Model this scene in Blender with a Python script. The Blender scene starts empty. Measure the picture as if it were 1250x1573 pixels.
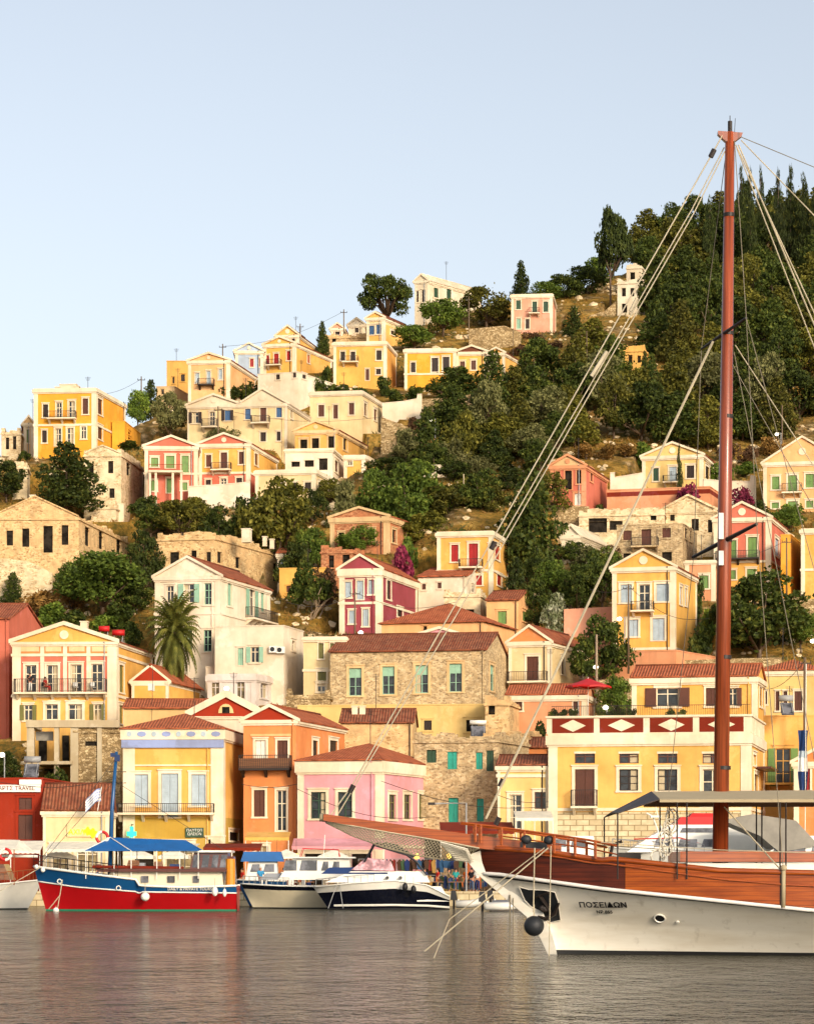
import bpy, math, random
import numpy as np
from mathutils import Vector, Matrix
R = math.radians
rnd = random.Random(7)
SC = bpy.context.scene
COL = SC.collection
# ------------------------------------------------------------------ camera, sky, sun, exposure
F = 4000.0; HOR = 1345.0; CAMZ = 2.1          # focal length and horizon in photo pixels, eye height
cam = bpy.data.cameras.new('camera'); camo = bpy.data.objects.new('camera', cam); COL.objects.link(camo)
camo.location = (0, 0, CAMZ); camo.rotation_euler = (R(90), 0, 0)
cam.sensor_fit = 'HORIZONTAL'; cam.sensor_width = 36.0; cam.lens = 36.0 * F / 1250
cam.shift_y = (HOR - 786.5) / 1250; cam.clip_start = 0.5; cam.clip_end = 6000
SC.camera = camo
SUN_EL, SUN_AZ = 20.0, 152.0                  # degrees; azimuth clockwise from +Y (view direction)
wd = bpy.data.worlds.new('World'); SC.world = wd; wd.use_nodes = True
wn = wd.node_tree; bg = wn.nodes['Background']
sky = wn.nodes.new('ShaderNodeTexSky'); sky.sky_type = 'NISHITA'; sky.sun_disc = False
sky.sun_elevation = R(SUN_EL); sky.sun_rotation = R(SUN_AZ)
sky.air_density = 1.0; sky.dust_density = 3.0; sky.ozone_density = 1.0; sky.altitude = 0
hsv = wn.nodes.new('ShaderNodeHueSaturation'); hsv.inputs['Saturation'].default_value = .48     # thin summer veil: a paler blue
wn.links.new(sky.outputs[0], hsv.inputs['Color']); wn.links.new(hsv.outputs[0], bg.inputs[0]); bg.inputs[1].default_value = 0.15
sl = bpy.data.lights.new('sun', 'SUN'); so = bpy.data.objects.new('sun', sl); COL.objects.link(so)
sl.energy = 1.85; sl.angle = R(9); sl.color = (1.0, 0.82, 0.59)
_d = Vector((math.sin(R(SUN_AZ)) * math.cos(R(SUN_EL)), math.cos(R(SUN_AZ)) * math.cos(R(SUN_EL)), math.sin(R(SUN_EL))))
so.rotation_euler = _d.to_track_quat('Z', 'Y').to_euler(); so.location = _d * 50
SC.view_settings.view_transform = 'Standard'; SC.view_settings.look = 'None'
SC.view_settings.gamma = 1; SC.view_settings.exposure = 0.48; SC.view_settings.use_curve_mapping = False
# ------------------------------------------------------------------ helpers
def lin(h):
    v = [int(h[i:i+2], 16) / 255 for i in (0, 2, 4)]
    return tuple(c / 12.92 if c <= .04045 else ((c + .055) / 1.055) ** 2.4 for c in v) + (1,)
class NT:
    def __init__(s, name):
        s.m = bpy.data.materials.new(name); s.m.use_nodes = True; s.t = s.m.node_tree
        s.b = s.t.nodes['Principled BSDF']; s.o = s.t.nodes['Material Output']
        g = s.t.nodes.new('ShaderNodeNewGeometry'); s.pos = g.outputs['Position']; s.geo = g
    def n(s, ty, **kw):
        x = s.t.nodes.new(ty)
        for k, v in kw.items(): setattr(x, k, v)
        return x
    def l(s, a, b): s.t.links.new(a, b)
    def mapv(s, scale, src=None, rot=None):
        m = s.n('ShaderNodeMapping'); m.inputs['Scale'].default_value = scale
        if rot: m.inputs['Rotation'].default_value = rot
        s.l(src or s.pos, m.inputs[0]); return m.outputs[0]
    def noise(s, sc, det=4, src=None, rough=.6):
        x = s.n('ShaderNodeTexNoise'); x.inputs['Scale'].default_value = sc
        x.inputs['Detail'].default_value = det; x.inputs['Roughness'].default_value = rough
        s.l(src or s.pos, x.inputs['Vector']); return x.outputs[0]
    def ramp(s, src, stops):
        x = s.n('ShaderNodeValToRGB'); e = x.color_ramp.elements
        e[0].position, e[0].color = stops[0]; e[1].position, e[1].color = stops[-1]
        for p, c in stops[1:-1]:
            q = e.new(p); q.color = c
        s.l(src, x.inputs[0]); return x.outputs[0]
    def mix(s, f, a, b, bt='MIX'):
        x = s.n('ShaderNodeMix', data_type='RGBA', blend_type=bt)
        for v, i in ((f, 0), (a, 6), (b, 7)):
            if hasattr(v, 'is_linked'): s.l(v, x.inputs[i])
            else: x.inputs[i].default_value = v
        return x.outputs[2]
    def bump(s, h, st=.3, dist=.05):
        x = s.n('ShaderNodeBump'); x.inputs['Strength'].default_value = st; x.inputs['Distance'].default_value = dist
        s.l(h, x.inputs['Height']); s.l(x.outputs[0], s.b.inputs['Normal'])
    def col(s, c):
        if hasattr(c, 'is_linked'): s.l(c, s.b.inputs['Base Color'])
        else: s.b.inputs['Base Color'].default_value = c
    def fin(s, rough=.8, spec=.3, metal=0):
        s.b.inputs['Roughness'].default_value = rough; s.b.inputs['Specular IOR Level'].default_value = spec
        s.b.inputs['Metallic'].default_value = metal; return s.m
def W4(v): return (v, v, v, 1)
def k(c, f): return (c[0]*f, c[1]*f, c[2]*f, 1)
M = {}
def plaster(key, hexc, wear=.5):
    wear = min(1, wear + .25)
    s = NT(key + '_plaster'); c = lin(hexc)
    big = s.noise(.35, 5); fine = s.noise(2.2, 6, rough=.7)
    st = s.noise(1.0, 5, s.mapv((1.6, 1.6, .18)))
    a = s.mix(s.ramp(big, [(.35, W4(0)), (.7, W4(1))]), k(c, 1.03), (c[0]*.78, c[1]*.71, c[2]*.62, 1))
    streak = s.ramp(st, [(.48, W4(0)), (.7, W4(wear))])
    a = s.mix(streak, a, (c[0]*.62+.03, c[1]*.58+.025, c[2]*.55+.02, 1))
    a = s.mix(s.ramp(fine, [(.3, W4(.0)), (.75, W4(.22))]), a, k(c, .72))
    pt = s.noise(.22, 7, rough=.7); a = s.mix(s.ramp(pt, [(.56, W4(0)), (.60, W4(.35)), (1, W4(.5))]), a, (min(1, c[0]*1.12+.02), min(1, c[1]*1.14+.03), min(1, c[2]*1.2+.05), 1))
    s.col(a); s.bump(fine, .3, .04); M[key] = s.fin(.88, .2)
def stone(key, c1, c2, c3, sc=2.6, mortar='B8A488', patch=None):
    s = NT(key + '_stone'); v = s.mapv((1, 1, 1.7))
    wob = s.n('ShaderNodeVectorMath', operation='ADD'); nz = s.n('ShaderNodeTexNoise'); nz.inputs['Scale'].default_value = 1.3
    s.l(v, nz.inputs['Vector']); sc_ = s.n('ShaderNodeVectorMath', operation='SCALE'); sc_.inputs[3].default_value = .35
    s.l(nz.outputs[1], sc_.inputs[0]); s.l(v, wob.inputs[0]); s.l(sc_.outputs[0], wob.inputs[1])
    vo = s.n('ShaderNodeTexVoronoi'); vo.inputs['Scale'].default_value = sc; s.l(wob.outputs[0], vo.inputs['Vector'])
    ed = s.n('ShaderNodeTexVoronoi', feature='DISTANCE_TO_EDGE'); ed.inputs['Scale'].default_value = sc; s.l(wob.outputs[0], ed.inputs['Vector'])
    sep = s.n('ShaderNodeSeparateColor'); s.l(vo.outputs['Color'], sep.inputs[0])
    a = s.ramp(sep.outputs[0], [(0, lin(c1)), (.5, lin(c2)), (1, lin(c3))])
    a = s.mix(s.ramp(ed.outputs[0], [(.02, W4(1)), (.09, W4(0))]), a, lin(mortar))
    big = s.noise(.5, 5)
    if patch: a = s.mix(s.ramp(big, [(.5, W4(0)), (.56, W4(1))]), a, lin(patch))
    a = s.mix(s.ramp(s.noise(1.1, 6), [(.4, W4(0)), (.75, W4(.55))]), a, k(lin(c1), .5))
    s.col(a); s.bump(ed.outputs[0], .5, .08); M[key] = s.fin(.92, .15)
def paint(key, hexc, rough=.55, spec=.4, metal=0, var=.15):
    s = NT(key + '_paint'); c = lin(hexc)
    a = s.mix(s.ramp(s.noise(1.7, 5), [(.35, W4(0)), (.75, W4(1))]), c, k(c, 1 - var * 1.8))
    s.col(a); M[key] = s.fin(rough, spec, metal)
def tiles(key, h1, h2, h3):
    s = NT(key + '_roof_tiles'); uv = s.n('ShaderNodeTexCoord').outputs['UV']
    w = s.n('ShaderNodeTexWave', wave_type='BANDS', bands_direction='X'); w.inputs['Scale'].default_value = 1.35
    w.inputs['Distortion'].default_value = .4; s.l(uv, w.inputs['Vector'])
    br = s.n('ShaderNodeTexBrick'); br.inputs['Scale'].default_value = 1; br.inputs['Brick Width'].default_value = .24
    br.inputs['Row Height'].default_value = .38; br.inputs['Mortar Size'].default_value = .0
    br.inputs['Color1'].default_value = lin(h1); br.inputs['Color2'].default_value = lin(h2); br.offset = 0; br.inputs['Bias'].default_value = 0
    s.l(uv, br.inputs['Vector'])
    a = s.mix(s.ramp(s.noise(1.2, 5), [(.45, W4(0)), (.7, W4(.75))]), br.outputs[0], lin(h3))
    a = s.mix(s.ramp(w.outputs[0], [(.0, W4(.6)), (.35, W4(0))]), a, k(lin(h3), .35))
    s.col(a); s.bump(w.outputs[0], .8, .08); M[key] = s.fin(.85, .2)
def glass_mat(key, c=(.012, .014, .016, 1), rough=.12):
    s = NT(key); a = s.mix(s.ramp(s.noise(1.4, 3), [(.4, W4(0)), (.6, W4(1))]), c, k(c, 3.2)); s.col(a)
    M[key] = s.fin(rough, .5)
def emit(key, hexc, st):
    s = NT(key); s.col(lin(hexc)); s.b.inputs['Emission Color'].default_value = lin(hexc)
    s.b.inputs['Emission Strength'].default_value = st; M[key] = s.fin(.5)
class MB:
    def __init__(s): s.v = []; s.f = []; s.uv = {}; s.T = None
    def p(s, q):
        s.v.append(tuple(q)); return len(s.v) - 1
    def poly(s, pts, uv=None):
        s.f.append([s.p(q) for q in pts])
        if uv: s.uv[len(s.f) - 1] = uv
    def prism(s, a, b):        # two loops of equal length
        n = len(a); ia = [s.p(q) for q in a]; ib = [s.p(q) for q in b]
        s.f.append(ia); s.f.append(ib[::-1])
        for i in range(n):
            j = (i + 1) % n; s.f.append([ia[j], ia[i], ib[i], ib[j]])
    def box(s, x0, x1, y0, y1, z0, z1):
        s.prism([(x0, y0, z0), (x0, y1, z0), (x1, y1, z0), (x1, y0, z0)], [(x0, y0, z1), (x0, y1, z1), (x1, y1, z1), (x1, y0, z1)])
    def tube(s, pts, r, n=8, cap=True):
        pts = [Vector(q) for q in pts]
        rs = r if isinstance(r, (list, tuple)) else [r] * len(pts)
        prev = None; first = None; up = None
        for i, q in enumerate(pts):
            d = (pts[min(i+1, len(pts)-1)] - pts[max(i-1, 0)]).normalized()
            if up is None:
                up = Vector((0, 0, 1)) if abs(d.z) < .9 else Vector((1, 0, 0))
            a = d.cross(up).normalized(); b = a.cross(d).normalized(); up = b
            ring = [s.p(q + (a * math.cos(2*math.pi*t/n) + b * math.sin(2*math.pi*t/n)) * rs[i]) for t in range(n)]
            if prev:
                for t in range(n): s.f.append([prev[t], prev[(t+1) % n], ring[(t+1) % n], ring[t]])
            else: first = ring
            prev = ring
        if cap: s.f.append(first[::-1]); s.f.append(prev)
    def ball(s, c, r, nu=12, nv=8, sc=(1, 1, 1)):
        rows = []
        for j in range(nv + 1):
            th = math.pi * j / nv
            if j in (0, nv): rows.append([s.p((c[0], c[1], c[2] + r*sc[2]*math.cos(th)))]); continue
            rows.append([s.p((c[0] + r*sc[0]*math.sin(th)*math.cos(2*math.pi*i/nu), c[1] + r*sc[1]*math.sin(th)*math.sin(2*math.pi*i/nu), c[2] + r*sc[2]*math.cos(th))) for i in range(nu)])
        for j in range(nv):
            a, b = rows[j], rows[j+1]
            for i in range(nu):
                i2 = (i+1) % nu
                if len(a) == 1: s.f.append([a[0], b[i], b[i2]])
                elif len(b) == 1: s.f.append([a[i], b[0], a[i2]])
                else: s.f.append([a[i], b[i], b[i2], a[i2]])
    def grid(s, fn, nu, nv, uvs=None):
        ids = [[s.p(fn(i / nu, j / nv)) for i in range(nu + 1)] for j in range(nv + 1)]
        for j in range(nv):
            for i in range(nu):
                s.f.append([ids[j][i], ids[j][i+1], ids[j+1][i+1], ids[j+1][i]])
                if uvs: s.uv[len(s.f)-1] = [uvs(i/nu, j/nv), uvs((i+1)/nu, j/nv), uvs((i+1)/nu, (j+1)/nv), uvs(i/nu, (j+1)/nv)]
    def build(s, name, mat, parent=None, smooth=False):
        me = bpy.data.meshes.new(name)
        o0 = parent.get('_o') if parent is not None else None
        v = s.v
        if o0 is not None: v = [(a - o0[0], b - o0[1], c - o0[2]) for a, b, c in v]
        me.from_pydata(v, [], s.f)
        if s.uv:
            ul = me.uv_layers.new(name='UV').data
            for i, p in enumerate(me.polygons):
                if i in s.uv:
                    for li, q in zip(p.loop_indices, s.uv[i]): ul[li].uv = q
        me.materials.append(M[mat] if isinstance(mat, str) else mat)
        if smooth: me.polygons.foreach_set('use_smooth', [True] * len(me.polygons))
        me.update(); o = bpy.data.objects.new(name, me); COL.objects.link(o)
        if parent is not None:
            o.parent = parent
            if o0 is not None: o['_o'] = list(o0)
        return o
def tag(o, label=None, cat=None, group=None, kind=None):
    if label: o['label'] = label
    if cat: o['category'] = cat
    if group: o['group'] = group
    if kind: o['kind'] = kind
    return o
def thing(name, label, cat, loc, group=None):       # Empty at the thing's base; parts are built in world coordinates and made relative to it
    o = bpy.data.objects.new(name, None); COL.objects.link(o); o.location = loc; o.empty_display_size = .3
    o['_o'] = list(loc); tag(o, label, cat, group); return o
def copy_tree(o, parent=None):
    c = o.copy(); COL.objects.link(c)
    if parent is not None: c.parent = parent
    for ch in KIDS(o): copy_tree(ch, c)
    return c
def KIDS(o): return [x for x in bpy.data.objects if x.parent == o]
PT = [(280, 480), (400, 430), (500, 388), (600, 344), (700, 312), (800, 288), (900, 268), (1000, 248), (1100, 232), (1200, 216), (1300, 202), (1365, 196)]
def Dof(py): return float(np.interp(py, [a for a, b in PT], [b for a, b in PT]))
def at(px, py, D): return Vector(((px - 625) / F * D, D, CAMZ + (HOR - py) / F * D))
# ------------------------------------------------------------------ terrain
_Ds = [b for a, b in PT][::-1]; _Zs = [CAMZ + (HOR - a) / F * b for a, b in PT][::-1]
SKP = [(-700, 800), (-300, 735), (0, 708), (60, 700), (190, 660), (300, 612), (400, 575), (480, 545), (600, 505), (700, 478), (800, 462), (870, 450), (950, 420), (1050, 362), (1150, 335), (1400, 318), (2200, 330)]
def ridge(px): return Dof(np.interp(px, [a for a, b in SKP], [b for a, b in SKP]))
def ground(x, y):
    px = 625 + F * x / y; dr = ridge(px); d = min(y, dr)
    z = float(np.interp(d, _Ds, _Zs))
    if y > dr: z -= .35 * (y - dr) + .0
    return z
PADS = []
MISC = {}
for kk, h in dict(yel='E0AC58', yel2='E4B262', gold='E4A236', cream='DAB880', cream2='DCC596', white='DED0B8', wht='E4D6BA', lilac='D2C8C0',
                  coral='C8705A', salmon='D9976E', peach='E6B27A', pink='DA9CA4', orange='D98A52', blue='A9B9CC', red='9A3018', crimson='94424A',
                  pinky='DDA084', ochre='D9A04A', concrete='B9AA8C', palew='D8CAB0', bandblue='8F9CC4', olive='B8963E', lemon='DDBE7A', brownred='7A2713').items():
    plaster(kk, h, .35 if kk in ('ochre', 'concrete') else .18)
plaster('oldcream', 'D8B888', .9); plaster('oldyel', 'D9A85A', .8); plaster('oldwhite', 'E0D0B0', .8)
stone('stone', '8A7458', 'C0A378', 'D6C09A', 4.6, 'BDA880')
stone('ruin', 'A07A50', 'CFAA74', 'E2C493', 3.6, 'D8BC8C', 'D6B17E')
stone('ruinpale', 'A88C64', 'D2B78C', 'E6D3AE', 3.6, 'DCC8A2', 'E2CDA6')
stone('ruinred', '8A5238', 'B0704C', 'C89068', 4, 'B98A62', 'BC7A52')
stone('drystone', '7E6848', 'AE946A', 'CDB68C', 3.8, '6A5636')
s = NT('ashlar_blocks'); sx_ = s.n('ShaderNodeSeparateXYZ'); s.l(s.pos, sx_.inputs[0]); cx_ = s.n('ShaderNodeCombineXYZ'); ad_ = s.n('ShaderNodeMath', operation='ADD'); s.l(sx_.outputs[0], ad_.inputs[0]); s.l(sx_.outputs[1], ad_.inputs[1]); s.l(ad_.outputs[0], cx_.inputs[0]); s.l(sx_.outputs[2], cx_.inputs[1])
br_ = s.n('ShaderNodeTexBrick'); s.l(cx_.outputs[0], br_.inputs['Vector']); br_.inputs['Scale'].default_value = 1; br_.inputs['Brick Width'].default_value = .8; br_.inputs['Row Height'].default_value = .42; br_.inputs['Mortar Size'].default_value = .03
br_.inputs['Color1'].default_value = lin('C2AE88'); br_.inputs['Color2'].default_value = lin('DACBA6'); br_.inputs['Mortar'].default_value = lin('8A7654')
s.col(s.mix(s.ramp(s.noise(1.4, 6), [(.4, W4(0)), (.75, W4(.6))]), br_.outputs[0], lin('8E7A58'))); s.bump(br_.outputs[1], -.6, .05); M['ashlar'] = s.fin(.9, .2)
tiles('tile', '9C5236', 'B06A48', '74402C'); tiles('tileold', '8E4A30', 'A0684A', '6C4030'); tiles('tilered', 'B05E3C', 'BE6E48', '86482E')
for kk, h in dict(s_green='6F8F4A', s_teal='2E9A86', s_pale='8FB59A', s_blue='3E5F86', s_light='A8B6BE', s_brown='5A3222', s_dark='2E1E16',
                  s_red='A01A18', s_white='E8E0D0', s_olive='6E6A30', s_dgreen='2E4A34', iron='2A211C', steel='9A9A98', wood='5C3A22', white_metal='E6E2DA',
                  awn_white='E4DCC8', canvas_blue='0E5C9E', canvas_navy='1A3564', canvas_grey='8A8478', rope='B9AC90', ropedark='3A352E', black='16161A',
                  polew='6E5A44', redfab='C01818', rubber='24262A', trunk='5A4632', trunkpale='9A846A').items():
    paint(kk, h)
paint('curtain', 'B8A888', .9, .2); glass_mat('glass'); glass_mat('glass_lit_tint', (.10, .075, .035, 1), .3); glass_mat('dark', (.010, .008, .006, 1), .9); M['dark'].node_tree.nodes['Principled BSDF'].inputs['Specular IOR Level'].default_value = .05  # near-black for unlit rooms; warm glass with lamplight put into its colour
emit('lamp', 'FFF4D8', 6); emit('warm', 'FFC95A', 1.6); emit('neon_green', '28E090', 1.4); emit('sign_yellow', 'F4F000', 1.2)
# ------------------------------------------------------------------ buildings
class Face:
    def __init__(s, P0, P1, n=None):
        s.P0 = Vector((P0[0], P0[1], 0)); d = Vector((P1[0] - P0[0], P1[1] - P0[1], 0)); s.L = d.length; s.e = d.normalized()
        s.n = Vector((s.e.y, -s.e.x, 0))          # outward (towards the viewer) when P0 is the left end
    def q(s, u, z, d=0):
        p = s.P0 + s.e * u + s.n * d; return (p.x, p.y, z)
    def hit(s, px, py):
        d = Vector(((px - 625) / F, 1, (HOR - py) / F)); c = Vector((0, 0, CAMZ))
        t = (s.P0 - c).dot(s.n) / d.dot(s.n); p = c + d * t
        return (p - s.P0).dot(s.e), p.z
    def box(s, mb, u0, u1, z0, z1, d0, d1):
        mb.prism([s.q(u0, z0, d0), s.q(u0, z0, d1), s.q(u1, z0, d1), s.q(u1, z0, d0)],
                 [s.q(u0, z1, d0), s.q(u0, z1, d1), s.q(u1, z1, d1), s.q(u1, z1, d0)])
    def rake(s, mb, a, b, h, d0, d1):             # sloping beam whose lower edge runs from a to b, (u, z) each
        mb.prism([s.q(a[0], a[1], d0), s.q(b[0], b[1], d0), s.q(b[0], b[1] + h, d0), s.q(a[0], a[1] + h, d0)],
                 [s.q(a[0], a[1], d1), s.q(b[0], b[1], d1), s.q(b[0], b[1] + h, d1), s.q(a[0], a[1] + h, d1)])
    def wall(s, mb, z0, z1, rects, rev=.28):
        us = sorted({0, s.L} | {min(max(v, 0), s.L) for r in rects for v in (r[0], r[1])})
        zs = sorted({z0, z1} | {v for r in rects for v in (r[2], r[3]) if z0 < v < z1})
        for i in range(len(us) - 1):
            for j in range(len(zs) - 1):
                uc, zc = (us[i] + us[i+1]) / 2, (zs[j] + zs[j+1]) / 2
                if any(r[0] < uc < r[1] and r[2] < zc < r[3] for r in rects) or us[i+1] - us[i] < 1e-4: continue
                mb.poly([s.q(us[i], zs[j]), s.q(us[i+1], zs[j]), s.q(us[i+1], zs[j+1]), s.q(us[i], zs[j+1])])
        for r in rects:
            a, b, c, d = r[:4]; c2, d2 = max(c, z0), min(d, z1)
            if d2 <= c2: continue
            mb.poly([s.q(a, c2), s.q(a, d2), s.q(a, d2, -rev), s.q(a, c2, -rev)]); mb.poly([s.q(b, c2), s.q(b, c2, -rev), s.q(b, d2, -rev), s.q(b, d2)])
            if d <= z1: mb.poly([s.q(a, d), s.q(b, d), s.q(b, d, -rev), s.q(a, d, -rev)])
            if c >= z0: mb.poly([s.q(a, c), s.q(a, c, -rev), s.q(b, c, -rev), s.q(b, c)])
SHUT = dict(n='s_green', t='s_teal', p='s_pale', u='s_blue', l='s_light', b='s_brown', k='s_dark', r='s_red', w='s_white', v='s_olive', m='s_dgreen')
VR = random.Random(5)
def parse(W):
    out = []
    for q in (W or '').split(';'):
        q = q.strip()
        if not q: continue
        a = q.split(','); out.append(([float(v) for v in a[:4]], a[4].strip() if len(a) > 4 else 'g'))
    return out
def window(root, f, r, st, trim, hs=0):
    """st: first letter = filling (g glass, y glass with lamplight in its colour, o near-black sheet for an unlit room, else shutter colour); d door; x+colour open side shutters; a arch; q no frame"""
    u0, u1, z0, z1 = r; w = u1 - u0; h = z1 - z0; fw = min(.24, w * .2)
    door = 'd' in st[1:]
    mb = MB()
    if 'q' in st[1:]:
        f.box(mb, u0 - .05, u1 + .05, z1, z1 + .16, -.05, .03)
    else:
        f.box(mb, u0 - fw, u0, z0, z1 + fw, -.03, .055); f.box(mb, u1, u1 + fw, z0, z1 + fw, -.03, .055)
        f.box(mb, u0, u1, z1, z1 + fw, -.03, .05)
        f.box(mb, u0 - fw - .06, u1 + fw + .06, z1 + fw, z1 + fw + .09, -.03, .13)
        if not door: f.box(mb, u0 - fw - .05, u1 + fw + .05, z0 - .14, z0, -.03, .11)
        else: f.box(mb, u0 - fw, u1 + fw, z0 - .08, z0, -.03, .07)
    wo = mb.build('door' if door else 'window', trim, root)
    c = st[0]
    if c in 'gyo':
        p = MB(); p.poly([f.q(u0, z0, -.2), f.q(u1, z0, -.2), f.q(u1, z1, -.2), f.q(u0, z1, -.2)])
        p.build('pane' if c != 'o' else 'painted_dark_sheet', {'g': 'glass', 'y': 'glass_lit_tint', 'o': 'dark'}[c], wo)  # o: the shade of the unlit room is painted on a sheet
        if c != 'o':
            sm = MB(); b = .07
            f.box(sm, u0, u0 + b, z0, z1, -.19, -.13); f.box(sm, u1 - b, u1, z0, z1, -.19, -.13)
            f.box(sm, (u0 + u1) / 2 - .04, (u0 + u1) / 2 + .04, z0, z1, -.188, -.132)
            f.box(sm, u0, u1, z0, z0 + b, -.186, -.134); f.box(sm, u0, u1, z1 - b, z1, -.186, -.134)
            f.box(sm, u0, u1, z0 + h * .66, z0 + h * .66 + .07, -.184, -.136)
            if 'stone hall' in root['label']: f.box(sm, u0 + b, u1 - b, z0 + h * .66, z1 - b, -.17, -.15)
            rv = VR.random()
            if c == 'g' and rv < .45:
                q_ = MB(); a_, b_ = (u0, u0 + w * (.3 + rv * .5)) if rv < .25 else (u1 - w * (.2 + rv * .6), u1); f.box(q_, a_, b_, z0, z1, -.198, -.194); q_.build('curtain', 'curtain', wo)
            if h > 1.6: f.box(sm, u0, u1, z0 + h * .33, z0 + h * .33 + .04, -.182, -.138)
            sm.build('sash', SHUT.get(st[1:2], trim), wo)
    else:
        p = MB(); m_ = (u0 + u1) / 2
        for a, b in ((u0 + .01, m_ - .012), (m_ + .012, u1 - .01)):
            f.box(p, a, b, z0 + .01, z1 - .01, -.16, -.10)
            nsl = max(2, int(h / .28))
            for i in range(nsl):
                zz = z0 + .1 + (h - .2) * (i + .5) / nsl
                f.box(p, a + .06, b - .06, zz - .05, zz + .05, -.10, -.075)
        p.build('shutter', SHUT[c], wo)
    if 'x' in st:
        cc = SHUT[st[st.index('x') + 1]]
        for sgn in (-1, 1):
            p = MB(); ue = u0 if sgn < 0 else u1
            a, b = (ue - w * .5, ue - .01) if sgn < 0 else (ue + .01, ue + w * .5)
            f.box(p, a, b, z0, z1, .06, .11)
            for i in range(max(2, int(h / .3))):
                zz = z0 + .1 + (h - .2) * (i + .5) / max(2, int(h / .3)); f.box(p, a + .05, b - .05, zz - .04, zz + .04, .11, .13)
            p.build('shutter', cc, wo)
    if 'a' in st[1:]:
        p = MB(); n = 10; cx = (u0 + u1) / 2; rr = w / 2 + fw * .5
        for i in range(n):
            t0, t1 = math.pi * i / n, math.pi * (i + 1) / n
            A = [(cx + rr * math.cos(t0), z1 + rr * .6 * math.sin(t0)), (cx + rr * math.cos(t1), z1 + rr * .6 * math.sin(t1))]
            p.prism([f.q(cx, z1, .06), f.q(*A[0], .06), f.q(*A[1], .06)], [f.q(cx, z1, .09), f.q(*A[0], .09), f.q(*A[1], .09)])
        p.build('arch', trim, wo)
    return wo
def balcony(root, f, B, trim, rail='iron', dep=.95, stone_br=True):
    x0, y0, x1, y1 = B[:4]
    u0, zb = f.hit(x0, y1); u1, _ = f.hit(x1, y1); zt = f.hit(x0, y0)[1]
    # the front edge stands nearer than the wall, so keep heights at the wall
    mb = MB(); f.box(mb, u0, u1, zb - .02, zb + .14, -.05, dep)
    n = max(2, int((u1 - u0) / 1.6) + 1)
    for i in range(n):
        c = u0 + .2 + (u1 - u0 - .4) * i / (n - 1)
        mb.prism([f.q(c - .1, zb - .02, 0), f.q(c - .1, zb - .02, dep * .8), f.q(c - .1, zb - .55, 0)], [f.q(c + .1, zb - .02, 0), f.q(c + .1, zb - .02, dep * .8), f.q(c + .1, zb - .55, 0)])
    b = mb.build('balcony', trim, root)
    zt = max(zt, zb + .85); rl = MB()
    for uu0, uu1, d0, d1 in ((u0, u1, dep - .06, dep - .02), (u0 + .01, u0 + .05, 0, dep - .06), (u1 - .05, u1 - .01, 0, dep - .06)):
        f.box(rl, uu0, uu1, zt - .05, zt, d0, d1); f.box(rl, uu0, uu1, zb + .22, zb + .25, d0, d1)
    m_ = max(6, min(70, int((u1 - u0) / .16)))
    for i in range(m_ + 1):
        c = u0 + .02 + (u1 - u0 - .04) * i / m_; f.box(rl, c - .014, c + .014, zb + .14, zt - .05, dep - .055, dep - .027)
    for c in (u0 + .02, u1 - .02):
        for j in range(5): f.box(rl, c - .012, c + .012, zb + .14, zt - .05, dep * j / 5, dep * j / 5 + .028)
    rl.build('railing', rail, b)
    return b
def slab(mb, P, t=.12):
    """P: eave-left, eave-right, ridge-right, ridge-left"""
    P = [Vector(q) for q in P]; n = (P[1] - P[0]).cross(P[3] - P[0]).normalized() if (P[3] - P[0]).length > .01 else (P[1] - P[0]).cross(P[2] - P[0]).normalized()
    if n.z < 0: n = -n
    up = [q + n * t for q in P]; e = (P[1] - P[0]).normalized()
    w = lambda q: ((q - P[0]).dot(e), ((q - P[0]) - e * (q - P[0]).dot(e)).length)
    uniq = P if (P[2] - P[3]).length > .02 else P[:3]; uu = up if len(uniq) == 4 else up[:3]
    ia = [mb.p(q) for q in uniq]; ib = [mb.p(q) for q in uu]; m = len(ia)
    mb.f.append(ib); mb.uv[len(mb.f) - 1] = [w(q) for q in uu]
    mb.f.append(ia[::-1]); mb.uv[len(mb.f) - 1] = [w(q) for q in uniq[::-1]]
    for i in range(m):
        j = (i + 1) % m; mb.f.append([ia[i], ia[j], ib[j], ib[i]])
NH = 0
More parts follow.
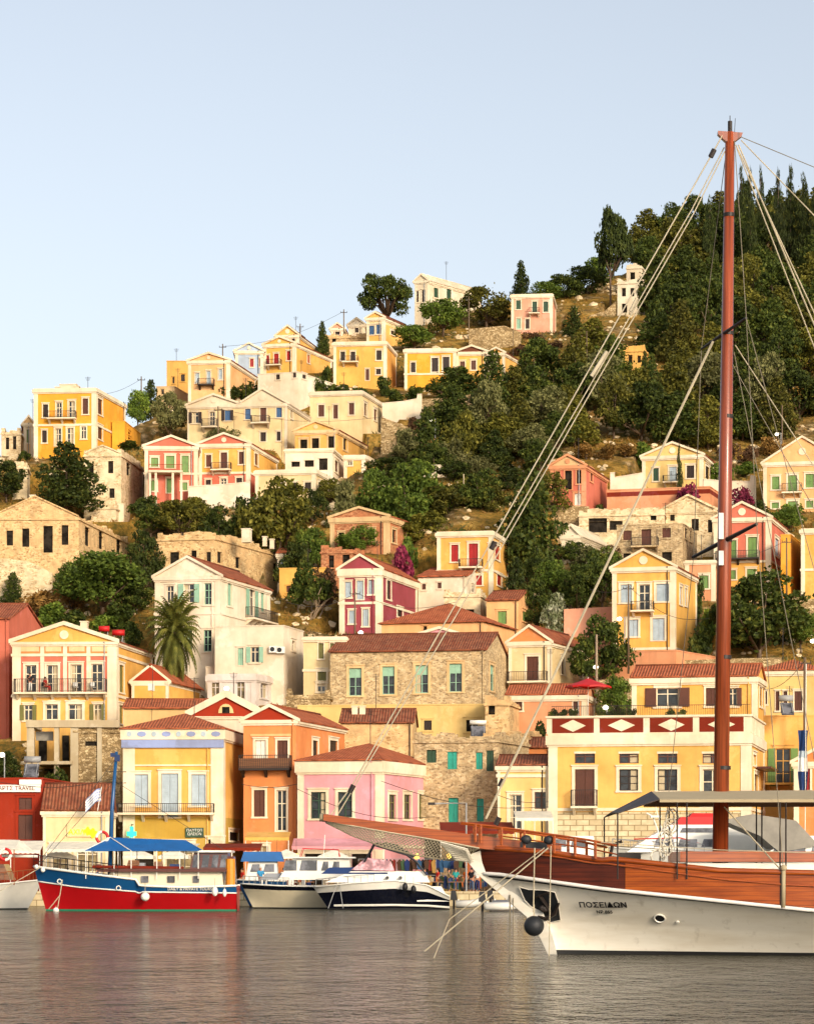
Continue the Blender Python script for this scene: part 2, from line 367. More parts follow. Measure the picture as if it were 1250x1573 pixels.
def H(label, x, b, e, a=None, r='gable', w='yel', t='wht', W='', SW='', B=(), SB=(), D=None, dep=8, side='R', n='house', cat='house', rc='tile',
      bands=(), band=None, segs=None, trim=True, ocu=True, pedm=None, chim=(), group=None, skew=.6, z0=None, lowext=5, flatback=True, corn=.38, pil=.4, pad=True, cthick=None, bandside=True):
    global NH; NH += 1
    D = D or Dof(b); xl, xn, xs = x
    rr = lambda px: (px - 625) / F
    N = Vector((rr(xn) * D, D))
    # side direction: length dep, must project to xs
    if side == 'R': xside, xfar = xs, xl
    else: xside, xfar = xl, xs; 
    best = 0
    sg = 1 if side == 'R' else -1
    for i in range(900):
        th = R(sg * i * .1 - 12 * sg); S = N + Vector((math.sin(th), math.cos(th))) * dep
        if (625 + F * S.x / S.y - xside) * sg >= 0: best = th; break
    th = best; S = N + Vector((math.sin(th), math.cos(th))) * dep
    base_th = math.atan(rr(xn)); tf = base_th + (th - base_th) * skew
    tf = max(-R(25), min(R(25), tf))
    e1 = Vector((-math.cos(tf), math.sin(tf))) * sg
    den = e1.x - rr(xfar) * e1.y; s_ = (rr(xfar) * N.y - N.x) / den
    FF = N + e1 * s_; G = FF + (S - N)
    if side == 'R': ff, sf = Face(FF, N), Face(N, S); bk = Face(S, G); ot = Face(G, FF)
    else: ff, sf = Face(N, FF), Face(S, N); bk = Face(G, S); ot = Face(FF, G)
    # (left/right walls in order: front, side, back, other)
    zb = CAMZ + (HOR - b) / F * D if z0 is None else z0; ze = CAMZ + (HOR - e) / F * D
    ctr = (N + FF + S + G) / 4
    root = thing(n, label, cat, (ctr.x, ctr.y, zb), group)
    if pad: PADS.append(([FF, N, S, G] if side == 'R' else [N, FF, G, S], zb, dep))
    def rects(f, L):
        out = []
        for q, st in L:
            (u0, za_), (u1, zb_) = f.hit(q[0], (q[1] + q[3]) / 2), f.hit(q[2], (q[1] + q[3]) / 2)
            zt_, zl_ = f.hit((q[0]+q[2])/2, q[1])[1], f.hit((q[0]+q[2])/2, q[3])[1]
            u0, u1 = max(.03, u0), min(f.L - .03, u1)
            if u1 - u0 < .15 or zt_ > ze + 3: continue
            out.append(((u0, u1, zl_, min(zt_, ze - .03)), st))
        return out
    fr, sr = rects(ff, parse(W)), rects(sf, parse(SW))
    zlow = zb - lowext
    cuts = sorted({zlow, ze} | {min(max(CAMZ + (HOR - y) / F * D, zlow), ze) for q in bands for y in q[:2]})
    mats = {}
    for i in range(len(cuts) - 1):
        zm = (cuts[i] + cuts[i+1]) / 2; mt = w
        for q in bands:
            if CAMZ + (HOR - q[1]) / F * D < zm < CAMZ + (HOR - q[0]) / F * D: mt = q[2]
        mats.setdefault(mt, []).append((cuts[i], cuts[i+1]))
    segz = []
    if r == 'gable':
        if segs: 
            for (xa, xb, xc, ya) in segs:
                segz.append((ff.hit(xa, e)[0], ff.hit(xb, e)[0], ff.hit(xc, ya)[0], ff.hit(xc, ya)[1]))
        else:
            ucen = ff.L / 2; pc = ff.q(ucen, 0); segz = [(0, ff.L, ucen, CAMZ + (HOR - a) / F * pc[1])]
    if not bandside: mats.setdefault(w, [])
    for mt, zz in mats.items():
        mb = MB()
        if not bandside and mt == w:
            sf.wall(mb, zlow, ze, [q for q, st in sr]); bk.wall(mb, zlow, ze, []); ot.wall(mb, zlow, ze, [])
        for c0, c1 in zz:
            ff.wall(mb, c0, c1, [q for q, st in fr])
            if not bandside: continue
            sf.wall(mb, c0, c1, [q for q, st in sr])
            bk.wall(mb, c0, c1, []); ot.wall(mb, c0, c1, [])
        if mt == w or len(mats) == 1:
            if r == 'gside':
                zr = CAMZ + (HOR - a) / F * ctr.y
                for f_ in (sf, ot): mb.poly([f_.q(0, ze), f_.q(f_.L, ze), f_.q(f_.L / 2, zr)])
            if r == 'gable' and not pedm:
                for (ua, ub, uc, za) in segz: mb.poly([ff.q(ua, ze), ff.q(ub, ze), ff.q(uc, za)])
            for (ua, ub, uc, za) in segz:
                o_ = (S - N); mb.poly([tuple(Vector(ff.q(u_, z_)) + Vector((o_.x, o_.y, 0))) for u_, z_ in ((ub, ze), (ua, ze), (uc, za))])
            if r in ('flat', 'ruin'):
                zr = ze - (.55 if r == 'flat' else .9)
                i_ = .3
                mb.poly([(q.x, q.y, zr) for q in (ff.P0, sf.P0 if side == 'R' else ff.P0 + ff.e * ff.L, bk.P0, ot.P0)]) if side == 'R' else mb.poly([(q[0], q[1], zr) for q in (N, FF, G, S)])
        mb.build('wall' if mt == w else 'coloured_wall_band', mt, root)
    if pedm and r == 'gable':
        p = MB()
        for (ua, ub, uc, za) in segz: p.poly([ff.q(ua, ze), ff.q(ub, ze), ff.q(uc, za)])
        p.build('pediment', pedm, root)
    # roofs
    if r == 'gable':
        mb = MB(); o_ = Vector(((S - N).x, (S - N).y, 0)); oh = .28; od = o_.normalized()
        for i, (ua, ub, uc, za) in enumerate(segz):
            for (ue, sgn) in ((ua, -1), (ub, 1)):
                sl_ = (za - ze) / max(.1, abs(uc - ue)); x_ = oh if (ue < .1 or ue > ff.L - .1) else 0
                p0 = Vector(ff.q(ue + sgn * x_, ze - sl_ * x_ + .03, -.02)); p1 = p0 + o_ + od * .2
                q0 = Vector(ff.q(uc, za + .03, -.02)); q1 = q0 + o_ + od * .2
                slab(mb, (p0, p1, q1, q0))
        rf = mb.build('roof', rc, root); c = MB()
        for (ua, ub, uc, za) in segz: q_ = Vector(ff.q(uc, za + .16, -.1)); c.tube([q_, q_ + o_], .13, 6)
        c.build('ridge_tiles', rc, rf, True)
        if trim:
            c = MB()
            for (ua, ub, uc, za) in segz:
                h_ = cthick or .26
                for ue, sgn in ((ua, -1), (ub, 1)):
                    sl_ = (za - ze) / max(.1, abs(uc - ue)); x_ = .3
                    ff.rake(c, (ue + sgn * x_, ze - sl_ * x_ - .02), (uc, za - .02), h_, -.05, .24)
            c.build('raking_cornice', t, root)
            if ocu:
                for (ua, ub, uc, za) in segz:
                    c = MB(); zc = ze + (za - ze) * .42; rr_ = min(.42, (za - ze) * .26)
                    P = [ff.q(uc + rr_ * math.cos(i * math.pi / 8), zc + rr_ * math.sin(i * math.pi / 8), .0) for i in range(16)]
                    c.prism(P, [tuple(Vector(q) + ff.n * .07) for q in P]); c.build('round_vent', t, root)
    elif r == 'gside':
        mb = MB(); zr = CAMZ + (HOR - a) / F * ctr.y; oh = .25
        A0 = Vector(ff.q(-.15, ze, .25)); A1 = Vector(ff.q(ff.L + .15, ze, .25)); h2 = (S - N) / 2; o_ = Vector((h2.x, h2.y, 0))
        Z = Vector((0, 0, zr - ze)); q0 = Vector(ff.q(-.15, ze)) + o_ + Z; q1 = Vector(ff.q(ff.L + .15, ze)) + o_ + Z
        up = Vector((0, 0, .03)); slab(mb, (A0 + up, A1 + up, q1 + up, q0 + up))
        B0 = Vector(ff.q(-.15, ze, 0)) + o_ * 2 + od_(o_) * .25; B1 = Vector(ff.q(ff.L + .15, ze, 0)) + o_ * 2 + od_(o_) * .25
        slab(mb, (B1 + up, B0 + up, q0 + up, q1 + up)); rf = mb.build('roof', rc, root); c = MB(); c.tube([q0 + up * 4, q1 + up * 4], .13, 6); c.build('ridge_tiles', rc, rf, True)
    elif r == 'hip':
        mb = MB(); zr = CAMZ + (HOR - a) / F * ctr.y; oh = .3
        c3 = Vector((ctr.x, ctr.y, zr)); C = []
        for q in ([FF, N, S, G] if side == 'R' else [N, FF, G, S]):
            d_ = (q - ctr).normalized() * oh * 1.3; C.append(Vector((q.x + d_.x, q.y + d_.y, ze + .02)))
        wL, dL = (C[1] - C[0]).length, (C[2] - C[1]).length
        if wL > dL * 1.15:
            k_ = (wL - dL) / 2 / wL * .9; m0 = c3 - (C[1] - C[0]) * k_; m1 = c3 + (C[1] - C[0]) * k_
            slab(mb, (C[0], C[1], m1, m0), .1); slab(mb, (C[2], C[3], m0, m1), .1); slab(mb, (C[1], C[2], m1, m1), .1); slab(mb, (C[3], C[0], m0, m0), .1)
        else:
            for i in range(4): slab(mb, (C[i], C[(i+1) % 4], c3, c3), .1)
        mb.build('roof', rc, root)
    elif r == 'ruin':
        mb = MB()
        rg = random.Random(NH * 31)
        for f_ in (ff, sf, bk, ot):
            u = 0; h = rg.uniform(.0, .5)
            while u < f_.L:
                u2 = min(f_.L, u + rg.uniform(.25, .8)); h = max(0, min(.55, h + rg.uniform(-.3, .3))); h2 = max(0, h + rg.uniform(-.1, .1))
                f_.rake(mb, (u, ze - .01), (u2, ze - .01), .02, -.45, -.004)
                mb.prism([f_.q(u, ze - .3, -.45), f_.q(u2, ze - .3, -.45), f_.q(u2, ze + h2, -.45), f_.q(u, ze + h, -.45)],
                         [f_.q(u, ze - .3, -.006), f_.q(u2, ze - .3, -.006), f_.q(u2, ze + h2, -.006), f_.q(u, ze + h, -.006)])
                u = u2
        mb.build('broken_wall_top', w, root)
        c = MB(); ff.box(c, -.1, ff.L + .1, ze - .34, ze - .14, -.05, .13); sf.box(c, -.09, sf.L + .09, ze - .343, ze - .143, -.05, .145); c.build('worn_cornice', w, root)
        if a:
            p = MB(); uc, za = ff.L / 2, CAMZ + (HOR - a) / F * ff.q(ff.L/2, 0)[1]
            p.prism([ff.q(.1, ze, 0), ff.q(ff.L - .1, ze, 0), ff.q(uc, za, 0)], [ff.q(.1, ze, -.45), ff.q(ff.L - .1, ze, -.45), ff.q(uc, za, -.45)])
            p.build('gable', w, root)
            c = MB()
            for ue in (0, ff.L): ff.rake(c, (ue, ze), (uc, za), .16, -.3, .12)
            c.build('raking_cornice', w, root)
    if trim:
        c = MB()
        ff.box(c, -.19, ff.L + .19, ze - corn, ze - .004, -.04, .2); ff.box(c, -.1, ff.L + .1, ze - corn - .14, ze - corn, -.04, .11)
        sf.box(c, -.18, sf.L + .17, ze - corn + .003, ze - .008, -.04, .215); sf.box(c, -.09, sf.L + .08, ze - corn - .13, ze - corn + .003, -.04, .12)
        if r == 'flat': 
            ff.box(c, -.02, ff.L + .02, ze - .004, ze + .12, -.3, .1); sf.box(c, .06, sf.L + .02, ze - .003, ze + .115, -.3, .112)
        for y_ in ([band] if isinstance(band, (int, float)) else (band or [])):
            zz = CAMZ + (HOR - y_) / F * D
            ff.box(c, -.1, ff.L + .1, zz - .12, zz + .12, -.04, .09); sf.box(c, -.08, sf.L + .1, zz - .118, zz + .118, -.04, .105)
        c.build('cornice', t, root)
        if pil:
            zt = ze - corn - .14
            for f_, a_ in ((ff, (0, pil, zlow, zt, -.04, .062)), (ff, (ff.L - pil, ff.L + .05, zlow, zt, -.04, .06)), (sf, (-.04, pil * .9, zlow, zt, -.04, .075)), (sf, (sf.L - pil * .9, sf.L + .01, zlow, zt, -.04, .072))):
                c = MB(); f_.box(c, *a_); c.build('corner_pilaster', t, root)
    if r in ('gable', 'hip', 'gside') and not cat == 'x':
        c = MB(); f_ = ff; u_ = ff.L - (pil if trim else 0) - .25; c.tube([f_.q(u_, zlow, .09), f_.q(u_, ze - .2, .09), f_.q(u_, ze - .02, .3)], .05, 6); c.build('downpipe', VR.choice(['iron', w, 'steel']), root)
    if r != 'ruin' and VR.random() < .4:
        c = MB(); b_ = Vector((ctr.x + VR.uniform(-1, 1), ctr.y, ze - .3)); h_ = 2.6 + VR.random() * 1.2 + (1.0 if r != 'flat' else 0); c.tube([b_, b_ + Vector((0, 0, h_))], .03, 5)
        for q_ in range(4): c.tube([b_ + Vector((-.35 + .05 * q_, 0, h_ - .1 - .12 * q_)), b_ + Vector((.35 - .05 * q_, 0, h_ - .1 - .12 * q_))], .014, 4)
        c.build('aerial', 'iron', root)
    if not trim and r == 'flat':
        c = MB(); ff.box(c, -.04, ff.L + .04, ze - .004, ze + .1, -.3, .05); sf.box(c, .02, sf.L + .03, ze - .003, ze + .095, -.3, .06); c.build('coping', w, root)
    for q, st in fr: window(root, ff, q, st, t if trim else (t if t != 'wht' else w))
    for q, st in sr: window(root, sf, q, st, t if trim else (t if t != 'wht' else w))
    for q in B: balcony(root, ff, q, q[4] if len(q) > 4 else t, q[5] if len(q) > 5 else 'iron')
    for q in SB: balcony(root, sf, q, t)
    for (cx, cy0, cy1, cw) in chim:         # chimneys: centre px, top py, bottom py, width px
        u_, zt_ = ff.hit(cx, cy0); zl_ = ff.hit(cx, cy1)[1]; wv = cw / F * D
        mb = MB(); ff.box(mb, u_ - wv/2, u_ + wv/2, zl_, zt_, -1.6 - wv, -1.6); ff.box(mb, u_ - wv/2 - .06, u_ + wv/2 + .06, zt_, zt_ + .1, -1.66 - wv, -1.54)
        mb.build('chimney', t, root)
    root['_f'] = 0
    MISC[label] = (ff, sf, ze, zb, root)
    return root
def od_(v): return v.normalized()
def gwall(label, pts, b_top, b_bot, mat, D=None, th=.5, name='garden_wall', cat='wall', group=None):
    """free-standing wall from (px, top py, bottom py) points"""
    D0 = D or Dof(b_bot)
    P = [at(p[0], p[1], D0 + (p[3] if len(p) > 3 else 0)) for p in pts]; Q = [at(p[0], p[2], D0 + (p[3] if len(p) > 3 else 0)) for p in pts]
    c = sum(P, Vector()) / len(P); zb = min(q.z for q in Q)
    o = thing(name, label, cat, (c.x, c.y, zb), group); mb = MB()
    for i in range(len(P) - 1):
        for z in (0,):
            a0, a1 = P[i], P[i+1]; b0, b1 = Q[i], Q[i+1]; t_ = Vector((0, th, 0)); dn = Vector((0, 0, -2.5))
            mb.prism([b0 + dn, b1 + dn, a1, a0], [b0 + dn + t_, b1 + dn + t_, a1 + t_, a0 + t_])
    mb.build('wall', mat, o)
    if mat in ('white', 'wht', 'oldwhite'):
        cp = MB()
        for i in range(len(P) - 1):
            a0, a1 = P[i], P[i+1]; cp.prism([a0 + Vector((0, -.06, .002)), a1 + Vector((0, -.06, .002)), a1 + Vector((0, -.06, .1)), a0 + Vector((0, -.06, .1))],
                     [a0 + Vector((0, th+.06, .002)), a1 + Vector((0, th+.06, .002)), a1 + Vector((0, th+.06, .1)), a0 + Vector((0, th+.06, .1))])
        cp.build('coping', mat, o)
    return o
# ------------------------------------------------------------------ the town, hilltop first
H('white two-storey house on the hilltop with a long bare side wall', (637, 657, 738), 476, 428, 426, w='palew', trim=True, pil=.3, a=None or 425, r='gable', dep=12, skew=.5, rc='tileold',
  W='640,448,645,466,k;648,446,652,464,k', SW='666,442,673,457,m;685.5,444,693,459,m;720,446,728,458,m')if 0 else None
H('white two-storey house on the hilltop with a long bare side wall', (637, 657, 738), 478, 430, 422, w='palew', pil=.3, dep=13, skew=.5, ocu=False, rc='palew',
  W='639,447,643,464,k;648,445,653,464,k', SW='666,442,673,457,m;685.5,444,693,459,m;720,446,728,458,m')
H('pink two-storey house with a flat roof at the top right of the village', (785, 848, 853), 511, 452, r='flat', w='pinky', dep=8,
  W='792.5,461,799.5,475,m;817.5,463,824.5,482,md;834.5,463,842,479,m;793.5,489,799.5,505,p;807,490,813,505,k', B=[(812, 474, 829, 483)])
H('roofless white ruin among the pines below the tall bare trunk', (948, 978, 990), 489, 432, r='ruin', w='palew', trim=False, W='955,442,961,455,oq;968,442,974,455,oq;955,466,963,480,oq', dep=7)
H('stepped white ruin wall rising behind the roofless white ruin', (962, 986, 992), 470, 409, r='ruin', w='palew', trim=False, W='968,418,975,429,oq', dep=5, D=405, pad=False)
H('yellow ruined house half hidden in the dark pines', (957, 990, 1000), 575, 536, r='ruin', w='oldyel', trim=False, W='965,545,971,557,oq;979,546,984,557,oq', dep=6, D=345)
H('small cream ruin in the forest right of the mast', (1128, 1152, 1162), 434, 414, r='ruin', w='ruinpale', trim=False, dep=5, W='1137,420,1142,428,oq')
H('small white house with a blue balcony loggia and yellow front', (563, 590, 636), 528, 487, 480, w='yel2', dep=10, W='566,500,575,514,u;578,498,585.5,513,u', SW='600,508,605,514,k', rc='tileold', ocu=False, bands=[(480, 497, 'cream2')])
H('tiny pale gabled house left of the blue loggia house', (535, 560, 566), 520, 498, 489, w='palew', dep=6, W='545,503,551,511,k', ocu=False, D=395, rc='tileold')
H('small pinkish gabled house on the skyline above the flat yellow house', (508, 528, 534), 520, 504, 497, w='pinky', dep=6, W='515,507,521,514,k', ocu=False, D=392)
H('crumbling stone wall of a ruin above the flat yellow house', (492, 575, 590), 533, 515, r='ruin', w='ruin', trim=False, dep=6, W='510,518,516,526,oq', D=380)
H('yellow gabled house on the skyline behind the house with red shutters', (424, 459, 485), 545, 514, 501, w='yel2', dep=9, W='436,520,441,530,b;448,519,453,529,b', D=372, rc='tileold')
H('flat-roofed yellow house with two windows left and a balcony', (512, 593, 608), 586, 525, r='flat', w='yel', dep=8,
  W='523,540,530,553.5,k;538.6,540,545.6,557,kd;578,538,586,553,k;561.5,567,567,584,bd;577.6,566.6,585,575,k', B=[(526, 549, 551, 558, 'wht')])
H('golden terraced house with a reddish parapet and projecting middle', (621, 700, 705), 584, 536, r='flat', w='gold', dep=7, band=574,
  W='631,556.6,638,572,k;663,549.6,673,571,k;680,548,690,570,k', t='wht')
H('low yellow house with a small red pediment beside the reddish parapet house', (700, 748, 753), 582, 540, 532, w='yel', dep=7, pedm='tileold', ocu=False,
  W='706.5,555,714,567,b;723.5,553.5,731,568,b')
H('last house of the yellow terrace, with a pale lean-to gable', (750, 774, 806), 584, 541, 535, w='yel2', dep=9, ocu=False, W='754,552,762,567,k', pil=.25, rc='tileold')
H('pale blue gabled house joined to the house with red shutters', (361, 404, 407), 569, 539, 528, w='blue', dep=7, W='384,551,389.6,563.6,r;398,550,403,563,r')
H('yellow gabled house with dark red shutters above a white basement', (405, 453, 509), 569, 527, 518, w='yel', dep=12, rc='tileold',
  W='407.6,545.6,413.6,561,r;421,543,428,561,rd;440.5,539,446.5,553.5,r', SW='472,545,475.5,557.6,r', B=[(411, 555, 433, 563)])
H('long white basement house under the red-shuttered house', (396, 458, 511), 596, 572, r='flat', w='white', dep=9, D=338, trim=False, W='424,575,430,583,k;450,572,455,580,k', SW='464,574,470,582,k')
H('peach gabled house with pale blue windows and a black balcony', (289, 352, 392), 616, 553, 543, w='peach', dep=12,
  W='300,573,306,588,l;317.6,570,323.6,590,ld;335.6,567,341.6,583,l', B=[(305, 583, 330, 593, 'iron')], rc='tileold')
H('long ochre flat-roofed house behind the peach gabled house', (256, 290, 300), 600, 555, r='flat', w='oldyel', dep=9, D=352, W='265,579,268,589,k;278,575,284,586,k', trim=False)
H('low pale house stepping down left of the peach house', (240, 268, 289), 618, 594, r='flat', w='oldcream', trim=False, dep=6, D=344, W='248,598,252,606,k')
H('three-storey orange and white mansion at the upper left with a black balcony', (52, 147, 192), 705, 597, r='flat', w='gold', dep=11, band=652, pil=.5,
  W='66,621,74,641,k;86.5,618,95,643,gdk;105.5,616,115,642,gdk;127,612,135.5,636,b;64.7,661,72,680,k;84.5,658,94,685,gdk;103,657,113,683,gdk;124.5,655,132.5,674,g',
  SW='150,613,157,637,b;150,655,157,675,b', B=[(74, 633, 118, 645, 'wht')], chim=[(100, 587, 598, 26), (84, 591, 598, 8), (113, 590, 598, 8)])
H('yellow annex stepping down from the side of the orange mansion', (172, 192, 216), 700, 648, r='flat', w='gold', trim=False, dep=9, D=316, SW='196,664,200,668,o;196,672,200,676,o')
H('narrow cream house squeezed left of the orange mansion', (36, 52, 56), 705, 650, 640, w='oldcream', dep=8, D=320, W='41,660,45,680,n', ocu=False)
H('roofless grey stone shell at the far left skyline', (2, 32, 38), 712, 664, r='ruin', w='ruinpale', trim=False, dep=7, W='9,672,14,690,oq;20,670,25,690,oq', D=316)
H('narrow ruined stone tower below the far left shell', (19, 42, 46), 765, 716, r='ruin', w='ruinpale', trim=False, dep=5, W='29,722,35,740,oq')
H('long cream double-gabled house with two balconies', (288, 440, 474), 692, 619, r='gable', w='cream2', t='palew', pedm='palew', dep=10, segs=[(288, 368, 328, 607), (368, 440, 403, 598)], rc='palew', pil=.25,
  W='295,633,305,650,gxk;322,632.6,330,653,gdk;345,630,354,646,uxk;376.6,628,385,644,u;400,626,409,647,bd;424.5,624.6,433.5,641,u;400,664,408.6,678,kda;425,663,431,677,k',
  SW='446,627,449,643,b', B=[(311, 645, 335, 658), (387, 640, 415, 652)])
H('plain cream flat-roofed house right of the double-gabled house', (476, 556, 590), 662, 601, r='flat', w='cream2', dep=10, pil=0,
  W='489,622,498,640,b;512,622,519,643,bd;536,619,544,637,b', SW='559,620,563,639,b;574,629,578.5,646,b', t='palew')
H('ochre ruined house with a shallow stone pediment', (453, 517, 561), 703, 660, 648, w='oldyel', dep=12, W='461,675,472,696,o;479,673,490,695,o;504,670,513,688,o', SW='527,673,533,692,o', rc='tileold', t='oldcream', pil=0)
H('white house with three dark arched openings below the ochre ruin', (438, 511, 530), 730, 690, r='flat', w='white', dep=8, W='447.6,709,460.5,717,oqa;468,707,482,717,oqa;490,704,503,722,oqa', SW='514,708,519,726,b', pil=0, corn=.2)
H('small yellow house with a terrace beside the white arches', (528, 560, 584), 728, 700, r='flat', w='yel', dep=7, W='534,706,541,715,g', SW='565,707,572,713,k', D=307)
H('coral pedimented house with a columned porch and green shutters', (222, 303, 306), 768, 686, 671, w='coral', dep=10, pedm='coral', band=728,
  W='232,703,243,717,n;255,700,268,719,nd;279,700,290,726,n;232,738,241,754,n;256,735,264,757,nda;278,741,288,753,n', ocu=False)
H('yellow and coral pedimented house with a brown balcony', (305, 383, 425), 752, 681, 667, w='yel', dep=12, pedm='coral', bands=[(727, 900, 'coral')], band=726,
  W='316.5,699,324.7,717,b;339,695,349,719,bda;367,694,374.6,713,b;316,737,324,751,k;339,735,348,750,ga;363,734,372,748,k', SW='391,697,396,715,b', B=[(325, 712, 356, 724)])
gwall('high white terrace wall under the yellow and coral house', [(289, 748, 784), (340, 745, 790), (384, 741, 784)], 0, 768, 'white', D=294, name='terrace_wall')
H('cream terrace house with a white balustrade below the white arches', (392, 484, 517), 778, 722, r='flat', w='cream2', dep=9, W='430,742,438,755,k;447,741,456,754,k;468,741,478,753,k', SW='488.6,741,493,758,k;500,744,503,759,k', SB=[(486, 757, 508, 764)], D=296)
H('roofless stone house with a small gable below the orange mansion', (129, 186, 220), 770, 697, 685, r='ruin', w='ruinpale', trim=False, dep=11, W='166,708,174,727,oq;137,712,144,730,oq;168,750,176,765,oq', SW='194.5,711,200,731,oq')
H('coral roofless house with an empty porch, right of the big pine', (845, 898, 932), 780, 714, 700, w='coral', pedm='oldcream', dep=11, W='853,724,860,744,o;867.6,723,878,752,od;885.5,722,894.5,743,o;882,758,896,776,w', SW='906,722,910,740,b', t='salmon', rc='tileold')
H('pale yellow gabled house behind a thin cypress', (986, 1079, 1103), 750, 698, 681, w='lemon', dep=10, W='1003,719,1011.5,739,m;1027.6,717,1039,742.6,ld;1054.5,715,1066,734.5,k', SW='1083,717,1089,737,k;1093,720,1096,737,k', B=[(1019, 734, 1043, 743)], t='wht')
gwall('white garden wall with a pillar left of the pale yellow house', [(937, 727, 755), (944, 727, 755), (944.5, 734, 755), (957, 732, 755), (987, 727, 752)], 0, 755, 'white', D=298)
gwall('white garden wall right of the pale yellow house', [(1080, 737, 758), (1120, 740, 758), (1152, 740, 757), (1153, 731, 757), (1161, 733, 757)], 0, 755, 'white', D=297)
H('long salmon terrace building with a red band under the pale yellow house', (932, 1090, 1104), 782, 748, r='flat', w='salmon', dep=5, bands=[(751, 758, 'brownred')], trim=False, D=292)
H('cream gabled house with green shutters at the right edge', (1172, 1292, 1300), 782, 707, 672, w='peach', dep=10, t='wht',
  W='1185.5,732,1197,752,n;1210,730,1224,756,nd;1237,728,1250,749,n;1265,728,1277,749,n;1185,772,1196,781,n;1210,770,1225,781,n;1238,769,1249,780,n', B=[(1201, 744, 1232, 759)])
H('long roofless stone house with a stone gable and black tarp', (889, 1020, 1026), 866, 787, r='ruin', w='ruinpale', trim=False, dep=8, D=284, W='999,785,1008,799,oq;904,796,932,818,oq;936,800,956,814,oq')
H('stone gabled ruin adjoining the long roofless stone house', (1016, 1098, 1106), 862, 782, 762, r='gable', w='ruinpale', t='ruinpale', pedm='ruinpale', dep=8, D=286, W='1029,790,1036,800,oq;1062,797,1073,815,oq;1087,798,1094,818,oq', rc='tileold', pil=0, ocu=False)
H('grey stone house with a balcony under the long roofless stone house', (947, 1048, 1070), 872, 805, r='flat', w='stone', trim=False, dep=9, D=272,
  W='957,815,970,830,b;985,813,1000,839,bd;1017,811,1030,826,b;957,850,969,864,oa;1016.5,848,1031.6,862,oa', SW='1051,812,1055,828,k;1059,816,1062,832,k', B=[(970, 827, 1011.5, 842, 'stone')])
H('white gabled house half hidden left of the stone balcony house', (862, 890, 932), 866, 822, 808, w='white', dep=10, SW='874,840,886,852,u;906,842,914,853,g', rc='palew', ocu=False)
H('red and yellow pedimented house behind the tall mast', (1096, 1183, 1206), 896, 794, 773, w='coral', pedm='coral', dep=10, bands=[(861, 1000, 'yel')], band=862,
  W='1103,829,1112,852,n;1122,830,1131,860,nd;1148.5,825,1162.6,860,nd;1120,876,1130,890,n;1147,874,1160,888,n', SW='1190,828,1196,855,l', B=[(1100, 848, 1167, 861, 'iron')], pil=.5)
H('plain orange-yellow house with a curved end right of the red house', (1199, 1214, 1233), 905, 822, r='flat', w='gold', dep=9, D=266, trim=False)
H('orange link house with one green shutter below the stone gable', (1052, 1098, 1102), 915, 862, r='flat', w='salmon', dep=7, W='1075,884,1088,904,n', D=262, corn=.2)
H('tall yellow house cut by the right edge of the view', (1230, 1300, 1310), 920, 812, r='flat', w='yel', dep=9, band=874, W='1262,830,1275,858,n')
H('tall ochre-yellow house with light blue shutters and a round gable vent', (940, 1036, 1069), 1002, 870, 846, w='yel', dep=10, pil=.45, band=996, lowext=1,
  W='953,898,970,926,l;981,898,998,938,gdl;1008,897,1027.4,924,l;964,952,980,978,l;1002,950,1020.4,984,ld', SW='1043.5,902,1047.5,929,l;1051.5,904,1055,931,l', B=[(970, 925, 1005, 941)])
gwall('coral garden wall left of the tall ochre-yellow house', [(866, 936, 976), (940, 932, 976)], 0, 975, 'pinky', D=254)
H('coral basement terrace under the tall ochre-yellow house', (905, 1038, 1102), 1024, 1000, r='flat', w='salmon', dep=9, trim=False, D=240)
H('cream gabled house with a red pediment and dark balcony door', (781, 845, 903), 1056, 985, 963, w='cream2', pedm='orange', dep=11, pil=.3, ocu=False,
  W='809,1008.6,827,1050,bd', SW='861.7,1009,866.5,1036,b;890,1016,894.5,1042,b', B=[(782, 1033, 842, 1050)])
H('low house with a red roof under the cream balcony house', (778, 900, 912), 1102, 1068, 1054, r='gside', w='salmon', dep=5, D=226, rc='tilered', W='790,1076,802,1092,b;880,1078,887,1090,b')
H('small peach house with a lime green shutter and red roof', (747, 796, 819), 965, 923, 910, r='gside', w='peach', dep=7, trim=False, W='764.5,939,778,959,n', SW='802,940,809,955,n')
H('yellow house with bright red shutters and a flat white-edged roof', (671, 756, 780), 905, 817, r='flat', w='yel', dep=8, pil=.4, band=876,
  W='693,837,704,863,r;720,835,734,873,rd;750,835,754,860,r;728,884,740,899,r', SW='760,838,767,860,r;763,884,770,900,r', B=[(706, 860, 742, 874)], t='wht')
H('roofless stone and red house with a shallow gable', (507, 596, 664), 850, 793, 781, w='ruinred', pedm='ruinred', dep=13, t='oldcream', rc='tilered', pil=.5, ocu=False, corn=.5,
  W='520,818,528.6,836,o;543,815.6,553,839,od;567,812,576,831.4,o', SW='602,814,608,834,o;624,818,631,836,o;646,822.5,652,838,o')
H('low red-brown ruined house in front of the roofless stone and red house', (493, 541, 560), 882, 845, r='ruin', w='ruinred', trim=False, dep=5, W='505,853,513,872,oq;526,852,537,874,oq', D=268)
H('crimson and white pedimented house with grey-blue shutters', (521, 585, 640), 973, 873, 854, w='crimson', pedm='crimson', dep=12, pil=.55, corn=.7, band=926, ocu=False, rc='tilered',
  W='530,894,539.4,918,l;548,892,558,921,ld;566,891,575,913,l;557,936,566,962,l;536,938,545,958,l', SW='594,892,600,921,k;610,936,618,948,k')
H('white house with a red roof and a gable end on the right', (642, 717, 757), 916, 886, 874, r='gside', w='white', dep=10, trim=False, W='648,897,654,906,b;672,895,678,904,b', SW='724,900,728,910,k;736,900,741,908,k', rc='tilered', D=264)
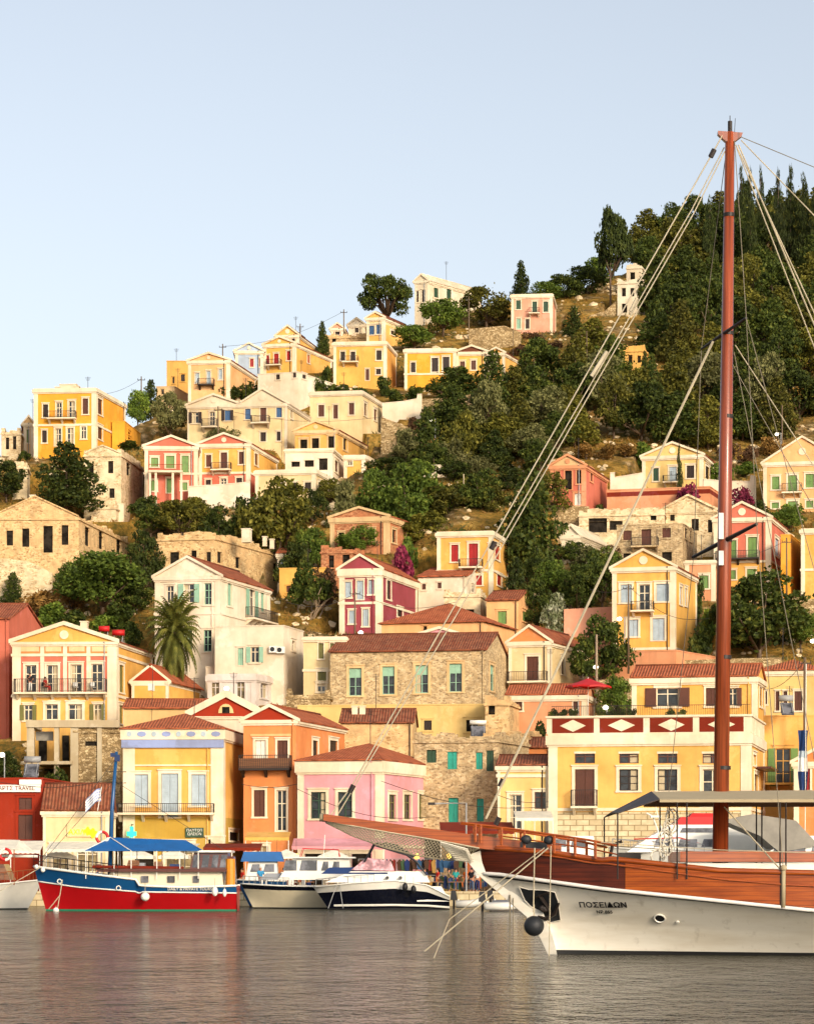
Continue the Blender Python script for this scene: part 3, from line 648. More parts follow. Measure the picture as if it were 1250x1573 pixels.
H('long stone ruin wall below the white gable', (682, 738, 748), 958, 912, r='ruin', w='ruinpale', trim=False, dep=4, D=259, W='716,936,728,948,oq')
H('peach house under a broad red hip roof', (586, 742, 790), 995, 956, 928, r='hip', w='peach', dep=9, trim=False, W='650,962,656,972,o', rc='tilered', D=246)
H('flat cream terrace house in front of the crimson house', (533, 632, 650), 1006, 976, r='flat', w='cream2', dep=5, corn=.2, pil=0, D=241)
H('small pink pediment house behind the stone hall roof', (633, 716, 722), 1006, 978, 966, w='pink', pedm='pink', dep=4, D=241.5, ocu=False, pil=0)
H('big roofless ochre ruin with a wide gable at the far left', (-14, 121, 196), 890, 794, 763, r='ruin', w='ruin', trim=False, dep=20, skew=.5,
  W='34,812,45,840,oq;66.5,808,81,849,oq;94.6,806.6,105,837,oq;10,815,20,838,oq', SW='130.6,810,138,839,oq;152,816,159,844,oq;179,822,186,852,oq', chim=[(46, 758, 790, 8)])
gwall('patched pale stone wall below the big gabled ruin', [(-14, 856, 925), (44, 862, 925), (80, 880, 925)], 0, 925, 'ruinpale', D=264, name='stone_wall')
H('pale stone outbuilding with a chimney behind the big gabled ruin', (140, 178, 196), 800, 778, r='ruin', w='ruinpale', trim=False, dep=7, D=292, chim=[(183, 772, 800, 9)])
H('ochre roofless ruin with chimneys behind the white mansion', (242, 330, 430), 905, 824, r='ruin', w='ruin', trim=False, dep=16,
  W='261,848,275,867,oq;293.6,845.6,302,860,oq;317,848,324,864,oq', SW='334,848,341,865,oq;362,856,369,873,oq;420,865,426,893,oq', chim=[(371, 810, 830, 13), (400, 822, 836, 6), (411, 826, 840, 6)])
H('pale blue gable-end house right of the ochre chimney ruin', (426, 470, 484), 882, 851, 842, r='gside', w='blue', dep=9, t='wht', D=276, rc='tilered')
H('plain yellow wall house behind the twisted pine', (429, 500, 522), 925, 873, r='flat', w='yel', trim=False, dep=6, D=268, W='440,900,446,910,b')
H('large white pedimented mansion with pale green shutters', (238, 338, 414), 1030, 884, 857, w='white', pedm='white', t='white', dep=13, pil=.5, band=942, ocu=False,
  W='256,900,267,926,g;282,897,298.5,926,gxp;314,896,326.7,929,gp;313,968,325,1001,gp;283,968,295,1001,gp', SW='349,897,356,931,p;382,903,391,946,gdxp;400,908,406,940,p', SB=[(377, 932, 414, 951)])
H('white side wing with two green doors below the mansion balcony', (330, 436, 466), 1030, 962, r='flat', w='white', trim=False, dep=6, D=239, W='365,995.6,374,1022,pd;385,994,398,1018,gxp', SW='448,985,453,1000,g')
H('lilac-white flat house with blue-grey window frames', (319, 392, 448), 1078, 1037, r='flat', w='lilac', t='lilac', dep=9, corn=.5, W='324,1048,337,1073,y;363,1047,376,1074,y', SW='400,1050,411,1073,g;424,1053,434,1076,n')
H('white parapet terrace on top of the lilac-white house', (316, 396, 450), 1062, 1024, r='flat', w='white', trim=False, dep=7, D=240)
H('cream-yellow cube house left of the stone hall', (466, 531, 540), 1072, 980, r='flat', w='cream2', dep=6, pil=0, corn=.25, band=1030, W='489,988,497,1012,v;507,988,513,1012,v;488,1030,501,1048,v;487,1050,500,1063,g')
# ------------------------------------------------------------------ lower town
H('coral-red house cut by the left edge with a ragged roof', (-90, 14, 67), 1128, 952, 930, r='gside', w='coral', trim=False, dep=12, D=232, skew=.6)
H('yellow and white pedimented mansion with a long balcony at the left', (19, 178, 233), 1130, 986, 960, w='yel', pedm='yel', dep=13, pil=.75, corn=.25, band=[1006, 1069], cthick=.35,
  bands=[(988, 1004, 'orange'), (1008, 1067, 'coral')],
  W='39,1022,56,1064,gdv;72,1022,89,1064,gdv;108.6,1021,125.4,1063,gd;140.6,1020,157.6,1061,gd;37,1083,50,1107,gxv;70,1082,89,1106,ga;105,1082,126,1106,ga;144,1082,156,1107,yxv',
  SW='183,1022,190,1064,v;183,1084,189,1112,v', B=[(24, 1044, 165, 1067, 'wht')], chim=[(124, 953, 970, 11)], bandside=False)
H('stone retaining house beside the concrete frame', (114, 185, 192), 1240, 1120, r='ruin', w='drystone', trim=False, dep=5, D=214, W='131,1139,150,1146,oq')
H('small yellow house with a red pediment and a wall air conditioner', (316, 258, 203), 1082, 1046, 1024, side='L', w='yel', pedm='red', dep=10, rc='tilered', ocu=False, pil=.2, corn=.3, skew=.3,
  W='266,1064,276,1067,o;296,1066,304,1069,o', SW='234,1064,244,1076,w', D=231)
H('long cream house with a red tile roof behind the blue frieze house', (190, 318, 326), 1132, 1090, 1077, r='gside', w='cream', trim=False, dep=8, D=219, rc='tilered')
H('broad red-pedimented house with an arched attic window', (290, 404, 412), 1150, 1101, 1071, w='palew', pedm='red', dep=16, rc='tilered', pil=0, corn=.1, D=210, W='', ocu=False, cthick=.6)
H('yellow house with a blue and white frieze and three pale blue doors', (189, 342, 376), 1365, 1121, 1098, r='hip', w='yel', dep=10, D=197, pil=.9, corn=.75, lowext=1, bands=[(1256, 1400, 'olive')], rc='tilered',
  W='206,1190,227.6,1238,l;247.8,1188.6,274,1256,ld;293.7,1190,316,1238,l;320,1290,345,1335,od;198,1296,236,1350,od;254,1296,296,1350,yd', SW='352,1279,366,1292,k', B=[(181, 1235, 330, 1252, 'wht')])  # near-black shopfront openings added to dim the quay backdrop
H('orange house with a red pediment and a carved wooden balcony', (374, 455, 529), 1365, 1106, 1086, w='orange', pedm='red', dep=13, D=199, pil=0, corn=.28, lowext=1, rc='tilered', ocu=False,
  W='392,1137.6,408.5,1172,w;426,1137.6,442,1172,bd;390,1214,407,1255,b;425,1214,440,1277,gdb;392,1300,412,1345,yd', SW='480,1138,488,1164,k;506,1138,518,1156,k', B=[(370, 1161, 448, 1184, 'iron')])
H('bare cream stone house with twin chimney pots behind the pink house', (523, 634, 640), 1240, 1112, 1092, r='gside', w='ruin', trim=False, dep=6, D=213, rc='tileold', chim=[(543, 1084, 1110, 9), (555, 1084, 1110, 9)])
H('long stone hall with four tall pale green windows', (507, 746, 779), 1090, 1000, 976, r='gside', w='stone', t='oldcream', trim=False, dep=9, D=232, rc='tileold',
  W='535.8,1026.6,555.4,1069,gp;587,1024,606,1067,gp;638,1022,657.6,1065,gp;690,1019.6,709.4,1063,gp', SW='752,1022,759,1062,gp', lowext=0)
H('pale yellow lower storey terrace beneath the stone hall', (457, 744, 764), 1150, 1083, r='flat', w='lemon', trim=False, dep=9, D=226, W='651,1107,663,1122,k;716,1106,734,1124,o', lowext=3)
H('crumbling stone side tower at the right end of the stone hall', (745, 782, 800), 1180, 1078, r='ruin', w='ruin', trim=False, dep=6, D=222, W='750,1084,760,1098,oq')
H('rubble stone wall left of the stone hall', (440, 507, 509), 1105, 1068, r='ruin', w='drystone', trim=False, dep=4, D=229)
H('pink waterfront house with white corners and a red hip roof', (457, 586, 671), 1365, 1169, 1144, r='hip', w='pink', dep=12, D=196, pil=.5, corn=.85, lowext=1, band=1300, rc='tilered',
  W='477.6,1217,500.5,1258,gm;519,1217,541,1256,gm;468,1312,496,1360,od;503,1312,532,1360,yd;540,1312,570,1360,od', SW='597,1221,608,1259,gv;620,1221,631,1259,gv;643,1221,654,1259,gv')  # wide near-black shop doorways added to darken the ground floor
H('weathered stone house with teal shutters', (636, 766, 812), 1365, 1134, r='ruin', w='stone', trim=False, dep=8, D=203, lowext=1,
  W='655,1152,670,1172,mq;687,1155,702,1182,tq;730.7,1156,741,1182,tq;747,1153,758,1185,mq;688.7,1226,704,1268,tda;732,1227,743,1262,t;642,1290,676,1360,od;688,1290,722,1360,yd')  # near-black doorway added for a darker street level
H('stone outbuilding stepping up behind the teal-shuttered house', (742, 800, 832), 1200, 1128, r='ruin', w='ruin', trim=False, dep=6, D=212, W='770,1150,778,1160,oq')
H('pale yellow house with a brown roof between stone house and corner building', (764, 842, 850), 1365, 1177, 1163, r='gside', w='lemon', dep=8, D=198, corn=.3, pil=.2, lowext=1, band=1192, rc='tileold',
  W='782,1221,801,1274,gdb;821,1217,842,1243,gb;780,1300,800,1345,yd')
H('orange sliver house with a brown roof behind the pale yellow house', (806, 846, 850), 1215, 1150, 1136, r='gside', w='orange', trim=False, dep=5, D=212, rc='tileold')
H('large yellow corner building with diamond parapet panels', (842, 1152, 1173), 1365, 1128, r='flat', w='yel2', dep=12, D=195, pil=.7, corn=.7, lowext=1, bands=[(1247, 1400, 'ashlar')], band=1243,
  W='882.6,1158,913.6,1173,gbq;883,1182,913,1241,bd;950.7,1158,980.6,1173,gbq;951,1182,980,1215,gk;1010,1158,1040,1173,gbq;1010,1182,1040,1215,gk;1078.7,1158,1109,1173,gbq;1079,1182,1109,1241,gdb', B=[(878, 1214, 918, 1242, 'wht')], SW='1156,1160,1161,1176,g;1158,1190,1164,1235,gb', skew=.4)
H('yellow upper storey with dark red shutters set back on the corner building roof', (970, 1162, 1174), 1112, 1040, 1024, r='gside', w='yel', dep=6, D=205, pil=.4, corn=.4, rc='tilered', W='1008,1057,1042,1086,gxb;1084,1057,1099,1085,b;1118,1057,1132,1085,gxb', SW='1166,1056,1170,1086,b', lowext=1.5)
H('pale yellow house with a small hipped roof at the right edge', (1166, 1262, 1270), 1125, 1030, 1015, r='hip', w='lemon', dep=7, D=222, corn=.3, pil=0, rc='tilered', W='1191,1062,1197,1092,b;1203,1062,1209,1092,b;1172,1062,1178,1082,b;1220,1062,1232,1092,b')
H('yellow house with a green-shuttered balcony door at the right edge', (1150, 1262, 1270), 1365, 1100, r='flat', w='yel2', trim=False, dep=7, D=209, W='1191,1150,1214,1208,gdxn;1225,1230,1250,1270,yd', B=[(1176, 1186, 1219, 1206, 'yel')], lowext=1)
H('orange-fronted white shop cut by the right edge', (1219, 1290, 1300), 1365, 1170, 1152, w='orange', dep=6, D=200, pil=.4, lowext=1, W='1228,1180,1244,1214,r')
H('dark red waterfront shop with a long white name board', (-60, 66, 122), 1365, 1197, r='flat', w='red', trim=False, dep=12, D=190, lowext=1, W='29,1226,49,1244,b;-30,1226,-8,1260,b;28,1252,50,1290,bd')
H('small cream shop with a steep brown roof beside the red shop', (66, 166, 176), 1365, 1247, 1207, r='gside', w='cream2', dep=6, D=188, pil=.2, corn=.25, lowext=1, rc='tileold', W='80,1300,105,1340,yd;118,1300,150,1340,yd')
# terrace walls
TW = 'dry stone terrace walls on the slope'
gwall('white garden wall stepping right of the plain cream house', [(587, 620, 640), (620, 617, 636), (640, 613, 632), (641, 606, 632), (648, 606, 632)], 0, 640, 'white', D=330)
for lb, P_, b_ in (('dry stone terrace wall right of the white garden wall', [(648, 613, 660), (700, 610, 655), (752, 600, 640)], 655), ('rubble terrace wall under the plain cream house', [(585, 640, 690), (625, 655, 700), (650, 672, 705)], 690),
                   ('rubble terrace below the hilltop pink house', [(720, 505, 540), (775, 500, 535), (800, 510, 530)], 538), ('pale sloping wall beside the roofless white ruin', [(905, 484, 500), (928, 478, 498), (946, 462, 494)], 495),
                   ('dry stone wall under the tall ochre-yellow house', [(1020, 1015, 1045), (1120, 1012, 1045), (1200, 1010, 1040)], 1040), ('pale rubble wall between the right-hand houses', [(1210, 915, 960), (1240, 920, 965), (1290, 920, 965)], 960),
                   ('stone wall in the green slope right of the red parasol', [(915, 1045, 1090), (972, 1042, 1090)], 1085), ('stone terrace wall below the small coral ruin', [(848, 775, 800), (905, 778, 802)], 800)):
    gwall(lb, P_, 0, b_, 'drystone', group=TW, name='terrace_wall')
H('tiny white hut with a green door in the green hollow', (645, 676, 686), 732, 715, r='flat', w='white', trim=False, dep=5, W='655,719,663,732,md', lowext=2, D=306)
# ------------------------------------------------------------------ ground sheet, quay, water
def build_terrain():
    X0, X1, Y0, Y1 = -190, 215, 196.6, 640
    nx, ny = 405, 380
    xs = np.linspace(X0, X1, nx + 1); ys = Y0 + (Y1 - Y0) * np.linspace(0, 1, ny + 1) ** 1.15
    GX, GY = np.meshgrid(xs, ys)
    PX = 625 + F * GX / GY
    rp = np.interp(PX, [a for a, b in SKP], [b for a, b in SKP]); dr = np.interp(rp, [a for a, b in PT], [b for a, b in PT])
    Z = np.interp(np.minimum(GY, dr), _Ds, _Zs) - .35 * np.maximum(0, GY - dr)
    rg = np.random.RandomState(3)
    def vn(sc):
        g = rg.rand(60, 60); u = (GX - X0) / sc; v = (GY - Y0) / sc; i = u.astype(int) % 59; j = v.astype(int) % 59; a = u - np.floor(u); b = v - np.floor(v)
        a = a*a*(3-2*a); b = b*b*(3-2*b)
        return (g[j, i]*(1-a)+g[j, i+1]*a)*(1-b) + (g[j+1, i]*(1-a)+g[j+1, i+1]*a)*b - .5
    Z += (vn(22) * 2.2 + vn(9) * 1.2 + vn(3.1) * .5) * np.clip((GY - 205) / 25, 0, 1)
    for foot, zb, dep in PADS:
        c = sum((Vector((p.x, p.y)) for p in foot), Vector((0, 0))) / 4
        f0, f1, f2, f3 = foot; ux = (f1 - f0).normalized(); uy = (f3 - f0).normalized(); L = (f1 - f0).length; Dp = (f3 - f0).length
        m = Matrix(((ux.x, uy.x), (ux.y, uy.y))).inverted()
        dx, dy = GX - f0.x, GY - f0.y; A = m[0][0]*dx + m[0][1]*dy; B = m[1][0]*dx + m[1][1]*dy
        ins = (A > -2.4) & (A < L + 2.4) & (B > -1.5) & (B < Dp + .6)
        Z = np.where(ins, np.minimum(Z, zb - .25), Z)
        fr = (A > -1) & (A < L + 1) & (B > -9) & (B <= -1.5)          # keep the ground in front from rising above the base
        Z = np.where(fr, np.minimum(Z, zb - .1 + 0 * B), Z)
    Z[0, :] = .6
    me = bpy.data.meshes.new('hillside')
    V = np.stack([GX, GY, Z], -1).reshape(-1, 3)
    I = (np.arange(ny)[:, None] * (nx + 1) + np.arange(nx)[None, :]).reshape(-1)
    Fc = np.stack([I, I + 1, I + nx + 2, I + nx + 1], -1)
    me.from_pydata(V.tolist(), [], Fc.tolist()); me.materials.append(M['hill']); me.polygons.foreach_set('use_smooth', [True] * len(me.polygons)); me.update()
    o = bpy.data.objects.new('hillside', me); COL.objects.link(o); tag(o, kind='structure')
    return xs, ys, Z
s = NT('hill_ground')
big = s.noise(.09, 6); mid = s.noise(.5, 6); fine = s.noise(2.5, 5, rough=.7)
a = s.ramp(mid, [(.3, lin('4E4420')), (.5, lin('96702E')), (.7, lin('B8944E'))])
vo = s.n('ShaderNodeTexVoronoi'); vo.inputs['Scale'].default_value = .9; s.l(s.mapv((1, 1, 1.6)), vo.inputs['Vector'])
rock = s.mix(s.ramp(vo.outputs[0], [(.1, W4(0)), (.6, W4(1))]), lin('BFA277'), lin('6E5534'))
a = s.mix(s.ramp(big, [(.5, W4(0)), (.6, W4(1))]), a, rock)
a = s.mix(s.ramp(fine, [(.45, W4(0)), (.65, W4(.8))]), a, lin('3E4420'))
s.col(a); s.bump(fine, .8, .25); M['hill'] = s.fin(.95, .1)
TX, TY, TZ = build_terrain()
def gz(x, y):
    i = min(max(np.searchsorted(TX, x) - 1, 0), len(TX) - 2); j = min(max(np.searchsorted(TY, y) - 1, 0), len(TY) - 2)
    a = (x - TX[i]) / (TX[i+1] - TX[i]); b = (y - TY[j]) / (TY[j+1] - TY[j])
    return float((TZ[j][i]*(1-a)+TZ[j][i+1]*a)*(1-b) + (TZ[j+1][i]*(1-a)+TZ[j+1][i+1]*a)*b)
def onhill(px, py):
    """march along the ray through a photo pixel until it meets the ground; returns the point"""
    D = 198.0
    while D < 520:
        x = (px - 625) / F * D; z = CAMZ + (HOR - py) / F * D
        if gz(x, D) >= z: return Vector((x, D, gz(x, D)))
        D += .8
    D = float(ridge(px)); x = (px - 625) / F * D; return Vector((x, D, gz(x, D)))
s = NT('quay_paving'); br = s.n('ShaderNodeTexBrick'); br.inputs['Scale'].default_value = .8; s.l(s.pos, br.inputs['Vector'])
br.inputs['Color1'].default_value = lin('9A8B74'); br.inputs['Color2'].default_value = lin('B2A48C'); br.inputs['Mortar'].default_value = lin('6E6250'); br.inputs['Mortar Size'].default_value = .012
s.col(s.mix(s.ramp(s.noise(.8, 5), [(.4, W4(0)), (.8, W4(.5))]), br.outputs[0], lin('5A5040'))); M['quay'] = s.fin(.8, .3)
mb = MB(); mb.box(-190, 215, 176, 196.8, -3, .88); tag(mb.build('quay', 'quay'), kind='structure')
mb = MB(); mb.box(-190, 215, 175.8, 176.4, -2.9, 1.02); tag(mb.build('quay_kerb', 'ashlar'), kind='structure')
mb = MB(); mb.poly([(-3000, -200, -.002), (3000, -200, -.002), (3000, 177, -.002), (-3000, 177, -.002)])
s = NT('harbour_water')
n1 = s.noise(1.0, 3, s.mapv((.3, .13, 1))); n2 = s.noise(1.0, 4, s.mapv((1.1, .5, 1)), .75); n3 = s.noise(1.0, 3, s.mapv((3.5, 2.2, 1)))
ad = s.n('ShaderNodeMath', operation='MULTIPLY_ADD'); ad.inputs[1].default_value = 1.6; s.l(n1, ad.inputs[0]); s.l(n2, ad.inputs[2])
ad2 = s.n('ShaderNodeMath', operation='MULTIPLY_ADD'); ad2.inputs[1].default_value = .35; s.l(n3, ad2.inputs[0]); s.l(ad.outputs[0], ad2.inputs[2])
pat = s.ramp(s.noise(1, 3, s.mapv((.06, .022, 1))), [(.35, W4(.45)), (.65, W4(1))]); mu_ = s.n('ShaderNodeMath', operation='MULTIPLY'); s.l(ad2.outputs[0], mu_.inputs[0]); s.l(pat, mu_.inputs[1])
s.bump(mu_.outputs[0], 1.0, 1.5); s.col(lin('2C2A12')); s.b.inputs['IOR'].default_value = 1.33; M['water'] = s.fin(.09, .5)
tag(mb.build('harbour_water', 'water'), kind='structure')
mb = MB(); mb.poly([(-3000, -200, -4), (3000, -200, -4), (3000, 800, -4), (-3000, 800, -4)]); tag(mb.build('sea_bed', 'drystone'), kind='structure')
# ------------------------------------------------------------------ vegetation
def leafmat(key, c1, c2, c3, tr=.25):
    s = NT(key + '_foliage'); oi = s.n('ShaderNodeObjectInfo')
    a = s.ramp(s.noise(1.3, 4), [(.35, lin(c1)), (.55, lin(c2)), (.72, lin(c3))])
    hs = s.n('ShaderNodeHueSaturation'); mr = s.n('ShaderNodeMapRange'); mr.inputs[3].default_value = .72; mr.inputs[4].default_value = 1.3
    s.l(oi.outputs['Random'], mr.inputs[0]); s.l(mr.outputs[0], hs.inputs['Value']); s.l(a, hs.inputs['Color'])
    s.col(hs.outputs[0]); s.b.inputs['Roughness'].default_value = .7; s.b.inputs['Specular IOR Level'].default_value = .25
    t = s.n('ShaderNodeBsdfTranslucent'); s.l(hs.outputs[0], t.inputs[0]); mx = s.n('ShaderNodeMixShader'); mx.inputs[0].default_value = tr
    s.l(s.b.outputs[0], mx.inputs[1]); s.l(t.outputs[0], mx.inputs[2]); s.l(mx.outputs[0], s.o.inputs[0]); M[key] = s.m
leafmat('lf_dark', '242E0E', '46521A', '7C7A32'); leafmat('lf_pine', '363A10', '66621E', '9C923E'); leafmat('lf_broad', '384814', '627628', '98A240')
leafmat('lf_olive', '4A4C28', '6E6C3E', '8E8A58'); leafmat('lf_dry', '6E5426', '98723A', 'B88E4A'); leafmat('lf_magenta', '5A1E30', '8E2E4C', '4A4A24')
leafmat('lf_cypress', '232C10', '3A4418', '5A5C26'); leafmat('lf_palm', '4C5220', '72742E', '9A9444'); leafmat('lf_white', '5E6A38', 'A8AC86', 'D8D8C4'); leafmat('lf_brown', '4E3826', '6E5036', '8A6848')
def leaf_mesh(name, clumps, nleaf, size, mat, seed, flat=.0, long=1.5):
    """clumps: list of (centre, radii). Leaves fill the shell of every clump, most of them on its outside and top."""
    rg = np.random.RandomState(seed); vs = []
    tot = sum(r[0] * r[1] + r[0] * r[2] for c, r in clumps)
    for c, r in clumps:
        n = max(8, int(nleaf * (r[0]*r[1] + r[0]*r[2]) / tot))
        d = rg.normal(size=(n, 3)); d /= np.linalg.norm(d, axis=1)[:, None]
        rad = rg.uniform(.5, 1.05, n) ** .6 * np.where(rg.rand(n) < .12, rg.uniform(1.0, 1.45, n), 1)
        p = np.array(c) + d * np.array(r) * rad[:, None]
        a = rg.normal(size=(n, 3)); a[:, 2] *= (1 - flat); a = a + d * .4; a /= np.linalg.norm(a, axis=1)[:, None]
        b = np.cross(a, rg.normal(size=(n, 3))); b /= np.linalg.norm(b, axis=1)[:, None]
        s_ = size * rg.uniform(.55, 1.35, n)[:, None]
        vs.append(np.stack([p - a * s_ * long * .5, p + b * s_ * .5, p + a * s_ * long * .5, p - b * s_ * .5], 1))
    V = np.concatenate(vs).reshape(-1, 3); n = len(V) // 4
    me = bpy.data.meshes.new(name); me.from_pydata(V.tolist(), [], np.arange(n * 4).reshape(-1, 4).tolist()); me.materials.append(M[mat]); me.update()
    return me
def trunk_mesh(name, paths, mat):
    mb = MB()
    for pts, rs in paths: mb.tube(pts, rs, 7)
    me = bpy.data.meshes.new(name); me.from_pydata(mb.v, [], mb.f); me.materials.append(M[mat]); me.polygons.foreach_set('use_smooth', [True]*len(me.polygons)); me.update(); return me
PROTO = {}
def kind(key, fn, var=3):
    for i in range(var): PROTO[(key, i)] = fn(i)
    PROTO[key] = var
# all prototypes are 1 high and 1 wide, base at the origin
def broad(leaf, low=.22, n=5200, sz=.036, bark='trunk', top=.93, lump=.2, ncl=26):
    def f(i):
        rg = random.Random(hash(leaf + str(low)) % 1000 * 0 + i * 17 + int(low * 100) + len(leaf)); cl = []
        br = []
        for q in range(ncl):
            t = q / ncl; z = low + (top - low) * (.12 + .85 * rg.random()); h = (z - low) / (top - low)
            R_ = .5 * math.sqrt(max(.05, 1 - (2 * h - .85) ** 2 * .75)) - lump * .55; an = rg.uniform(0, 6.283); rr = R_ * rg.uniform(.55, 1.12)
            r_ = lump * rg.uniform(.55, 1.1)
            c = (rr * math.cos(an), rr * math.sin(an), z); cl.append((c, (r_, r_, r_ * rg.uniform(.55, .8))))
            if q % 4 == 0: br.append(([(0, 0, low * .9), (c[0] * .5, c[1] * .5, (low + z) / 2), c], [.018, .012, .005]))
        cl.append(((0, 0, (low + top) / 2), (.26, .26, (top - low) * .42)))
        tr = [([(0, 0, -.15), (.01, .01, low), (0, 0, low + .3)], [.03, .024, .012])] + br
        return leaf_mesh('crown', cl, n, sz, leaf, i + 11), trunk_mesh('trunk', tr, bark)
    return f
def conifer(leaf, n=5200, sz=.034):
    def f(i):
        rg = random.Random(i * 7 + 3); cl = []; br = []
        for q in range(34):
            h = (q + .5) / 34; z = .1 + .87 * h; Rm = .5 * (1 - h) ** .62 * (1.0 if h > .12 else .8)
            an = q * 2.4 + rg.uniform(-.5, .5); rr = Rm * rg.uniform(.35, .85); r_ = .07 + .1 * (1 - h)
            c = (rr * math.cos(an), rr * math.sin(an), z); cl.append((c, (r_ * 1.2, r_ * 1.2, r_ * .55)))
            if q % 4 == 0: br.append(([(0, 0, z - .03), c], [.01, .004]))
        cl.append(((0, 0, .45), (.16, .16, .36)))
        return leaf_mesh('crown', cl, n, sz, leaf, i + 31, .3), trunk_mesh('trunk', [([(0, 0, -.15), (0, 0, .95)], [.025, .006])] + br, 'trunk')
    return f
def cyp(i):
    rg = random.Random(i); cl = []
    for q in range(22):
        h = q / 21; z = .05 + .9 * h; Rm = .5 * min(1, (h * 5 + .35)) * (1 - h) ** .45; an = rg.uniform(0, 6.28)
        cl.append(((Rm * .45 * math.cos(an), Rm * .45 * math.sin(an), z), (max(.09, Rm * .62), max(.09, Rm * .62), .06)))
    return leaf_mesh('crown', cl, 4200, .022, 'lf_cypress', i + 5, -.6, 3), trunk_mesh('trunk', [([(0, 0, -.1), (0, 0, .9)], [.05, .02])], 'trunk')
def umbrella(i):
    rg = random.Random(i + 50); cl = []; br = []
    for q in range(38):
        an = rg.uniform(0, 6.28); rr = .44 * math.sqrt(rg.random()); z = .58 + .36 * rg.random() - rr * .35
        c = (rr * math.cos(an), rr * math.sin(an), z); r_ = rg.uniform(.09, .16); cl.append((c, (r_, r_, r_ * .55)))
        br.append(([(0, 0, .3), (c[0] * .45, c[1] * .45, .45 + .1 * rg.random()), c], [.018, .012, .004]))
    return leaf_mesh('crown', cl, 7500, .028, 'lf_dark', i, .2), trunk_mesh('trunk', [([(.03, 0, -.15), (0, .01, .3), (.0, 0, .5)], [.035, .026, .018])] + br, 'trunk')
def bush(leaf, n=1600, sz=.07):
    def f(i):
        rg = random.Random(i * 5 + 1); cl = []
        for q in range(10):
            an = rg.uniform(0, 6.28); rr = .32 * rg.random(); cl.append(((rr * math.cos(an), rr * math.sin(an), .2 + .5 * rg.random()), (.2, .2, .22)))
        return leaf_mesh('foliage', cl, n, sz, leaf, i + 71), trunk_mesh('stems', [([(0, 0, -.2), (.05 * math.cos(q), .05 * math.sin(q), .3)], [.02, .01]) for q in range(4)], 'trunk')
    return f
def palm(i):
    rg = random.Random(i + 9); mb = MB()
    for q in range(96):
        an = q * 2.399; el = R(78 - 150 * (q / 96) ** 1.1); L = .56 * rg.uniform(.8, 1.1); pts = []
        for t in range(9):
            s_ = t / 8; e_ = el - s_ * s_ * 1.2; 
            if t == 0: p = Vector((0, 0, .62))
            else: p = pts[-1] + Vector((math.cos(an) * math.cos(e_), math.sin(an) * math.cos(e_), math.sin(e_))) * L / 8
            pts.append(p)
        side = Vector((-math.sin(an), math.cos(an), 0))
        for t in range(1, 9):
            d = (pts[t] - pts[t-1]); 
            for h in (0, .5):
                o = pts[t-1] + d * h; l_ = .085 * math.sin(math.pi * min(.95, (t - .5 + h) / 9 + .08))
                for sg in (-1, 1):
                    tip = o + side * sg * l_ + d.normalized() * l_ * .6 + Vector((0, 0, -l_ * .55)); w = d * .3
                    mb.poly([o - w, o + w, tip])
    me = bpy.data.meshes.new('fronds'); me.from_pydata(mb.v, [], mb.f); me.materials.append(M['lf_palm']); me.update()
    return me, trunk_mesh('trunk', [([(0, 0, -.1), (0.005, 0, .3), (0, 0, .63)], [.055, .045, .05])], 'trunk')
def twisted(i):
    rg = random.Random(4); br = []; cl = []
    for q in range(9):
        an = rg.uniform(0, 6.28); p = [Vector((0, 0, -.1)), Vector((.05 * math.cos(an), .05 * math.sin(an), .12))]
        for t in range(5): p.append(p[-1] + Vector((.09 * math.cos(an + rg.uniform(-1, 1)), .09 * math.sin(an + rg.uniform(-1, 1)), rg.uniform(.04, .16))))
        br.append((p, [.022, .02, .017, .014, .011, .008, .005]))
        if q < 6: cl.append((tuple(p[-1] + Vector((-.12, 0, .05))), (.13, .13, .1)))
    for q in range(5): cl.append(((-.15 + .08 * q * .5, 0, .55 + .09 * q), (.14, .14, .11)))
    return leaf_mesh('crown', cl, 3000, .035, 'lf_dark', 3), trunk_mesh('trunk', br, 'trunkpale')
kind('broad', broad('lf_broad')); kind('dark', broad('lf_dark', .12, lump=.17)); kind('pine', broad('lf_pine', .18, lump=.15, ncl=34, sz=.033)); kind('olive', broad('lf_olive', .15, lump=.18))
kind('con', conifer('lf_dark')); kind('cpine', conifer('lf_pine'), 4);  kind('cyp', cyp, 2); kind('umb', umbrella, 2); kind('bush', bush('lf_broad')); kind('bushd', bush('lf_dark')); kind('dry', bush('lf_dry', 1500, .06)); kind('mag', bush('lf_magenta'))
kind('white', bush('lf_white', 2600, .045)); kind('brown', bush('lf_brown', 1500, .06)); kind('palm', palm, 1); kind('twist', twisted, 1); kind('tall', broad('lf_cypress', .45, top=1.0, lump=.15, n=5000), 1)
NAMES = dict(broad='broadleaf_tree', dark='evergreen_tree', pine='pine_tree', olive='olive_tree', con='conifer_tree', cpine='conifer_tree', cyp='cypress_tree', umb='umbrella_pine', bush='shrub', bushd='shrub', dry='dry_shrub', mag='bougainvillea', white='oleander', brown='dry_shrub', palm='palm_tree', twist='twisted_pine', tall='cypress_tree')
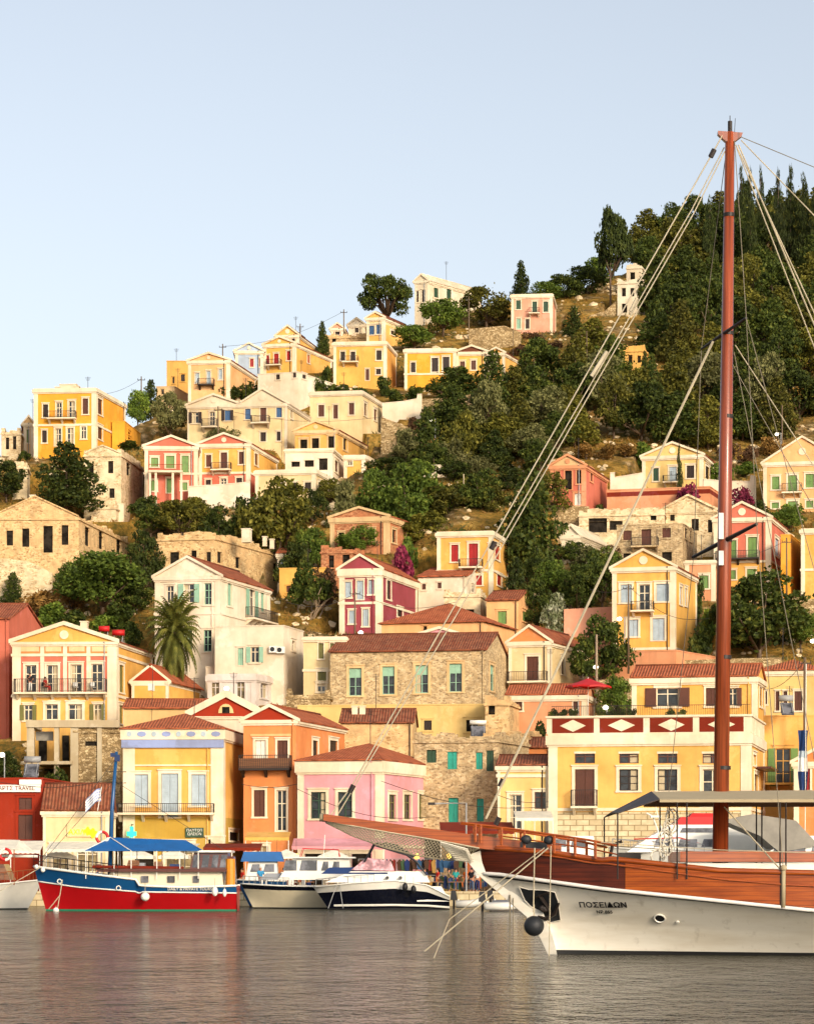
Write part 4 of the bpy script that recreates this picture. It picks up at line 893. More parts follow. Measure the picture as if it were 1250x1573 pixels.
def T(label, px, py, h, w, kd, group=None, D=None, hill=True, cat=None, dd=0):
    D = D or Dof(py); x = (px - 625) / F * D
    zt = CAMZ + (HOR - (py - h)) / F * D; zg = gz(x, D) if hill and D > 197 else .88
    zb = CAMZ + (HOR - py) / F * D
    z0 = min(zb, zg + 0) if zt - zb > 0 else zb
    z0 = max(z0, zb - 3)
    H_ = zt - z0; Wd = w / F * D
    v = rnd.randrange(PROTO[kd]); cr, tr = PROTO[(kd, v)]
    isb = kd in ('bush', 'bushd', 'dry', 'mag', 'white', 'brown')
    o = thing(NAMES[kd], label, cat or ('shrub' if isb else 'tree'), (x, D, z0), group)
    for me, nm in ((cr, 'crown' if kd != 'palm' else 'fronds'), (tr, 'trunk')):
        if isb: nm = 'foliage' if nm == 'crown' else 'stems'
        c = bpy.data.objects.new(nm, me); COL.objects.link(c); c.parent = o
    o.scale = (Wd, Wd, H_); o.rotation_euler.z = rnd.uniform(0, 6.28) if kd != 'twist' else 0
    return o
T('umbrella pine alone on the skyline left of the hilltop white house', 595, 492, 82, 80, 'umb')
T('dark pointed fir on the skyline above the pink hilltop house', 800, 455, 56, 42, 'con', D=415)
T('bushy olive-green tree below the hilltop white house wall', 680, 518, 60, 82, 'broad')
T('rounded brown-green tree left of the pink hilltop house', 748, 500, 66, 84, 'pine')
T('low tree left of the utility pole under the hilltop white house', 636, 538, 40, 64, 'broad')
T('small dark conifer right of the pink hilltop house', 881, 527, 58, 42, 'con')
T('tall dense cypress with a bare pale trunk on the right skyline', 938, 482, 160, 62, 'tall')
T('dark tree with a small crown hiding the front of the gold terraced house', 692, 610, 48, 74, 'dark')
T('dark shrub at the right end of the yellow terrace', 742, 608, 34, 40, 'bushd')
T('dark shrub between the two yellow flat-roofed houses', 590, 600, 26, 30, 'bushd')
T('tiny cluster of firs on the skyline left of the utility pole', 495, 518, 26, 26, 'con')
T('tall dark pine standing in front of the orange mansion', 102, 785, 108, 122, 'con')
T('dark leafy tree at the left edge below the ruined tower', 10, 772, 68, 66, 'dark')
T('small round tree above the ruined tower', 36, 716, 24, 26, 'dark')
T('olive shrubbery right of the orange mansion annex', 262, 680, 78, 56, 'olive')
T('green tree behind the orange mansion annex', 212, 645, 46, 42, 'broad')
T('spiky dark tree on the skyline right of the orange mansion', 232, 612, 30, 40, 'con')
T('low dark shrub above the roofless stone house', 200, 695, 20, 46, 'bushd')
T('dark tree in front of the cream balcony walls of the double-gabled house', 345, 688, 36, 62, 'olive')
HG = 'dark shrubs in a hedge under the red-shuttered house'
for i, (px, py, h, w) in enumerate([(352, 612, 22, 40), (385, 608, 26, 44), (420, 606, 30, 46), (456, 606, 28, 44), (490, 604, 30, 40), (522, 608, 22, 40), (556, 612, 22, 40), (604, 618, 26, 36), (636, 612, 22, 34), (500, 585, 24, 26)]):
    T('dark shrub in the hedge running under the yellow hilltop houses', px, py, h, w, 'bushd', HG)
GF = 'trees screening the foot of the coral porch house'
for i, (px, py, h, w, kd) in enumerate([(232, 822, 62, 70, 'dark'), (280, 830, 66, 80, 'pine'), (330, 828, 52, 70, 'dark')]):
    T('dark tree in the row screening the foot of the coral porch house', px, py, h, w, kd, GF)
T('large bright pine in front of the cream terrace house', 430, 842, 112, 138, 'pine')
T('dark pine behind the large bright pine', 372, 830, 70, 70, 'dark')
MG = 'trees in the green hollow mid-slope'
for px, py, h, w, kd in [(530, 800, 62, 60, 'olive'), (575, 785, 66, 80, 'broad'), (628, 800, 88, 110, 'broad'), (690, 800, 60, 90, 'pine'), (600, 742, 40, 90, 'dark'), (655, 825, 40, 90, 'pine'), (740, 800, 80, 70, 'dark'), (700, 745, 38, 60, 'dark'), (480, 860, 50, 60, 'broad'), (640, 770, 40, 60, 'broad'), (700, 852, 40, 70, 'dark'), (780, 765, 50, 60, 'dark'), (560, 845, 40, 60, 'broad')]:
    T('leafy tree in the dense green hollow at mid-slope', px, py, h, w, kd, MG)
T('round-topped tree at the head of the tall grey pole', 733, 742, 44, 54, 'olive')
T('broad grey-brown shrub beside the lit street lamp', 622, 708, 48, 66, 'olive')
T('tall layered pine left of the coral roofless house', 815, 868, 148, 132, 'con')
T('round pine close behind the tall layered pine', 845, 800, 75, 70, 'pine')
T('dark feathery conifer right of the red-shuttered house', 792, 930, 76, 60, 'con')
T('large glossy round tree below the big gabled ruin', 158, 945, 98, 150, 'broad')
T('dark tree behind the large glossy round tree', 222, 905, 92, 64, 'dark')
T('small dark fir in dry grass at the far left', 20, 928, 50, 44, 'con')
T('dark spiky shrub above the balcony mansion roof', 112, 965, 36, 60, 'bushd'); T('dark shrub left of the palm', 200, 985, 40, 44, 'bushd'); T('green shrub behind the red roof tanks', 160, 965, 26, 50, 'bush')
T('shaggy fan palm in front of the white mansion', 268, 1028, 120, 100, 'palm', D=236)
T('twisted pine with pale bare limbs between white and crimson houses', 468, 978, 112, 92, 'twist', D=258)
T('leafy tree above the stone wall left of the twisted pine', 500, 905, 40, 50, 'brown', D=262)
T('big dark tree right of the mast above the corner building', 1165, 1008, 132, 168, 'dark')
T('dark tree behind the lit lamp left of the tall ochre-yellow house', 922, 1040, 96, 92, 'dark', D=240)
T('white flowering oleander above the cream balcony house', 853, 968, 66, 58, 'white'); T('smaller white flowering oleander beneath the first', 842, 992, 40, 44, 'white', D=250)
OG = 'leafy trees in the garden gully left of the stone balcony house'
for px, py, h, w, kd in [(885, 940, 76, 70, 'dark'), (925, 935, 100, 70, 'dark'), (850, 920, 60, 60, 'broad'), (905, 900, 60, 60, 'olive'), (825, 945, 60, 50, 'dark'), (940, 880, 50, 40, 'brown')]:
    T('leafy tree in the garden gully left of the stone balcony house', px, py, h, w, kd, OG)
T('thin young cypress in front of the pale yellow gabled house', 1043, 750, 70, 15, 'cyp', D=298)
T('magenta bougainvillea under the pale yellow gabled house', 1052, 772, 34, 54, 'mag', D=291); T('dark red bougainvillea right of the mast', 1142, 775, 38, 42, 'mag', D=292)
T('spiky green shrub beneath the coral roofless house', 918, 786, 22, 38, 'bushd'); T('banana-leaved shrub under the cream green-shuttered house', 1210, 820, 40, 56, 'broad'); T('green shrub right of the bougainvillea', 1165, 795, 30, 40, 'bushd')
T('palm-like shrub at the left edge above the red shop', 12, 1215, 62, 56, 'dark', D=214); T('dark shrub on the terrace edge of the concrete frame', 90, 1200, 26, 56, 'bushd', D=213)
T('dark shrub between the stone house and the corner building', 828, 1130, 30, 40, 'bushd', D=220); T('ivy-like shrub below the red parasol', 945, 1100, 60, 60, 'broad', D=228)
T('low dark shrub on the coral basement terrace', 1075, 975, 26, 40, 'bushd', D=246); T('green shrub beneath the stone gable', 1070, 925, 50, 24, 'bushd', D=258)
T('bougainvillea tumbling over the wall beside the roofless red house', 618, 865, 36, 50, 'mag', D=268); T('green bush left of the dark red bougainvillea', 560, 872, 20, 50, 'bush', D=266, dd=0); T('green bush above the bougainvillea', 628, 842, 30, 36, 'bush', D=272)
T('dry golden bush beside the patched stone wall', 60, 945, 46, 90, 'dry'); T('dry golden bush at the left edge', 20, 965, 40, 80, 'dry'); T('dry golden bush under the large glossy tree', 110, 925, 36, 70, 'dry')
# the wood on the upper right slope
SK = 'bushes on the skyline right of the pink hilltop house'
for px, py, h, w, kd in [(838, 470, 38, 60, 'broad'), (868, 468, 48, 64, 'dark'), (902, 462, 58, 70, 'dark'), (915, 440, 44, 50, 'broad')]:
    T('rounded tree on the skyline between the fir and the tall cypress', px, py, h, w, kd, SK)
for i, (px, py, h, w) in enumerate([(1138, 392, 140, 26), (1168, 392, 136, 24), (1214, 396, 144, 34), (1233, 400, 134, 40), (1252, 405, 116, 32), (1090, 400, 100, 30), (1195, 410, 152, 30), (1152, 410, 154, 26)]):
    T('narrow dark cypress rising above the wood on the right skyline', px, py, h, w, 'cyp', 'skyline cypresses right of the mast', D=Dof(py) - 12)
WG = 'trees of the dense wood on the right slope'
rows = [(355, 985, 1420, 100, 66), (385, 960, 1420, 95, 70), (420, 975, 1420, 95, 76), (455, 1000, 1420, 90, 78), (490, 1000, 1420, 95, 84), (525, 1000, 1420, 95, 88), (560, 900, 1420, 100, 92), (600, 810, 1420, 100, 96), (640, 700, 1420, 100, 100), (672, 690, 1200, 90, 94), (700, 650, 860, 80, 90)]
wr = random.Random(12)
for (py, x0, x1, h, w) in rows:
    x = x0 + wr.uniform(0, 20)
    while x < x1:
        yy = py + wr.uniform(-10, 10)
        bad = (yy > 560 and 948 < x < 1010 and yy < 620) or (x < 1005 and 470 < yy < 560 ) or (1100 < x < 1175 and 425 < yy < 500 and False)
        if not bad:
            kd = wr.choice(['con', 'pine', 'con', 'dark', 'cpine', 'cpine', 'dark' if py < 640 else 'olive'])
            hh = h * wr.uniform(.7, 1.1); 
            if py < 400: hh = min(hh, 38 + (x - 960) * .2, 72) * wr.uniform(.75, 1.05)
            T('dark evergreen of the dense wood covering the upper right slope', x, yy, hh, w * wr.uniform(.75, 1.1), kd, WG)
        x += w * wr.uniform(.42, .66)
BR = 'dry shrubs on the brown bank behind the pale yellow house'
for px, py in [(900, 700), (930, 705), (960, 700), (990, 698), (1120, 700), (1150, 705), (1180, 690), (1210, 700), (1110, 730), (1145, 728)]:
    T('dry brown shrub on the bank below the dense wood', px, py, 24, 44, wr.choice(['dry', 'brown', 'dry', 'bush']), BR)
BS = 'shrubs on the rocky slope under the pink hilltop house'
for px, py in [(850, 545), (880, 560), (915, 555), (830, 575), (870, 590), (925, 590), (850, 610), (800, 550), (905, 540), (760, 530), (820, 530)]:
    T('shrub on the rocky slope under the pink hilltop house', px, py, 24, 42, wr.choice(['dry', 'brown', 'bushd', 'bush', 'bushd']), BS)
# loose scrub and dry grass that nobody could count
def scrub():
    rg = np.random.RandomState(5)
    for nm, mat, n, sz in (('dry_grass', 'lf_dry', 17000, .30), ('low_scrub', 'lf_olive', 11000, .30)):
        vs = []
        cx = rg.uniform(-.19, .19, 420); cy = rg.uniform(200, 470, 420)
        for i in range(n):
            j = rg.randint(0, 420); y = cy[j] + rg.normal() * 3.5; x = cx[j] * cy[j] + rg.normal() * 3.5
            if y < 200: continue
            z = gz(x, y)
            if inpad(x, y): continue
            for q in range(3):
                a = rg.normal(size=3); a[2] = abs(a[2]) + .6; a /= np.linalg.norm(a); b = np.cross(a, rg.normal(size=3)); b /= np.linalg.norm(b); s_ = sz * rg.uniform(.5, 1.4); p = np.array((x, y, z)) + rg.normal(size=3) * (.18, .18, .05)
                vs += [tuple(p - b * s_ * .3), tuple(p + b * s_ * .3), tuple(p + a * s_ * 1.5)]
        me = bpy.data.meshes.new(nm); me.from_pydata(vs, [], np.arange(len(vs)).reshape(-1, 3).tolist()); me.materials.append(M[mat]); me.update()
        o = bpy.data.objects.new(nm, me); COL.objects.link(o); tag(o, 'dry golden grass scattered over the whole hillside' if nm == 'dry_grass' else 'low grey-green scrub scattered over the whole hillside', 'grass' if nm == 'dry_grass' else 'scrub', kind='stuff')
PP = []
for foot, zb, dep in PADS:
    f0, f1, f2, f3 = foot; PP.append((f0, (f1 - f0).normalized(), (f3 - f0).normalized(), (f1 - f0).length, (f3 - f0).length))
def inpad(x, y):
    for f0, ux, uy, L, Dp in PP:
        if abs(f0.y - y) > 26: continue
        m = Matrix(((ux.x, uy.x), (ux.y, uy.y))).inverted(); d = m @ Vector((x - f0.x, y - f0.y))
        if -.5 < d[0] < L + .5 and -.5 < d[1] < Dp + .5: return True
    return False
scrub()
def rocks():
    rg = np.random.RandomState(9); vs = []; fs = []
    ico = [(0,0,1),(.9,0,.45),(.28,.85,.45),(-.72,.53,.45),(-.72,-.53,.45),(.28,-.85,.45),(.72,.53,-.45),(-.28,.85,-.45),(-.9,0,-.45),(-.28,-.85,-.45),(.72,-.53,-.45),(0,0,-1)]
    F_ = [(0,1,2),(0,2,3),(0,3,4),(0,4,5),(0,5,1),(1,6,2),(2,7,3),(3,8,4),(4,9,5),(5,10,1),(2,6,7),(3,7,8),(4,8,9),(5,9,10),(1,10,6),(11,7,6),(11,8,7),(11,9,8),(11,10,9),(11,6,10)]
    for i in range(5200):
        y = rg.uniform(205, 460); x = rg.uniform(-.18, .18) * y
        if inpad(x, y): continue
        s_ = rg.uniform(.12, .5) * (2.2 if rg.rand() < .08 else 1); b = len(vs); z = gz(x, y)
        for q in ico:
            j = 1 + rg.uniform(-.25, .25); vs.append((x + q[0] * s_ * j, y + q[1] * s_ * j, z + q[2] * s_ * .7 * j))
        fs += [tuple(b + t for t in f_) for f_ in F_]
    me = bpy.data.meshes.new('loose_rocks'); me.from_pydata(vs, [], fs); me.materials.append(M['ruinpale']); me.update(); o = bpy.data.objects.new('loose_rocks', me); COL.objects.link(o)
    tag(o, 'loose pale stones scattered over the hillside', 'stones', kind='stuff')
rocks()
for px, py, h, w in ((950, 590, 34, 40), (1000, 585, 44, 44), (972, 584, 16, 30), (990, 560, 22, 20)): T('dark tree half hiding the yellow ruin in the wood', px, py, h, w, 'con', 'trees in front of the yellow ruin', D=338)
XG = 'low trees filling the gaps between the houses'
for px, py, h, w, kd in [(668, 720, 40, 60, 'dark'), (700, 712, 44, 60, 'olive'), (760, 720, 60, 70, 'con'), (790, 700, 60, 70, 'cpine'), (830, 730, 60, 66, 'dark'), (540, 850, 30, 50, 'broad'), (640, 740, 36, 50, 'broad'), (720, 775, 50, 60, 'pine'), (755, 800, 60, 60, 'pine'), (670, 790, 50, 70, 'broad'), (480, 800, 50, 50, 'dark'), (505, 770, 40, 50, 'pine'), (450, 870, 40, 60, 'dark'), (400, 840, 50, 60, 'pine'), (260, 820, 50, 60, 'dark'), (300, 800, 40, 50, 'pine'), (640, 660, 24, 40, 'brown'), (690, 670, 50, 60, 'dark'), (735, 655, 60, 70, 'con'), (790, 640, 80, 80, 'cpine'), (720, 700, 60, 70, 'con'), (855, 690, 60, 70, 'dark'),
                          (815, 640, 70, 70, 'con'), (870, 660, 70, 80, 'cpine'), (760, 690, 50, 60, 'cpine'), (110, 905, 40, 60, 'broad'), (205, 940, 60, 60, 'dark'), (75, 962, 40, 60, 'bush'), (180, 958, 40, 60, 'bushd'), (30, 965, 40, 50, 'dry'), (880, 870, 40, 50, 'dark'), (940, 920, 70, 60, 'broad'), (820, 905, 60, 50, 'dark'), (1110, 975, 50, 50, 'dark'), (1230, 1000, 60, 60, 'broad'), (1090, 960, 40, 40, 'bush'), (1215, 800, 30, 40, 'bush'), (1175, 820, 36, 30, 'dark')]:
    T('leafy plant filling a gap between houses on the slope', px, py, h, w, kd, XG)
# ------------------------------------------------------------------ boats
def wood(key, h1, h2, rough=.35, sc=(.6, .6, 9), lines=True):
    s = NT(key + '_varnished_wood'); n = s.noise(1.6, 5, s.mapv(sc)); w = s.n('ShaderNodeTexWave', wave_type='BANDS', bands_direction='Z'); w.inputs['Scale'].default_value = 2.6; w.inputs['Distortion'].default_value = .6; s.l(s.pos, w.inputs['Vector'])
    a = s.mix(s.ramp(n, [(.35, W4(0)), (.65, W4(1))]), lin(h1), lin(h2)); a = s.mix(s.ramp(w.outputs[0], [(0, W4(.7)), (.07, W4(0))]), a, k(lin(h2), .35)) if lines else a
    s.col(a); s.b.inputs['Coat Weight'].default_value = .5; s.b.inputs['Coat Roughness'].default_value = .15; M[key] = s.fin(rough, .4)
wood('varnish', 'A85218', '843A12'); wood('dkwood', '5E2412', '3E160C'); wood('deckwood', '8A5A34', '6A4226'); wood('mastwood', 'A04A24', '662A10', .42, (9, 9, .22), False)
s = NT('gulet_hull_paint'); a = s.mix(s.ramp(s.noise(1.2, 6, s.mapv((.35, .35, 2.2))), [(.4, W4(0)), (.75, W4(1))]), lin('EAE4D6'), lin('D6CCB8'))
st_ = s.noise(1, 5, s.mapv((3.5, 3.5, .4))); a = s.mix(s.ramp(st_, [(.58, W4(0)), (.75, W4(.35))]), a, lin('8E8066')); s.col(a); M['hullwhite'] = s.fin(.4, .4)
for kk, h, r_ in (('redhull', 'A80E14', .3), ('bluehull', '124C7C', .3), ('blackhull', '0C0F1C', .15), ('gel', 'E6E2D6', .25), ('creamhull', 'D8CCAE', .3), ('greenboot', '1E7A5C', .5), ('bootblack', '101012', .6), ('grey_rubber', '8A8C90', .6), ('orangefab', 'D8581E', .8), ('tanfab', 'A89878', .9)): paint(kk, h, r_, .5, 0, .06)
glass_mat('tint', (.05, .05, .055, 1), .08); glass_mat('pinktint', (.30, .16, .17, 1), .1)
class Hull:
    def __init__(s, xb, xs, yc, beam, sheer, stem, vb=-.22, low=.6, pmax=1.35, pmin=.75, tr=.75, yaw=0):
        s.xb, s.xs, s.yc, s.beam, s.sheer, s.stem, s.vb, s.low, s.pmax, s.pmin, s.tr, s.yaw = xb, xs, yc, beam, sheer, stem, vb, low, pmax, pmin, tr, yaw
    def pt(s, u, v, sd=-1, off=0):
        dx = float(np.interp(v, [a for a, b in s.stem], [b for a, b in s.stem])) * (1 if s.xs > s.xb else -1)
        x0 = s.xb + dx; x = x0 + (s.xs - x0) * u; h = float(np.interp(abs(x - s.xb), [a for a, b in s.sheer], [b for a, b in s.sheer]))
        z = v * h; q = min(1, u / .5); w = max(0, min(1, v)); f = math.sin(math.pi / 2 * q) ** (s.pmax + (s.pmin - s.pmax) * w)
        f *= 1 - (1 - s.tr) * max(0, (u - .55) / .45) ** 2
        b = s.beam / 2 * (s.low + (1 - s.low) * w) * f + off
        return Vector((x, s.yc + sd * b + s.yaw * (x - s.xb), z))
    def shell(s, v0, v1, nu=48, nv=8, off=0):
        mb = MB()
        for sd in (-1, 1): mb.grid(lambda a, b: s.pt(a, v0 + (v1 - v0) * b, sd, off), nu, nv)
        mb.poly([s.pt(1, v0, -1), s.pt(1, v0, 1), s.pt(1, v1, 1), s.pt(1, v1, -1)]); return mb
    def deck(s, v=.9, n=30):
        mb = MB()
        for i in range(n):
            a, b = i / n, (i + 1) / n; mb.poly([s.pt(a, v, -1, -.02), s.pt(b, v, -1, -.02), s.pt(b, v, 1, -.02), s.pt(a, v, 1, -.02)])
        return mb
    def rail(s, v, r, u0=0, u1=1, n=40, sides=(-1, 1), off=.01, dz=0):
        mb = MB()
        for sd in sides: mb.tube([s.pt(u0 + (u1 - u0) * i / n, v, sd, off) + Vector((0, 0, dz)) for i in range(n + 1)], r, 6)
        return mb
    def near(s, px, py):
        """point on the near side shell seen through a photo pixel"""
        best = None
        for i in range(121):
            for j in range(41):
                p = s.pt(i / 120, j / 40); e = abs(625 + F * p.x / p.y - px) + abs(HOR - F * (p.z - CAMZ) / p.y - py)
                if best is None or e < best[0]: best = (e, p, i / 120, j / 40)
        return best[1], best[2], best[3]
def text(body, size, loc, mat, parent, rotz=0, ext=.01, align='CENTER', name='lettering', sx=1, tilt=0):
    cu = bpy.data.curves.new('t', 'FONT'); cu.body = body; cu.size = size; cu.extrude = ext; cu.align_x = align; cu.align_y = 'CENTER'; cu.resolution_u = 3
    to = bpy.data.objects.new('t', cu); COL.objects.link(to); dg = bpy.context.evaluated_depsgraph_get()
    me = bpy.data.meshes.new_from_object(to.evaluated_get(dg)); bpy.data.objects.remove(to)
    me.materials.clear(); me.materials.append(M[mat]); me.name = name
    me.transform(Matrix.Translation(Vector(loc) - Vector(parent['_o'] if parent is not None else (0, 0, 0))) @ Matrix.Rotation(rotz, 4, 'Z') @ Matrix.Rotation(R(90) + tilt, 4, 'X') @ Matrix.Diagonal((sx, 1, 1, 1)))
    o = bpy.data.objects.new(name, me); COL.objects.link(o); o.parent = parent
    if parent is not None: o['_o'] = list(parent['_o'])
    return o
def fender(label, px, py, D, r, mat='gel', long=1, group=None, rope=None):
    c = at(px, py, D); mb = MB(); mb.ball((c.x, c.y, c.z), r, 14, 10, (1, 1, long))
    o = thing('fender', label, 'fender', (c.x, c.y, c.z - r * long), group); mb.build('buoy_body', mat, o, True)
    mb = MB(); mb.tube([c + Vector((0, 0, r * long * .9)), c + Vector((0, 0, r * long + (rope or .5)))], .018, 5); mb.build('rope', 'rope', o)
def line(mb, a, b, r=.02, sag=0, n=8):
    mb.tube([a.lerp(b, i / n) - Vector((0, 0, sag * math.sin(math.pi * i / n))) for i in range(n + 1)] if sag else [a, b], r, 5)
# --- the big wooden gulet in front
Dg = 69.3
G_ = Hull(1.55, 24.0, Dg, 5.9, [(0, 2.18), (.9, 2.12), (3.6, 1.74), (6.5, 1.44), (8.8, 1.2), (13, 1.05), (18, 1.25), (23, 1.7)],
          [(-.4, 2.35), (0, 2.2), (.2, 2.0), (.48, 1.62), (.75, .95), (1, .35)], vb=-.4, low=.5, pmax=1.3, pmin=.78)
gul = thing('gulet', 'large white-hulled wooden sailing gulet with a tall red-brown mast in the foreground', 'sailing boat', (10, Dg, 0))
G_.shell(.06, 1, 90, 20).build('hull', 'hullwhite', gul, True); G_.shell(-.4, .058, 60, 5, .01).build('boot_stripe', 'bootblack', gul, True)
# bulwark of varnished planks above the strake
topz = [(0, 2.86), (.4, 2.85), (2.2, 2.68), (3.6, 2.46), (3.62, 2.52), (6.5, 2.2), (8.8, 2.14), (13, 2.0), (18, 2.2), (23, 2.7)]
def bul(u, w, sd, off=0, z=None):
    p = G_.pt(u, 1, sd, off + .05 * w); xx = abs(p.x - G_.xb)
    zt = z(p) if z else float(np.interp(xx, [a for a, b in topz], [b for a, b in topz]))
    p = p.copy(); p.x -= .30 * w * max(0, 1 - u * 14); p.z = p.z + (zt - p.z) * w; return p
mb = MB()
for sd in (-1, 1):
    mb.grid(lambda a, b: bul(a, b, sd), 90, 4); mb.grid(lambda a, b: bul(a, b, sd, -.09), 90, 4)
bw = mb.build('bulwark', 'dkwood', gul, True)
mb = MB()      # lighter wood panels between the posts, from the deckhouse aft
for sd in (-1,):
    for u0, u1 in ((.17, .345), (.352, .475), (.482, .62), (.627, .8)):
        mb.grid(lambda a, b: bul(u0 + (u1 - u0) * a, .07 + .86 * b, sd, .022), 14, 3)
mb.build('plank_panel', 'varnish', bw)
mb = MB()
for sd in (-1, 1): mb.tube([bul(i / 90, 1, sd, -.03) + Vector((0, 0, .02)) for i in range(91)], .075, 8)
mb.build('cap_rail', 'varnish', gul, True)
mb = MB()
for sd in (-1, 1): mb.tube([bul(i / 60, .9 - .24 * min(1, max(0, (i / 60 - .1) / .25)), sd, .03) for i in range(4, 61)], .028, 6)
mb.build('rubbing_moulding', 'varnish', gul, True)
G_.rail(1, .055, 0, 1, 80, off=.02).build('strake', 'white_metal', gul, True)
G_.rail(.965, .02, 0, 1, 80, off=.012).build('strake_shadow_line', 'rubber', gul, True)
mb = MB(); dk = [(G_.pt(i / 40, 1, -1, -.12), G_.pt(i / 40, 1, 1, -.12)) for i in range(41)]
for i in range(40): mb.poly([dk[i][0] + Vector((0, 0, .25)), dk[i+1][0] + Vector((0, 0, .25)), dk[i+1][1] + Vector((0, 0, .25)), dk[i][1] + Vector((0, 0, .25))])
mb.build('deck', 'deckwood', gul)
for uu in (.349, .478, .623):       # pale posts with caps that carry the shrouds
    mb = MB(); a = bul(uu, .0, -1, .06); b = bul(uu, 1.0, -1, .06); mb.tube([a, b + Vector((0, 0, .06))], .055, 8); mb.ball(b + Vector((0, 0, .12)), .09, 10, 6); mb.build('chain_plate', 'tanfab', gul, True)
# pale stem plate
prof = [(1.50, 2.60), (1.9, 2.1), (2.5, 1.58), (3.17, 1.0), (3.55, .41), (3.74, 0), (3.85, -.6)]
mb = MB(); W_ = [.52, .52, .5, .42, .3, .22, .2]
for i in range(len(prof) - 1):
    (xa, za), (xb_, zb_) = prof[i], prof[i+1]
    mb.prism([(xa, Dg - .13, za), (xb_, Dg - .13, zb_), (xb_ + W_[i+1], Dg - .26, zb_ + W_[i+1] * .35), (xa + W_[i], Dg - .3, za + W_[i] * .35)],
             [(xa, Dg + .13, za), (xb_, Dg + .13, zb_), (xb_ + W_[i+1], Dg + .26, zb_ + W_[i+1] * .35), (xa + W_[i], Dg + .3, za + W_[i] * .35)])
mb.build('stem', 'hullwhite', gul)
# bowsprit platform
tip = at(497, 1256, Dg)
bt = [tip, at(640, 1279, Dg), at(742, 1295, Dg), at(860, 1308, Dg)]
mb = MB()
for i in range(3):
    a, b = bt[i], bt[i+1]; h0, h1 = [.09, .14, .17, .15][i:i+2]; w0, w1 = [.16, .35, .5, .6][i:i+2]
    mb.prism([a + Vector((0, -w0, -h0)), a + Vector((0, w0, -h0)), a + Vector((0, w0, h0)), a + Vector((0, -w0, h0))], [b + Vector((0, -w1, -h1)), b + Vector((0, w1, -h1)), b + Vector((0, w1, h1)), b + Vector((0, -w1, h1))])
bs = mb.build('bowsprit', 'varnish', gul)
mb = MB(); mb.tube([tip + Vector((-.1, 0, 0)), tip + Vector((.12, 0, -.02))], .11, 8); mb.build('bowsprit_cap', 'tanfab', bs, True)
# pulpit railing on the foredeck
tops = [at(708, 1264, Dg - .5), at(772, 1272, Dg - .8), at(850, 1283, Dg - 1.2), at(905, 1291, Dg - 1.5), at(948, 1300, Dg - 1.8)]
mb = MB(); mb.tube(tops, .035, 6); mb.tube([p + Vector((0, 2 * (Dg - p.y), .0)) for p in tops], .035, 6)
mb.tube([p - Vector((0, 0, .22)) for p in tops[1:]], .02, 5)
pul = mb.build('pulpit_rail', 'varnish', gul)
for px_, t_, b_ in ((730, 1267, 1294), (738, 1268, 1295), (770, 1272, 1299), (805, 1277, 1303), (851, 1284, 1310), (883, 1288, 1316), (914, 1293, 1320)):
    for sd in (-1, 1):
        d_ = .5 + (px_ - 708) / 240 * 1.3; mb = MB(); a = at(px_, b_, Dg - d_); b = at(px_, t_, Dg - d_)
        if sd > 0: a = Vector((a.x, 2 * Dg - a.y, a.z)); b = Vector((b.x, 2 * Dg - b.y, b.z))
        mb.tube([a, b], .042, 6); mb.build('rail_post', 'varnish', gul)
# bow net
mb = MB(); lowc = [(500, 1264), (540, 1284), (590, 1302), (640, 1315), (690, 1322), (712, 1320)]; upc = [(503, 1262), (545, 1270), (600, 1280), (650, 1288), (695, 1296), (735, 1304)]
def cur(c, t): return np.interp(t, np.linspace(0, 1, len(c)), [q[0] for q in c]), np.interp(t, np.linspace(0, 1, len(c)), [q[1] for q in c])
for sd in (-1, 1):
    def nt(t, w): 
        a, b = cur(upc, t), cur(lowc, t); p = at(a[0] + (b[0] - a[0]) * w, a[1] + (b[1] - a[1]) * w, Dg); p.y = Dg + sd * (.12 + .5 * t) * (1 - w); return p
    for i in range(46):
        for dr_ in (1, -1):
            P = [nt(min(1, max(0, (i / 45) + dr_ * .11 * w)), w) for w in (0, .35, .7, 1)]; mb.tube(P, .013, 3, False)
    for w in (0, 1): mb.tube([nt(i / 20, w) for i in range(21)], .02, 5)
mb.build('bow_net', 'rope', gul)
mb = MB()
for i in range(16):
    a = at(676 + i * 2.6, 1294 + i * .8, Dg - .66); b = at(700 + i * 1.6, 1322 + i * .2, Dg - .2)
    mb.tube([a, b], .02, 4)
for i in range(9): mb.tube([at(676 + i * 3, 1294 + i * 3.4, Dg - .67 + i * .05), at(718 + i * 1.2, 1305 + i * 2.2, Dg - .67 + i * .05)], .018, 4)
mb.build('folded_net', 'awn_white', gul)
# mast, crosstrees, mizzen
mb = MB(); mt = at(1121, 203, Dg); mbs = Vector((8.32, Dg, 1.6)); mb.tube([mbs, mbs.lerp(mt, .5), mt], [.215, .185, .125], 18); mast = mb.build('mast', 'mastwood', gul, True)
mb = MB(); c = mt
mb.prism([c + Vector((-.33, -.1, .02)), c + Vector((.33, -.1, -.03)), c + Vector((.30, -.1, -.12)), c + Vector((.12, -.1, -.26)), c + Vector((-.12, -.1, -.26)), c + Vector((-.33, -.1, -.06))],
         [c + Vector((-.33, .1, .02)), c + Vector((.33, .1, -.03)), c + Vector((.30, .1, -.12)), c + Vector((.12, .1, -.26)), c + Vector((-.12, .1, -.26)), c + Vector((-.33, .1, -.06))]); mb.build('mast_cap', 'mastwood', mast)
mb = MB(); mb.tube([c, c + Vector((0, 0, .30))], .06, 8); mb.tube([c + Vector((0, 0, .3)), c + Vector((0, 0, .45))], .012, 5); mb.tube([c + Vector((.12, 0, 0)), c + Vector((.14, 0, .38))], .007, 4); mb.build('mast_light', 'iron', mast)
